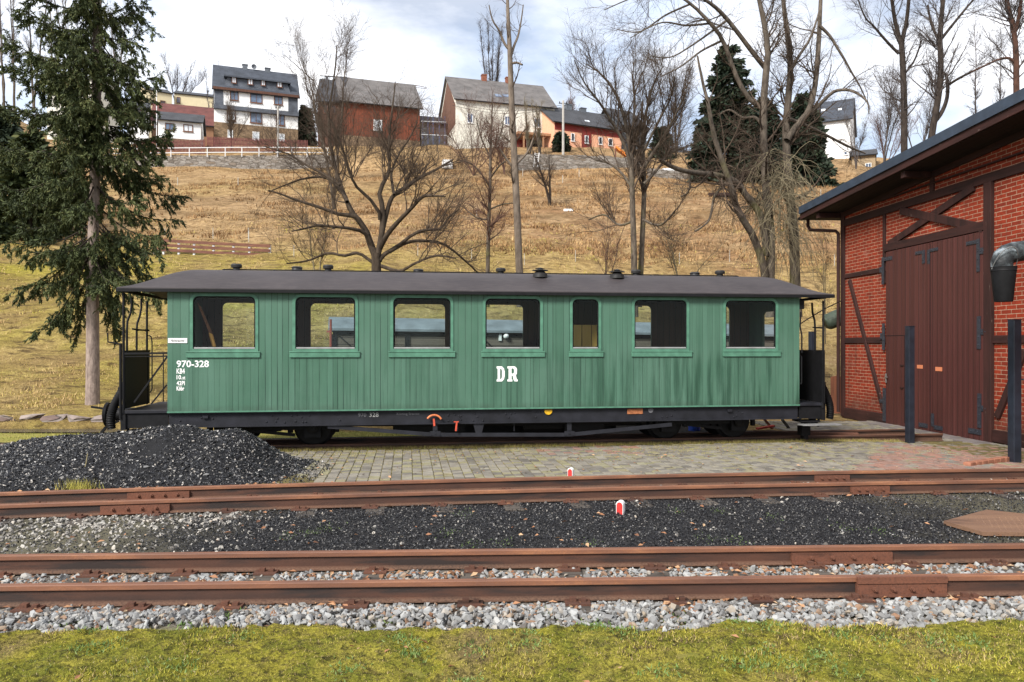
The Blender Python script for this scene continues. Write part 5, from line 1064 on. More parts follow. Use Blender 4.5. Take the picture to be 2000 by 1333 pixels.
T4 = [[(1556,620,16,0),(1553,545,14,0),(1551,462,13,0),(1543,378,12,.1),(1535,269,10.5,.2),(1540,189,9,.2),(1544,139,8,.3),(1540,84,7,.3),(1532,21,6,.3),(1524,-60,4,.3)],
 [(1506,620,15,-.4),(1504,545,13,-.4),(1506,462,12,-.4),(1497,378,11,-.4),(1492,294,10,-.5),(1492,202,9.5,-.6),(1497,134,9,-.6),(1500,100,8,-.7),(1492,42,7,-.8),(1478,-20,5,-.9)],
 [(1494,540,11,-.5),(1490,515,10,-.6),(1471,462,9.5,-.8),(1441,412,9,-1.2),(1429,370,8,-1.4),(1412,319,7.5,-1.6),(1393,260,6.5,-1.8),(1383,202,5,-2),(1374,168,4,-2),(1362,109,2.5,-2.1)],
 [(1497,500,10,-.5),(1488,428,9,-.7),(1454,378,9,-1),(1433,353,8.5,-1.2),(1395,342,8,-1.6),(1345,336,6.5,-2.2),(1312,326,6,-2.6),(1290,313,5,-2.9)],
 [(1494,215,7),(1462,192,6.5),(1437,147,6),(1412,80,5.5),(1387,46,5),(1349,8,4),(1300,-20,3),(1250,-10,2),(1180,20,1.2)],
 [(1497,136,7),(1471,104,6.5),(1446,71,6),(1420,38,5.5),(1395,13,5),(1360,-10,4),(1300,-40,3)],
 [(1537,275,9),(1556,245,8.5),(1580,215,8),(1593,160,7),(1599,84,6.5),(1603,0,5),(1606,-60,4)],
 [(1582,225,5),(1601,204,5),(1626,181,4.5),(1645,176,4),(1664,178,3.6),(1685,190,3),(1696,204,2.4),(1697,222,1.5)],
 [(1540,232,5),(1572,245,4.5),(1605,260,4),(1656,286,3.2),(1690,300,2)],[(1600,50,4.5),(1620,70,4),(1636,95,3.5),(1650,118,3),(1664,143,2.6),(1680,170,2),(1692,196,1.4)],
 [(1422,354,4.5),(1408,368,4),(1395,386,3.6),(1387,425,3),(1376,440,2.4),(1357,452,2)],[(1345,336,3.5),(1348,360,3),(1342,378,2.6),(1330,384,2)],
 [(1420,40,3.5),(1390,62,3),(1350,90,2.4),(1310,112,1.8),(1270,110,1.2)],[(1410,80,3.5),(1370,100,2.8),(1330,130,2.2),(1290,150,1.4)],[(1387,46,3.2),(1340,50,2.6),(1290,45,2),(1230,75,1.2)],[(1349,8,3),(1300,30,2.4),(1250,62,1.8),(1205,58,1)],
 [(1543,140,5),(1560,110,4),(1580,80,3.4),(1595,40,2.6),(1600,20,2)],[(1492,250,5),(1475,230,4),(1450,230,3.2),(1425,215,2.4),(1405,225,1.6)]]
bare_tree('bare_tree', 'huge multi-stemmed bare tree with mossy leaning trunks beside the brick shed', P(1530,620,22), limbs_px(T4, 22, rg, 1.6, 18),
  [dict(n=170,t0=.25,t1=1,ang=.8,L=(.9,2.6),rr=.35,N=9,wob=.16,trop=.03,sides=4), dict(n=1500,t0=.1,t1=1,ang=.7,L=(.5,1.3),rr=.45,N=7,wob=.2,trop=.0,rmin=.005), dict(n=6500,t0=.1,t1=1,ang=.7,L=(.25,.7),rr=.6,N=5,wob=.2,trop=-.02,rmin=.0035)], BARKG, TWIG, rg)
# pale hanging shoots round its two trunks
px_ = np.array([(1500+rg.uniform(-10,60), rg.uniform(300,470)) for _ in range(260)]); B0_ = np.array([P(a,b,21.5+rg.uniform(-.5,.5)) for a,b in px_]); d = nrm(rg.normal(size=(260,3))*np.array([1,.6,.4])+np.array([0,-.2,-.1])); out = [B0_]; 
for k in range(9): d = nrm(d+rg.normal(size=d.shape)*.22+np.array([0,0,-.28])); out.append(out[-1]+d*rg.uniform(.12,.24,260)[:,None])
q = np.stack(out,1); hb0 = (q, np.full((260,1),.0095)*np.linspace(1,.4,10)[None]); t2 = grow(rg, hb0, 700, .1, 1, .6, (.3,.8), .7, 6, .2, -.06, rmin=.004)
vn = empty('hanging_vines', P(1530,470,21.5), 0, label='pale tangled vines hanging around the mossy trunks beside the shed', category='vines'); off = np.array(vn.location)
joinm('vine_stems', [tubes(hb0[0]-off, hb0[1], 3), tubes(t2[0]-off, t2[1], 3)], TWIGL, vn)
T5 = [[(1767,420,9,0),(1766,280,8.5,0),(1766,200,8,0),(1763,120,7.5,0),(1760,75,7,0)],[(1761,85,6),(1770,45,5),(1775,0,4.5),(1778,-60,3.5)],[(1759,85,6),(1748,40,5),(1742,0,4.5),(1734,-50,3.5)],[(1755,105,4),(1738,88,3.6),(1720,68,3.2),(1705,50,2.6),(1690,35,2.2),(1676,0,1.6)],[(1762,150,3),(1785,120,2.5),(1800,80,2)]]
LV5 = lambda: [dict(n=60,t0=.35,t1=1,ang=.7,L=(1.2,3.2),rr=.3,N=8,wob=.15,trop=.05,sides=4), dict(n=420,t0=.1,t1=1,ang=.65,L=(.5,1.4),rr=.5,N=6,wob=.2,rmin=.007), dict(n=1500,t0=.1,t1=1,ang=.7,L=(.3,.8),rr=.6,N=4,wob=.2,rmin=.006)]
bare_tree('bare_tree', 'dark straight bare tree forking near the top edge, left one above the shed roof', P(1767,420,34), limbs_px(T5, 34, rg, 1.8), LV5(), BARKD, TWIGB, rg)
T6 = [[(1812,420,10,0),(1818,280,9,0),(1826,230,8.5,0),(1834,180,8,0),(1838,140,7.5,0),(1836,70,6.5,0),(1842,0,5.5,0),(1846,-60,4,0)],[(1820,245,6),(1838,222,5.5),(1849,195,5),(1851,165,4.5),(1847,145,3.5)],[(1840,75,4),(1858,52,3.6),(1880,25,3),(1905,-5,2.2)],[(1838,90,3.6),(1820,50,3),(1812,10,2.4)],[(1850,168,3.6),(1870,155,3.4),(1895,142,3),(1925,128,2.6),(1955,115,2)]]
bare_tree('bare_tree', 'leaning dark bare tree with a second stem, between two others above the shed roof', P(1812,420,33), limbs_px(T6, 33, rg, 1.8), LV5(), BARKD, TWIGB, rg)
T7 = [[(1990,420,9,0),(1986,250,8,0),(1985,170,7.5,0),(1984,100,7,0),(1978,50,6.5,0),(1968,10,5.5,0),(1960,-50,4,0)],[(1984,60,5),(1992,20,4.5),(1998,-40,3.5)],[(1985,125,4),(1970,114,3.6),(1950,117,3.2),(1925,128,2.6),(1895,142,2)]]
bare_tree('bare_tree', 'reddish-brown bare trunk at the top right corner above the shed roof', P(1990,420,30), limbs_px(T7, 30, rg, 1.2), LV5(), mk_bark('bark_red', (.10,.05,.035), (.03,.018,.014)), TWIGB, rg)
T8 = [[(952,600,6,0),(953,500,5.5,0),(955,420,5,0),(957,360,4.5,0),(958,300,3.6,0),(960,240,2.4,0),(962,190,1.2,0)],[(956,365,2.6),(940,340,2.2),(920,320,1.8),(895,312,1)],[(957,350,2.6),(975,325,2.2),(995,310,1.6)],[(955,410,2.4),(980,400,2),(1010,396,1.4)],[(955,430,2.4),(930,425,2),(905,405,1.3)],[(958,310,2),(940,270,1.6),(930,230,1)],[(959,300,2),(978,262,1.6),(985,220,1)]]
bare_tree('bare_tree', 'slender bare tree with rusty fine twigs just left of the tall thin trunk', P(952,600,29), limbs_px(T8, 29, rg, 1.6),
  [dict(n=80,t0=.2,t1=1,ang=.9,L=(.8,2.0),rr=.4,N=7,wob=.15,trop=.05,sides=3), dict(n=700,t0=.1,t1=1,ang=.7,L=(.4,1.0),rr=.5,N=5,wob=.2,rmin=.004), dict(n=2400,t0=.1,t1=1,ang=.7,L=(.2,.5),rr=.6,N=4,wob=.2,rmin=.004)], BARKG, TWIGR, rg)
def auto_tree(label, px, pb, pt, Y, wpx, rpx, mtr, mtw, stems=1, dens=1.0, up=.10, ang=.55, name='bare_tree', category='tree', group=None, t0=.3, ground=True):
    """procedural bare tree standing at photo pixel px with its foot at pb, top at pt, crown about wpx wide"""
    b = np.array(P(px,pb,Y)); hgt = (pb-pt)/FP*Y; wd = wpx/FP*Y; PP, RR = [], []; r0 = rpx/FP*Y
    for s in range(stems):
        q = [b-np.array([0,0,.6])+np.array([0,0,0])]; lean = rg.normal(size=3)*np.array([.35,.35,0])*(1 if stems > 1 else .12)*wd/hgt; N = 12
        for k in range(1,N): q.append(q[0]+np.array([0,0,(hgt*(.95+.1*rg.random())+.6)*k/(N-1)])+lean*hgt*(k/(N-1))**1.3+rg.normal(size=3)*np.array([.003,.003,0])*hgt)
        PP.append(q); RR.append(np.linspace(r0, r0*.15, N)/(stems**.4))
    PR = (np.array(PP), np.array(RR)); rm = .22/FP*Y
    return bare_tree(name, label, tuple(b), PR, [dict(n=int(60*dens*max(1,stems*.6)),t0=t0,t1=1,ang=ang,L=(wd*.35,wd*.75),rr=.4,N=8,wob=.12,trop=up,sides=3,rmin=rm), dict(n=int(480*dens),t0=.1,t1=1,ang=.6,L=(wd*.14,wd*.34),rr=.5,N=6,wob=.17,trop=.04,rmin=rm), dict(n=int(2000*dens),t0=.1,t1=1,ang=.65,L=(wd*.06,wd*.16),rr=.7,N=4,wob=.2,trop=.02,rmin=rm*.8)], mtr, mtw, rg, group, category)
auto_tree(*auto_tree_later, BARKG, TWIG, 3, 1.5, .22, .45, t0=.35)
# background trees: (label, px, foot, top, Y, crown width, trunk radius px, ...)
auto_tree('upright poplar-like bare tree behind the cream house with two brick chimneys', 962, 300, 52, 112, 66, 4, BARKD, TWIGB, 5, 2.6, .22, .4, t0=.12)
auto_tree('small bluish bare tree on the skyline behind the yellow building', 345, 215, 125, 125, 70, 2.5, TWIGB, TWIGB, 4, .8, .2)
auto_tree('thin bare sapling between the yellow building and the slate-hung house', 410, 260, 130, 112, 34, 1.5, TWIGB, TWIGB, 2, .4, .2)
for lab, px, pt, w in [('leftmost tall bare tree on the skyline behind the spruce',8,-70,60),('second tall bare tree from the left on the skyline behind the spruce',28,-60,70),('forked bare tree on the skyline left of the spruce trunk',66,-80,80),('slim bare tree on the skyline close to the spruce top',104,-60,60),('bare tree on the skyline half hidden behind the spruce crown',150,-40,70),('bare tree on the skyline just right of the spruce crown',228,10,90)]:
    auto_tree(lab, px, 210, pt, 128, w, 3, BARKG, TWIGB, 2, .55, .2)
auto_tree('bare leaning larch with brown twigs beside the round chimney of the peach house', 1118, 280, 178, 118, 50, 2.5, TWIGR, TWIGR, 1, .7, .12, .8)
auto_tree('young straight larch on the skyline above the shed roof, left of a pair', 1906, 330, 48, 62, 60, 2.4, TWIGB, TWIGB, 1, .8, .08, 1.0)
auto_tree('young straight larch on the skyline above the shed roof, right of a pair', 1952, 330, 55, 64, 60, 2.2, TWIGB, TWIGB, 1, .8, .08, 1.0)
auto_tree('round-crowned bare tree on the skyline behind the left dark trunk above the shed', 1725, 330, 145, 70, 130, 2.6, TWIGB, TWIGB, 3, 1.0, .14)
auto_tree('twiggy bare tree on the skyline between the two dark trunks above the shed', 1795, 330, 150, 74, 110, 2.4, TWIGB, TWIGB, 3, .9, .14)
auto_tree('low bare bush beside the tan hut above the shed roof', 1730, 330, 230, 82, 90, 2, TWIGR, TWIGR, 4, .8, .1, name='bush', category='bush')
auto_tree('thin bare tree between the white tower house and the tan hut', 1672, 320, 215, 84, 60, 1.8, TWIGB, TWIGB, 3, .7, .15)
auto_tree('bare fruit tree standing alone on the brown slope below the peach house', 1074, 386, 296, 58, 90, 4, BARKD, TWIG, 2, .5, .06, .9)
auto_tree('left of two pollarded bare trees before the cream house', 1032, 318, 205, 86, 54, 3.5, BARKG, TWIGL, 3, .7, .3, .4)
auto_tree('right of two pollarded bare trees before the cream house', 1056, 318, 210, 86, 48, 3.5, BARKG, TWIGL, 3, .6, .3, .4)
auto_tree('spreading bare bush at the corner of the slate-hung white house', 452, 288, 212, 92, 80, 2, TWIG, TWIG, 6, .8, .16, name='bush', category='bush')
auto_tree('dense purplish bare bush below the cream house', 925, 335, 235, 80, 120, 2.2, TWIGR, TWIGR, 6, 1.5, .1, name='bush', category='bush')
auto_tree('dense purplish bare bush left of the carport', 985, 330, 240, 80, 70, 2, TWIGR, TWIGR, 6, 1.1, .1, name='bush', category='bush')
auto_tree('tangled brown bare bush at the foot of the rust-red barn', 790, 330, 262, 78, 110, 2, TWIG, TWIG, 5, .6, .08, name='bush', category='bush')
auto_tree('tangled bare thicket under the retaining wall left of the rust-red barn', 690, 345, 255, 76, 130, 2, TWIG, TWIG, 5, .7, .08, name='bush', category='bush')
auto_tree('bare sapling with pale fine twigs low on the slope, left of the big forked tree', 618, 560, 380, 27, 130, 2.5, TWIGL, TWIG, 2, .8, .1, .7)
auto_tree('bare sapling low on the slope at the foot of the double-trunked tree', 1180, 580, 380, 30, 120, 2, TWIG, TWIGR, 3, .7, .1, .7)
auto_tree('bare scrub with reddish twigs behind the multi-stemmed tree', 1330, 560, 430, 31, 170, 2, TWIGL, TWIG, 5, .8, .06, .8, name='bush', category='bush')
auto_tree('bare scrub of thin stems beside the left shed wall', 1612, 640, 470, 27, 90, 1.6, TWIGL, TWIG, 3, .45, .08, .8, name='bush', category='bush')
auto_tree('bare tree behind the peach house, left of the tall dark conifer', 1320, 300, 150, 90, 90, 3, BARKG, TWIGB, 3, .8, .18)

# ------------------------------------------------------------------ conifers
M_NEED = by_attr('spruce_needles', [(0,(.012,.018,.009)),(.4,(.036,.050,.018)),(.7,(.075,.090,.028)),(.93,(.125,.125,.042)),(1,(.16,.11,.05))], .7, .25)
M_NEED2 = by_attr('dark_needles', [(0,(.008,.014,.009)),(.6,(.024,.038,.021)),(1,(.060,.078,.036))], .7, .25)
M_SBARK = mk_bark('spruce_bark', (.34,.27,.235), (.15,.115,.10), None, 14)
def needles(rg, PR, n, size, wid, droop, t0=.15, attr0=.45):
    Pp, Rp = PR; ln = np.linalg.norm(np.diff(Pp,axis=1),axis=2).sum(1); idx = rg.choice(len(Pp), n, p=ln/ln.sum()); t = t0+(1-t0)*rg.random(n)**.8; p, T = interp(Pp, idx, t)
    w = rg.normal(size=(n,3)); d = nrm(T*.9+w*.55+np.array([0,0,-droop])); s = size*rg.uniform(.6,1.3,n); sd = nrm(np.cross(d, rg.normal(size=(n,3))))*(wid*s)[:,None]*.5; b = p+rg.normal(size=(n,3))*size*.12
    V = np.stack([b-sd*.5, b+sd*.5, b+d*s[:,None]*.55+sd, b+d*s[:,None], b+d*s[:,None]*.55-sd],1).reshape(-1,3)
    o = (np.arange(n)*5)[:,None]; F = np.concatenate([o+np.array([[0,1,2]]), o+np.array([[0,2,4]]), o+np.array([[4,2,3]])],0)
    cl = fbm(p[:,0]*2.3+p[:,2]*1.7, p[:,1]*2.3+p[:,2]*.9, 71)*.35; at = np.clip(attr0+cl+rg.normal(size=n)*.14, 0, 1); return V, F, np.repeat(at, 5)
SY = 18.3; sb = P(180,800,SY); sp = empty('spruce_tree', sb, 0, label='tall ragged spruce with a bare pale lower trunk at left', category='tree'); off = np.array(sb)
trk = limbs_px([[(180,815,14,0),(181,760,12.5,0),(181,640,11.5,0),(181,520,10.5,0),(184,400,9.5,0),(187,250,9,0),(189,100,8,0),(191,-20,7,0),(193,-180,5,0),(194,-380,1,0)]], SY, rg, 0, 24, 1.0)
joinm('trunk', [tubes(trk[0]-off, trk[1], 12)], M_SBARK, sp)
guide = [(40,285,12),(65,296,62),(30,262,2),(105,268,120),(150,320,150),(170,275,200),(215,302,195),(200,252,218),(250,332,272),(240,290,240),(300,318,322),(330,270,345),(285,262,300),(395,322,470),(360,268,400),(420,306,505),(440,285,520),(450,296,548),(470,262,560),(480,330,590),(430,245,470),
 (15,62,-5),(60,48,28),(85,52,22),(110,8,85),(125,58,112),(140,12,140),(175,20,160),(185,-8,218),(210,60,225),(245,-6,300),(270,30,300),(285,8,385),(320,60,330),(335,18,410),(360,75,390),(385,32,455),(400,90,430),(435,18,482),(455,60,500),(460,38,575),(475,85,655),(490,100,560),(500,122,640),(495,140,690),(470,232,610),(455,225,660),(380,120,400),(300,120,330),(230,110,260),(440,135,520),(465,250,590),(490,215,560)]
PB, RB = [], []
def sbranch(p0, p1, r):
    p0, p1 = np.array(p0), np.array(p1); t = np.linspace(0,1,9)[:,None]; sag = np.array([0,0,-1.0])*np.linalg.norm(p1-p0)*.10; c = p0+(p1-p0)*t+sag*np.sin(t*math.pi)*1.0+np.array([0,0,1.0])*np.linalg.norm(p1-p0)*.06*t**4; PB.append(c); RB.append(np.linspace(r, r*.25, 9))
tx = lambda py: np.array(P(np.interp(py,[-380,-20,100,400,800],[194,191,189,184,181]), py, SY))
for ya, tx_, ty in guide:
    dy = rg.uniform(-.9,.9); sbranch(tx(ya), P(tx_,ty,SY+dy), .022)
for k in range(44):   # whorls towards and away from the camera, and the part above the frame
    ya = rg.uniform(-330, 470); L = np.interp(ya, [-380,-100,100,300,450,500],[.1,1.0,1.6,2.0,1.9,1.2])*rg.uniform(.6,1.0); a = rg.choice([1,-1])*math.pi/2+rg.normal()*.6 if ya > 0 else rg.uniform(0,2*math.pi); b = tx(ya); sbranch(b, b+np.array([math.cos(a)*L, math.sin(a)*L, -L*rg.uniform(.2,.6)]), .020)
for k in range(34):
    ya = rg.uniform(-120,330); L = rg.uniform(.5,1.15); a = -math.pi/2+rg.normal()*.55; b = tx(ya); sbranch(b, b+np.array([math.cos(a)*L, math.sin(a)*L, -L*rg.uniform(.3,.8)]), .014)
br = (np.array(PB), np.array(RB)); sec = grow(rg, br, 2000, .12, 1, .75, (.40,.95), .45, 6, .10, -.11, rmin=.004); ter = grow(rg, sec, 4400, .1, 1, .6, (.12,.36), .6, 4, .12, -.14, rmin=.003)
joinm('branches', [tubes(br[0]-off, br[1], 5), tubes(sec[0]-off, sec[1], 3), tubes(ter[0]-off, ter[1], 3)], BARKD, sp)
n1_ = needles(rg, sec, 90000, .085, .26, .45, .15, .54); n2_ = needles(rg, ter, 110000, .08, .26, .5, .0, .54); n3_ = needles(rg, br, 12000, .09, .24, .3, .30)
V = np.concatenate([n1_[0],n2_[0],n3_[0]])-off; F = np.concatenate([n1_[1], n2_[1]+len(n1_[0]), n3_[1]+len(n1_[0])+len(n2_[0])]); link('crown', npmesh('crown', V, F, np.concatenate([n1_[2],n2_[2],n3_[2]])), M_NEED, sp)
def conifer(label, px, pb, pt, Y, wpx, m, dens=1.0, shape=.8, size=.55, name='conifer'):
    b = np.array(P(px,pb,Y)); h = (pb-pt)/FP*Y; R0 = wpx/2/FP*Y; e = empty(name, b, 0, label=label, category='tree')
    tr = (np.array([[[0,0,-1.5+(h*1.0+1.5)*k/9] for k in range(10)]]), np.array([np.linspace(.022*h,.002*h,10)])); joinm('trunk', [tubes(*tr, 8)], BARKD, e)
    nb = int(230*dens); t = rg.random(nb)**.85*.97; a = rg.uniform(0,2*math.pi,nb); L = R0*(1-t)**shape*rg.uniform(.70,1.08,nb)*(1+.22*fbm(a*2,t*9,81)); z0 = t*h
    P0 = np.stack([0*a,0*a,z0],1); P1 = np.stack([np.cos(a)*L,np.sin(a)*L,z0-L*.22],1); s = np.linspace(0,1,6)[None,:,None]; q = P0[:,None]*(1-s)+P1[:,None]*s-np.array([0,0,1.])*np.sin(s*math.pi)*(L*.06)[:,None,None]
    V, F, A = needles(rg, (q, np.zeros((nb,6))), int(15000*dens), size, .45, .25, .25, .42); link('crown', npmesh('crown', V, F, A), m, e); return e
conifer('tall dark conifer with a pointed top beside the peach house', 1424, 345, 82, 78, 160, M_NEED2, 1.5, .62, .6)
conifer('dark conifer with a broken outline behind the multi-stemmed bare tree', 1492, 350, 190, 82, 120, M_NEED2, .9, .6, .6)
conifer('broad dark spruce left of the white tower house', 1570, 362, 178, 76, 118, M_NEED2, 1.2, .7, .6)
conifer('dark green fir low at the left edge behind the spruce', 60, 470, 250, 44, 170, M_NEED, 1.2, .55, .42)
conifer('dark conifer clump at the left edge, lowest one', 5, 480, 200, 46, 150, M_NEED2, 1.1, .5, .42)
conifer('small dark conifer behind the spruce branches at left', 120, 440, 300, 50, 110, M_NEED, .8, .5, .42)
conifer('dark conifer between the slate-hung house and the rust-red barn', 597, 292, 205, 100, 40, M_NEED2, .5, .6, .6)
conifer('dark thuja between the peach house and the double-trunked tree', 1292, 320, 245, 88, 46, M_NEED2, .5, .4, .5)
conifer('round dark evergreen shrub by the wall of the peach house', 1096, 292, 260, 88, 30, M_NEED2, .4, .3, .4)
# ------------------------------------------------------------------ houses on the hill
M_RW = mk_render('white_render', (.80,.80,.79)); M_RC = mk_render('cream_render', (.66,.64,.56)); M_SLATE = mk_roofing('slate_roof', (.045,.052,.066), .45, .3); M_SLATEW = mk_roofing('slate_cladding', (.085,.095,.115), .3, .2); M_GREYR = mk_roofing('grey_shingle', (.115,.105,.10), .4, .32); M_DKROOF = mk_roofing('dark_roof', (.042,.043,.048), .4, .3); M_RTILE = mk_roofing('red_tile', (.105,.034,.028), .35, .4)
M_RUSTW = mk_planks('rust_boards', (.20,.052,.024), (.10,.032,.018), .2, .8); M_BROWNW = mk_planks('brown_boards', (.12,.055,.035), (.07,.032,.022), .2, .8); M_PEACH = mk_render('peach_render', (.72,.38,.24)); M_DKRED = mk_render('dark_red_render', (.20,.035,.030), (.12,.03,.03)); M_YEL = mk_render('yellow_render', (.60,.52,.34)); M_TAN = mk_stone('tan_stone', [(.22,.15,.09),(.30,.21,.13),(.17,.115,.07)], 2.0, (.14,.10,.07)); M_TANR = mk_render('tan_render', (.36,.27,.17))
M_WFR = plain('window_brown', (.13,.055,.03), .6); M_WFW = plain('window_white', (.75,.75,.74), .5, .05); M_PANE = plain('pane_blue', (.10,.14,.21), .08, .5, 1.2, .6); M_PANEW = plain('pane_curtained', (.62,.66,.70), .2, .25, 2, .5); M_PANED = plain('pane_dark', (.03,.035,.045), .08, .4, 1.5, .6); M_CHIM = plain('chimney_brick', (.20,.075,.045), .9, .35, 4); M_CHIMG = plain('chimney_slate', (.10,.11,.125), .8, .3, 4)
class House:
    def __init__(s, label, pl, yl, pr, yr, depth, base, eave, ridge, wall, roof, over=.35, name='house', cat='house', gable=None, build_roof=True):
        s.F = F = Fr.px(pl, yl, pr, yr); s.L, s.d = F.len, depth; s.zb, s.ze, s.zr = F.z(pl,base), F.z(pl,eave), F.z(pl,ridge,depth/2)
        s.e = empty(name, (F.ox, F.oy, 0), F.ang, label=label, category=cat); d, L = depth, s.L; s.zr = max(s.zr, s.ze+.2)
        sec = [(0,s.zb-3),(0,s.ze),(d/2,s.zr-.06),(d,s.ze),(d,s.zb-3)]; mb = MB(); n = 5
        mb.v = [(0,*p) for p in sec]+[(L,*p) for p in sec]; mb.f = [tuple(range(4,-1,-1)), tuple(range(5,10))]+[(i,(i+1)%5,5+(i+1)%5,5+i) for i in range(5)]; s.wall = obj('wall', mb, wall, s.e)
        mb = MB(); t = .16; sl = (s.zr-s.ze)/(d/2); o = over
        pr_ = [(-o,s.ze-o*sl),(d/2,s.zr),(d+o,s.ze-o*sl),(d+o,s.ze-o*sl+t),(d/2,s.zr+t),(-o,s.ze-o*sl+t)]
        mb.v = [(-o,*p) for p in pr_]+[(L+o,*p) for p in pr_]; mb.f = [(0,1,4,5),(1,2,3,4),(11,10,7,6),(10,9,8,7)]+[(i,6+i,6+(i+1)%6,(i+1)%6) for i in range(6)]; s.roof = obj('roof', mb, roof, s.e)
        mb = MB(); mb.box(-o, L+o, -o-.10, -o-.003, s.ze-o*sl+.0, s.ze-o*sl+.12); obj('gutter', mb, M_BLACK, s.roof)
        s.sl = sl
    def win(s, l, t, r, b, fr=None, pane=None, v=0.0, parent=None, bars=1, zoff=0):
        F = s.F; a, c = F.u(l, v), F.u(r, v); z0, z1 = F.z((l+r)/2, b, v), F.z((l+r)/2, t, v); w = .10 if (c-a) > .7 else .07; mb = MB()
        mb.prism(rect(a, c, z0, z1), v-.07, v-.002, [rect(a+w, c-w, z0+w, z1-w)])
        if bars: mb.box((a+c)/2-.03, (a+c)/2+.03, v-.06, v-.02, z0+w, z1-w)
        mb.box(a-.08, c+.08, v-.12, v-.0705, z0-.06, z0)
        o = obj('window', mb, fr or M_WFR, parent or s.e); mb = MB(); mb.box(a+w*.8, c-w*.8, v-.03, v-.004, z0+w*.8, z1-w*.8); obj('pane', mb, pane or M_PANE, o); return o
    def band(s, name, l, t, r, b, m, pr=.02, parent=None, v=0.0):
        F = s.F; mb = MB(); mb.box(F.u(l,v), F.u(r,v), v-pr, v-.001, F.z((l+r)/2,b,v), F.z((l+r)/2,t,v)); return obj(name, mb, m, parent or s.wall)
    def strip(s, name, l, tl, bl, r, tr_, br_, m, pr=.02, parent=None, v=0.0):
        """a slanted-in-the-picture horizontal strip: heights taken at the left end"""
        F = s.F; mb = MB(); mb.box(F.u(l,v), F.u(r,v), v-pr, v-.001, F.z(l,bl,v), F.z(l,tl,v)); return obj(name, mb, m, parent or s.wall)
    def chimney(s, l, r, t, m, v=None, n='chimney'):
        v = s.d/2 if v is None else v; F = s.F; a, c = F.u(l,v), F.u(r,v); zt = F.z((l+r)/2,t,v); mb = MB(); mb.box(a, c, v-.3, v+.3, s.zr-.6, zt-.1); mb.box(a-.05, c+.05, v-.35, v+.35, zt-.1, zt); obj(n, mb, m, s.roof)
    def skylight(s, l, t, r, b, m=None):
        F = s.F; v = s.d*.25
        for _ in range(3): zc = F.z((l+r)/2,(t+b)/2,v); v = min(max((zc-s.ze)/s.sl, .2), s.d/2-.2)
        a, c = F.u(l,v), F.u(r,v); hh = (b-t)/FP*(F.oy)/max(s.sl,.3)*.5*s.sl; dy = hh/s.sl*.9; mb = MB()
        q = lambda y: s.ze+y*s.sl+.16
        mb.add([(a,v-dy,q(v-dy)+.02),(c,v-dy,q(v-dy)+.02),(c,v+dy,q(v+dy)+.02),(a,v+dy,q(v+dy)+.02),(a,v-dy,q(v-dy)+.10),(c,v-dy,q(v-dy)+.10),(c,v+dy,q(v+dy)+.10),(a,v+dy,q(v+dy)+.10)], [(0,3,2,1),(4,5,6,7),(0,1,5,4),(1,2,6,5),(2,3,7,6),(3,0,4,7)])
        obj('skylight', mb, m or M_PANEW, s.roof)

# white house, slate-hung upper floor, long dormer
h = House('three-storey white house with slate-hung corners, long dormer and brown window frames', 418, 95, 582, 98.5, 9.5, 262, 173, 129, M_RW, M_SLATE, .25)
h.band('plinth', 418, 246, 582, 292, M_TAN, .10); h.strip('slate_panel', 418.5, 173, 207, 436, 0, 0, M_SLATEW, .05); h.strip('slate_panel', 563, 189, 222, 581.5, 0, 0, M_SLATEW, .05)
h.strip('pent_roof', 417, 205, 213, 583, 0, 0, M_SLATEW, .45); h.strip('eave_board', 416, 170, 175, 584, 0, 0, M_BROWNW, .38)
for q in [(449,177,466,197),(488.5,180.5,512.5,202),(535,186.5,552,205.5)]: h.win(*q)
for q, p in [((443,215,460,237),M_PANEW),((488.5,219,512,241.5),M_PANE),((539,224,556,246),M_PANE)]: h.win(*q, pane=p)
for q in [(444.5,254.5,455,269.5),(493,258,506.5,274),(545,262,556,276)]: h.win(*q, fr=M_WFW, pane=M_PANEW, v=-.105, bars=0)
F = h.F; mb = MB(); vd = .55; a, b = F.u(434,vd), F.u(571,vd); zd0, zd1 = F.z(434,164,vd), F.z(434,149.5,vd)
mb.add([(a,vd,zd0-.8),(b,vd,zd0-.8),(b-.6,vd+.1,zd1),(a+.6,vd+.1,zd1),(a,vd+3.6,zd0-.8),(b,vd+3.6,zd0-.8),(b-.6,vd+3.6,zd1+.4),(a+.6,vd+3.6,zd1+.4)], [(0,1,2,3),(5,4,7,6),(0,3,7,4),(1,5,6,2),(3,2,6,7),(4,5,1,0)])
dm = obj('dormer', mb, M_SLATEW, h.roof); mb = MB(); mb.add([(a+.2,vd-.3,zd1-.02),(b-.2,vd-.3,zd1-.02),(b-.2,vd+4,zd1+.75),(a+.2,vd+4,zd1+.75),(a+.2,vd-.3,zd1+.16),(b-.2,vd-.3,zd1+.16),(b-.2,vd+4,zd1+.93),(a+.2,vd+4,zd1+.93)], [(0,3,2,1),(4,5,6,7),(0,1,5,4),(1,2,6,5),(2,3,7,6),(3,0,4,7)]); obj('dormer_roof', mb, M_SLATE, dm)
for q in [(452.5,151,461.5,163),(484,154.5,494,166),(510,157,518,168),(541,160,551,171)]: h.win(*q, fr=M_WFR, pane=M_PANEW, v=vd-.02, parent=dm)
h.chimney(473.5,483.5,127,M_CHIMG); h.chimney(517.5,528,134,M_CHIMG)
mb = MB(); c = (F.u(496,h.d/2), h.d/2-.3, F.z(496,133,h.d/2)); mb.lathe([(.02,0),(.28,-.08),(.34,-.18),(.30,-.16),(.02,-.05)], c, 14, 'y'); mb.box(c[0]-.03,c[0]+.03,c[1],c[1]+.06,h.zr-.3,c[2]); obj('satellite_dish', mb, M_CHIMG, h.roof)

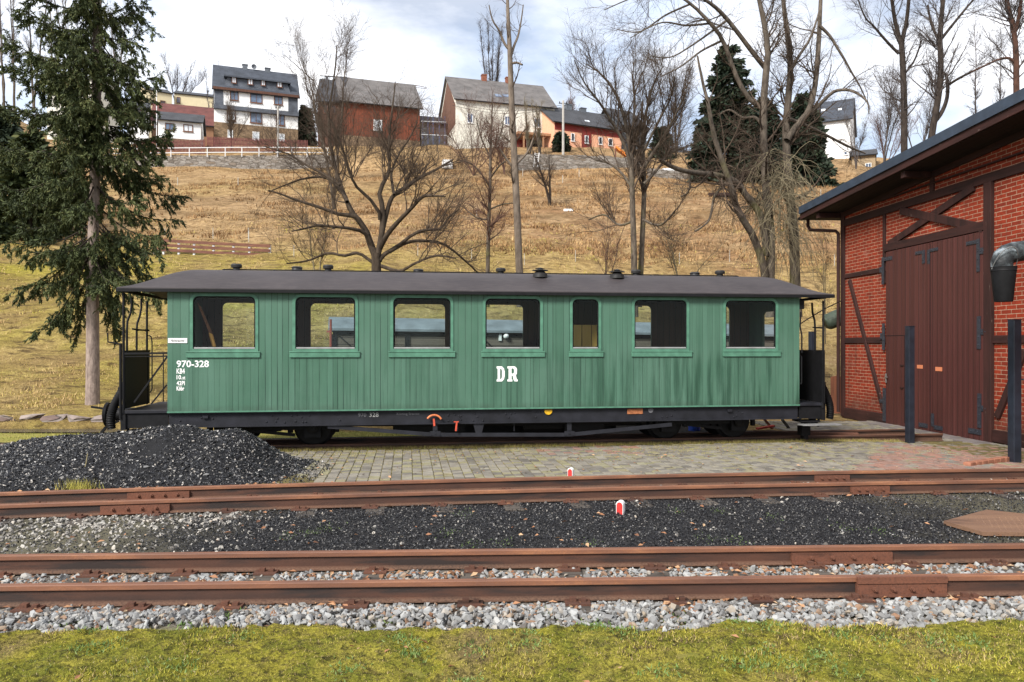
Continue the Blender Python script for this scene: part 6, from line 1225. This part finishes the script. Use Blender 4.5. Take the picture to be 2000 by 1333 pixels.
# rust-red barn
h = House('rust-red boarded barn with grey shingle roof and one small white window', 668, 93, 820, 96, 10.5, 282, 196, 153, M_RUSTW, M_GREYR, .4, name='barn', cat='barn')
h.win(729.5, 234.5, 746, 256, fr=M_WFW, pane=M_PANEW); h.band('plinth', 668, 270, 820, 300, M_TAN, .06)
h2 = House('dark timber wing of the barn with a strip of roof windows', 621, 92.6, 667, 93, 10.5, 282, 197, 150, M_BROWNW, M_DKROOF, .3, name='barn', cat='barn')
h2.skylight(624, 151, 636, 158); h2.skylight(641, 153, 654, 160); F = h2.F
for q in [(632,205,640,222),(648,206,656,222)]: h2.win(*q, pane=M_PANED)
mb = MB(); v = h.d/2; mb.bar((h.L+.4, v, h.zr+.1), (h.L+2.0, v, h.zr-.05), .06, .06); mb.bar((h.L+.4, v, h.zr-.2), (h.L+2.0, v, h.zr-.2), .05, .05); obj('gable_bracket', mb, M_BROWNW, h.roof)

# scaffolded dark annex
h = House('low dark-roofed annex behind blue scaffolding between barn and cream house', 823, 96, 872, 97, 7, 275, 240, 229, mk_render('grey_render', (.09,.09,.095)), M_DKROOF, .2, name='annex', cat='annex')
h.win(838, 244, 850, 262, pane=M_PANED)
e = empty('scaffold', P(846, 280, 94.5), 0, label='blue and silver scaffold standing against the dark annex', category='scaffold'); off = Vector(e.location); mb = MB(); mb2 = MB()
for px in (826, 836, 846, 858, 869): mb.tube([Vector(P(px,282,94.5))-off, Vector(P(px,228,94.5))-off], .05, 6)
for py in (237, 263): mb2.bar(Vector(P(823,py,94.4))-off, Vector(P(872,py+2,94.4))-off, .04, .07)
obj('standards', mb, plain('blue_steel', (.05,.07,.16), .5), e); obj('rails', mb2, plain('pale_steel', (.5,.52,.55), .5), e)

# cream house
h = House('cream two-storey house with grey gable roof, two brick chimneys and carport', 891, 92, 1083, 95.5, 11, 293, 193, 154, M_RC, M_GREYR, .3)
h.chimney(940.5,950,147,M_CHIM); h.chimney(987.5,996,152,M_CHIM); h.skylight(967,187,979,195,M_PANE); h.skylight(982,187,995,195,M_PANE)
for q in [(1042.5,231,1055,249.5),(985,227,997,245),(912,222,924,241)]: h.win(*q, fr=M_WFW, pane=M_PANE)
mb = MB(); mb.v = [(-.03,.4,h.ze-.6),(-.03,h.d/2,h.zr-.45),(-.03,h.d-.4,h.ze-.6),(-.03,h.d-.4,h.ze-3.2),(-.03,.4,h.ze-3.0)]; mb.v += [(-.002,y,z) for _,y,z in mb.v]; mb.f = [(0,1,2,3,4),(9,8,7,6,5)]+[(i,(i+1)%5,5+(i+1)%5,5+i) for i in range(5)]; g_ = obj('gable_boarding', mb, mk_planks('gable_boards', (.17,.085,.055), (.09,.045,.03), .2, .8, 1), h.wall)
F = h.F; mb = MB(); mb.box(F.u(1010,-2.2), F.u(1078,-2.2), -2.4, -.05, F.z(1010,262,-2.2), F.z(1010,258,-2.2)+.05)
for px in (1023, 1061): mb.box(F.u(px,-2.2)-.09, F.u(px,-2.2)+.09, -2.3, -2.12, h.zb-1.5, F.z(1010,262,-2.2)); mb.bar((F.u(px,-2.2),-2.2,F.z(px,272,-2.2)), (F.u(px,-2.2)+.6,-2.2,F.z(px,263,-2.2)), .1, .1)
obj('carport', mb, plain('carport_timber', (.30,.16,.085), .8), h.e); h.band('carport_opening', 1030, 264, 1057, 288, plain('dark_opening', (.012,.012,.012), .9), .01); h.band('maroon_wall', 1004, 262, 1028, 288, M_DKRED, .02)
# peach house
h = House('long peach-coloured house with dark red band and door and dark roof', 1083, 92, 1214, 96, 9, 297, 237, 212, M_PEACH, M_DKROOF, .35)
h.strip('red_band', 1083.5, 240, 253, 1213, 0, 0, M_DKRED, .03); h.band('door_surround', 1136, 254, 1155, 296, M_DKRED, .034)
for q in [(1115,261,1122,276.5),(1142,265.5,1149,280.5),(1169,268,1176,283),(1188,271,1196,285.5)]: h.win(*q, fr=M_WFW, pane=M_PANED, v=-.036 if q[0] == 1142 else 0, bars=0)
h.chimney(1104.5,1115,205,M_CHIMG); h.chimney(1133,1143,212,M_CHIMG); h.skylight(1143,239,1151,243,M_PANEW)
h = House('grey boarded gable wing at the right end of the peach house', 1215, 97, 1262, 98.5, 8, 298, 244, 218, plain('grey_boards', (.12,.135,.15), .8, .3, 3), M_DKROOF, .3, name='annex', cat='annex'); h.win(1224,262,1232,278, fr=M_WFW, pane=M_PANEW)
# yellow hut, right tower house, tan hut
h = House('small yellow-walled hut with a dark roof between two bare trees', 1296, 92, 1343, 93, 4, 326, 297, 287, mk_render('pale_yellow', (.66,.60,.36)), M_DKROOF, .25, name='hut', cat='hut'); h.win(1300,304,1308,318, pane=M_PANED); h.band('red_shutter', 1313, 300, 1326, 324, M_DKRED, .03)
h = House('tall white house with steep slate roof rising behind the dark spruce', 1590, 99, 1661, 97, 9, 310, 240, 205, M_RW, M_SLATE, .3)
h.win(1637.5,261,1647.5,271.5, fr=M_WFW, pane=M_PANEW); h.win(1604,263,1614,273, fr=M_WFW, pane=M_PANEW); h.win(1648,296,1655,303, fr=M_WFW, pane=M_PANE, bars=0); h.skylight(1604,216,1612,221); h.skylight(1637,215,1644,219); h.band('plinth', 1590, 316, 1661, 338, M_TANR, .06)
for q in [(1614,323,1622,328),(1639,322.5,1648,327)]: h.win(*q, fr=M_WFW, pane=M_PANED, v=-.062, bars=0)
h = House('low tan hut with dark roof just above the shed verge', 1664, 90, 1710, 89, 4.5, 340, 306, 298, M_TANR, M_DKROOF, .25, name='hut', cat='hut'); h.win(1690,319,1702,330, fr=M_WFW, pane=M_PANE)
# left: garage, red-tiled roof, yellow blocks, pale building behind the spruce
h = House('small white garage with dark pitched roof and two brown arched windows', 309, 90.5, 392, 92, 5.5, 274, 233, 220, M_RW, M_DKROOF, .3, name='garage', cat='garage')
h.win(322.5,241,341,255, pane=M_PANE); h.win(358,244,377,258, pane=M_PANEW); h.band('stone_base', 309, 272, 392, 300, M_TAN, .12)
h = House('brown building with a broad red tiled roof behind the white garage', 296, 99, 417, 101.5, 10, 270, 236, 202, mk_render('brown_render', (.22,.12,.07)), M_RTILE, .3); h.win(300,240,308,252, pane=M_PANEW)
h = House('flat yellow building block left of the slate-hung house, right and lower one', 340, 116, 420, 118, 9, 235, 183, 179, M_YEL, M_DKROOF, .1, name='building', cat='building'); h.win(345,190,352,202, pane=M_PANE)
h = House('flat yellow building block behind the spruce crown, left and taller one', 285, 113, 336, 115, 9, 235, 176, 171, M_YEL, M_DKROOF, .1, name='building', cat='building')
for q in [(296,196,306,206),(313,197,323,207)]: h.win(*q, pane=M_PANED)
h = House('long pale building half hidden behind the spruce crown', 92, 118, 190, 119, 9, 235, 152, 146, M_RC, M_DKROOF, .2, name='building', cat='building')
for q in [(104,165,116,178),(128,166,140,179),(152,167,164,180)]: h.win(*q, pane=M_PANE)
h = House('little white house with grey roof showing right of the spruce trunk', 248, 94, 290, 95, 6, 262, 212, 198, M_RW, M_DKROOF, .2); h.win(268,216,277,226, pane=M_PANEW)

# ------------------------------------------------------------------ walls, railings, fences, poles
M_RWALL = mk_stone('retaining_stone', [(.14,.12,.10),(.22,.195,.17),(.30,.275,.245),(.18,.14,.105)], 1.5, (.09,.075,.06), (1,1,3))
def wall_px(label, pts_, th, m, down=2.0, name='stone_wall', cat='wall'):
    mb = MB(); T = [Vector(P(px,py,Y)) for px,py,Y in pts_]
    for a, b in zip(T, T[1:]):
        n_ = max(2, int((b-a).length/1.2))
        for k in range(n_): p, q = a.lerp(b, k/n_), a.lerp(b, (k+1)/n_); jz = .05*math.sin(k*2.3+p.x); mb.add([(p.x,p.y,p.z-down),(q.x,q.y,q.z-down),(q.x,q.y+th,q.z-down),(p.x,p.y+th,p.z-down),(p.x,p.y,p.z+jz),(q.x,q.y,q.z+jz),(q.x,q.y+th,q.z+jz),(p.x,p.y+th,p.z+jz)], [(0,3,2,1),(4,5,6,7),(0,1,5,4),(1,2,6,5),(2,3,7,6),(3,0,4,7)])
    return obj(name, mb, m, None, label=label, category=cat)
wall_px('grey retaining stone wall below the pale railing on the hill, left half', [(180,305,83.6),(310,304,83.8),(450,304,84),(560,303,84.2),(660,303,84.6)], .6, M_RWALL, 2.4)
wall_px('grey field-stone wall below the cream and peach houses', [(1000,303,83),(1040,301,83),(1120,303,83.5),(1195,306,84),(1262,312,84.5)], .6, M_RWALL, 2.6)
wall_px('low grey stone wall in front of the yellow hut and tall conifer', [(1265,330,80),(1330,334,80),(1400,346,80),(1440,352,80)], .5, M_RWALL, 1.2)
M_RAILP = plain('galvanised_pale', (.62,.62,.62), .5, .12, 8, .4)
e = empty('railing', P(450,304,83.7), 0, label='long pale steel railing along the top of the retaining wall', category='railing'); off = Vector(e.location)
rp = [(190,291.5,83.4),(297,290,83.6),(450,288.5,83.8),(560,288.5,84),(660,290,84.4)]; px_all = [206,239,268,297.5,334,370,405,440,472.5,506,542,570,600,640]
zt = lambda px: np.interp(px, [p[0] for p in rp], [p[1] for p in rp]); yt = lambda px: np.interp(px, [p[0] for p in rp], [p[2] for p in rp])
for dy in (0, 9.5):
    mb = MB(); mb.tube([Vector(P(px, zt(px)+dy, yt(px)))-off for px in range(190, 661, 20)], .05, 6); obj('rail', mb, M_RAILP, e)
for px in px_all: mb = MB(); mb.tube([Vector(P(px, zt(px)+18, yt(px)))-off, Vector(P(px, zt(px)-.5, yt(px)))-off], .055, 6); obj('post', mb, M_RAILP, e)
def pickets(label, p0, p1, Y0, Y1, h, m, n):
    mb = MB()
    for k in range(n): t = k/(n-1); px, py, Y = p0[0]+(p1[0]-p0[0])*t, p0[1]+(p1[1]-p0[1])*t, Y0+(Y1-Y0)*t; x, y, z = P(px, py, Y); mb.box(x-.05, x+.05, y-.015, y+.015, z-.8, z+h)
    a, b = Vector(P(*p0,Y0)), Vector(P(*p1,Y1))
    for hh in (.25, h-.25): mb.bar(a+Vector((0,.04,hh)), b+Vector((0,.04,hh)), .04, .08)
    obj('picket_fence', mb, m, None, label=label, category='fence')
M_PICK = plain('maroon_pickets', (.13,.045,.04), .85, .3, 4)
pickets('maroon picket fence below the slate-hung white house', (405,284), (600,291), 88.5, 90, 1.0, M_PICK, 70); pickets('brown picket fence below the white garage, behind the railing', (262,290), (400,288), 87, 88, .9, M_PICK, 50)
M_BRAIL = mk_wood('fence_rail_wood', (.19,.085,.055), (.09,.04,.03), (2,10,10), .8)
def ranch(label, pxs, tops, Y, nrail, gap, posts):
    f = lambda px: np.interp(px, pxs, tops); e = empty('rail_fence', P(sum(pxs)/len(pxs), f(sum(pxs)/len(pxs)), Y), 0, label=label, category='fence'); off = Vector(e.location)
    for k in range(nrail):
        for a, b in zip(pxs, pxs[1:]): mb = MB(); mb.bar(Vector(P(a,f(a)+k*gap,Y))-off, Vector(P(b,f(b)+k*gap,Y))-off, .05, .15); obj('rail', mb, M_BRAIL, e)
    for px in posts: mb = MB(); x,y,z = Vector(P(px,f(px)-2,Y))-off; g = H(x+off.x, Y+.1)-off.z; mb.box(x-.05,x+.05,.03,.13,g-.3,z); obj('post', mb, M_RAILP, e)
ranch('brown three-rail paddock fence low on the slope behind the carriage roof', [300,420,528], [469,476,481], 40.5, 3, 9, [300,318,348,378,416,455,486,526])
ranch('brown rail fence rising at the left edge behind the spruce', [-60,0,42], [478,444,420], 46, 4, 10, [-40,5,24,40])
M_STAKE = plain('weathered_stake', (.36,.34,.30), .9, .3, 5)
for i, (px, py) in enumerate([(347,362),(465,362),(416,468),(486,473),(322,462),(485,468),(574,502),(816,500),(921,508),(931,422),(1024,518),(1124,512),(1099,358),(1131,347),(814,335),(1021,345),(1327,516),(1425,512),(1630,520),(1442,360),(1395,352),(1603,385)]):
    x, y, z = ground_at(px, py, 20); h_ = 15/FP*y*(1 if y > 45 else 1.5); e = empty('fence_post', (x,y,z), 0, label='thin pale fence post standing in the hillside pasture', category='fence post', group='thin pale fence posts on the hillside'); mb = MB(); w = .5/FP*y; mb.box(-w, w, -w, w, -.3, h_); obj('stake', mb, M_STAKE, e)
def pole(label, px, pb, pt, Y, r, m, arms=()):
    e = empty('utility_pole', P(px,pb,Y), 0, label=label, category='utility pole'); h_ = (pb-pt)/FP*Y; mb = MB(); mb.tube([(0,0,-1.5),(0,0,h_)], [r,r*.75], 10); obj('shaft', mb, m, e)
    for z, w in arms: mb = MB(); mb.bar((-w,0,h_-z),(w,0,h_-z),.08,.08); mb.lathe([(.05,0),(.06,.1),(.03,.18)],(-w*.8,0,h_-z+.04),8); mb.lathe([(.05,0),(.06,.1),(.03,.18)],(w*.8,0,h_-z+.04),8); obj('crossarm', mb, M_BLACK, e)
M_CONC = plain('pole_concrete', (.36,.34,.31), .9, .2, 5)
pole('pale concrete utility pole before the peach house', 1100, 300, 197, 86, .16, M_CONC, [(.3,.5)]); pole('pale lamp-post-like pole by the railing before the slate-hung house', 543, 300, 208, 86, .13, M_CONC, [(.2,.3)])
pole('thin grey pole left of the red-tiled roof', 306, 290, 150, 89, .06, M_RAILP)
for k, (pa, pb) in enumerate([((1100,205),(884,200)),((1100,209),(884,206))]):
    A, B = Vector(P(*pa,86)), Vector(P(*pb,92)); mb = MB(); mb.tube([A.lerp(B, t/10)-Vector((0,0,.9*math.sin(math.pi*t/10))) for t in range(11)], .025, 4); obj('overhead_wire', mb, M_BLACK, None, label='%s of two overhead wires from the concrete pole to the cream house' % ('upper','lower')[k], category='wire')
# odds and ends on the slope
x, y, z = ground_at(873, 332, 40); s_ = y/FP; mb = MB(); mb.box(-9*s_, 9*s_, -9*s_, 9*s_, .15, 17*s_); e = empty('water_tank', (x,y,z), R_(12), label='white cube-shaped water tank in a cage below the barn', category='water tank'); obj('tank', mb, M_WFW, e, bevel=.06); mb = MB()
for k in range(5):
    a = (-9.2+4.6*k)*s_; mb.box(a-.02,a+.02,-9.3*s_,-9.1*s_,0,17.2*s_); mb.box(-9.3*s_,9.3*s_,-9.4*s_,-9.3*s_,(1+4*k)*s_-.02,(1+4*k)*s_+.02)
obj('cage', mb, M_RAILP, e)
x, y, z = ground_at(1302, 342, 40); s_ = y/FP; mb = MB(); mb.lathe([(16*s_,0),(17*s_,6*s_),(15*s_,10*s_),(9*s_,13*s_),(.5*s_,14*s_)], (0,0,0), 18); e = empty('covered_mound', (x,y,z-.1), 0, label='white sheeted mound beside the yellow hut', category='mound'); obj('sheet', mb, M_WFW, e, smooth=True)
x, y, z = ground_at(1415, 385, 40); s_ = y/FP; e = empty('timber_stack', (x,y,z), R_(-6), label='dark low timber stack on the slope below the tall conifer', category='timber stack'); mb = MB()
for k in range(6): mb.bar((-30*s_,.1*k-.3,.12+.07*(k%3)), (22*s_,.1*k-.3,.10+.07*(k%3)), .14, .14)
obj('logs', mb, M_BEAM, e)
x, y, z = ground_at(1110, 413, 30); mb = MB(); mb.box(x-.35, x+.35, y-.1, y+.1, z-.02, z+.16); obj('trough', mb, M_WFW, None, label='small white trough lying on the brown slope', category='trough', bevel=.03)
x, y, z = ground_at(1216, 318, 40); s_ = y/FP; e = empty('slide', (x,y,z), 0, label='orange playground slide on the slope right of the peach house', category='slide'); mb = MB(); mb.bar((14*s_,0,.3),(-14*s_,0,28*s_),.7,.08); mb.bar((14*s_,-.38,.42),(-14*s_,-.38,29*s_),.06,.24); mb.bar((14*s_,.38,.42),(-14*s_,.38,29*s_),.06,.24); obj('chute', mb, plain('orange_plastic', (.75,.22,.03), .5, .1), e); mb = MB(); mb.bar((-14*s_,-.3,-.5),(-14*s_,-.3,28*s_),.08,.08); mb.bar((-14*s_,.3,-.5),(-14*s_,.3,28*s_),.08,.08); obj('legs', mb, M_BRAIL, e)
e = empty('ladder', P(1046,322,82.5), 0, label='grey ladder leaning on the field-stone wall below the pollards', category='ladder'); mb = MB(); hh = 25/FP*82.5
for dx in (-.22,.22): mb.bar((dx,0,-.3),(dx+.2,.4,hh),.06,.06)
for k in range(6): z = .2+k*hh/6.5; mb.bar((-.22+.2*z/hh,.4*z/hh,z),(.22+.2*z/hh,.4*z/hh,z),.04,.04)
obj('rungs', mb, M_RAILP, e)

# ------------------------------------------------------------------ sky, sun, camera
SUN_EL, SUN_AZ = 38, 216     # azimuth clockwise from +Y: behind the camera, to the left
wd = bpy.data.worlds.new('World'); bpy.context.scene.world = wd; wd.use_nodes = True; nt = wd.node_tree; nt.nodes.clear()
N_ = nt.nodes.new; lk = nt.links.new
sky = N_('ShaderNodeTexSky'); sky.sky_type = 'NISHITA'; sky.sun_disc = False; sky.sun_elevation = R_(SUN_EL); sky.sun_rotation = R_(SUN_AZ); sky.air_density = 1.0; sky.dust_density = .6; sky.ozone_density = 1.5
tc = N_('ShaderNodeTexCoord'); mp = N_('ShaderNodeMapping'); mp.inputs['Scale'].default_value = (1.0,1.0,2.6); lk(tc.outputs['Generated'], mp.inputs[0])
def wnoise(sc, det, rough, dist, loc):
    m2 = N_('ShaderNodeMapping'); m2.inputs['Location'].default_value = loc; lk(mp.outputs[0], m2.inputs[0]); n = N_('ShaderNodeTexNoise'); n.inputs['Scale'].default_value = sc; n.inputs['Detail'].default_value = det; n.inputs['Roughness'].default_value = rough; n.inputs['Distortion'].default_value = dist; lk(m2.outputs[0], n.inputs['Vector']); return n.outputs[0]
def wramp(f, stops):
    r = N_('ShaderNodeValToRGB'); cr = r.color_ramp
    while len(cr.elements) < len(stops): cr.elements.new(.5)
    for e_, (p_, c_) in zip(cr.elements, stops): e_.position = p_; e_.color = (*c_,1) if hasattr(c_,'__len__') else (c_,c_,c_,1)
    lk(f, r.inputs[0]); return r.outputs[0]
def wmix(f, a, b, bl='MIX'):
    x = N_('ShaderNodeMix'); x.data_type = 'RGBA'; x.blend_type = bl; x.inputs[0].default_value = 1
    for s_, v_ in ((x.inputs[0],f),(x.inputs[6],a),(x.inputs[7],b)):
        if hasattr(v_,'is_output'): lk(v_, s_)
        elif v_ is not None: s_.default_value = v_ if not hasattr(v_,'__len__') else (*v_,1)
    return x.outputs[2]
cover = wramp(wnoise(1.9, 7, .55, .35, (2.6,.9,.4)), [(.36,.35),(.48,.85),(.60,1.0)])
shade = wramp(wnoise(3.4, 7, .58, .3, (4.2,1.1,.7)), [(.36,(6.9,7.8,9.4)),(.48,(8.9,9.2,9.9)),(.60,(10.6,10.6,10.8))])
lp_ = wmix(cover, sky.outputs[0], shade)
bg = N_('ShaderNodeBackground'); bg.inputs['Strength'].default_value = .10; lk(lp_, bg.inputs[0]); out = N_('ShaderNodeOutputWorld'); lk(bg.outputs[0], out.inputs[0])
sun = bpy.data.lights.new('sun', 'SUN'); sun.energy = 4.3; sun.angle = R_(16); sun.color = (1,.955,.89); so = bpy.data.objects.new('sun', sun); C.objects.link(so)
az, el = R_(SUN_AZ), R_(SUN_EL); d = Vector((math.sin(az)*math.cos(el), math.cos(az)*math.cos(el), math.sin(el))); so.rotation_euler = d.to_track_quat('Z','Y').to_euler(); so.location = d*60
cam = bpy.data.cameras.new('camera'); cam.sensor_width = 36; cam.lens = 36*FP/2000; cam.shift_y = (CY-666.5)/2000; cam.clip_end = 2000; cam.clip_start = .05
co = bpy.data.objects.new('camera', cam); C.objects.link(co); co.location = (0,0,CAMZ); co.rotation_euler = (R_(90),0,0); sc = bpy.context.scene; sc.camera = co
sc.view_settings.view_transform = 'Standard'; sc.view_settings.look = 'None'; sc.view_settings.exposure = .54; sc.view_settings.gamma = 1
sc.render.engine = 'CYCLES'; sc.cycles.use_denoising = True; sc.cycles.max_bounces = 6; sc.cycles.transparent_max_bounces = 16; sc.cycles.caustics_reflective = False; sc.cycles.caustics_refractive = False
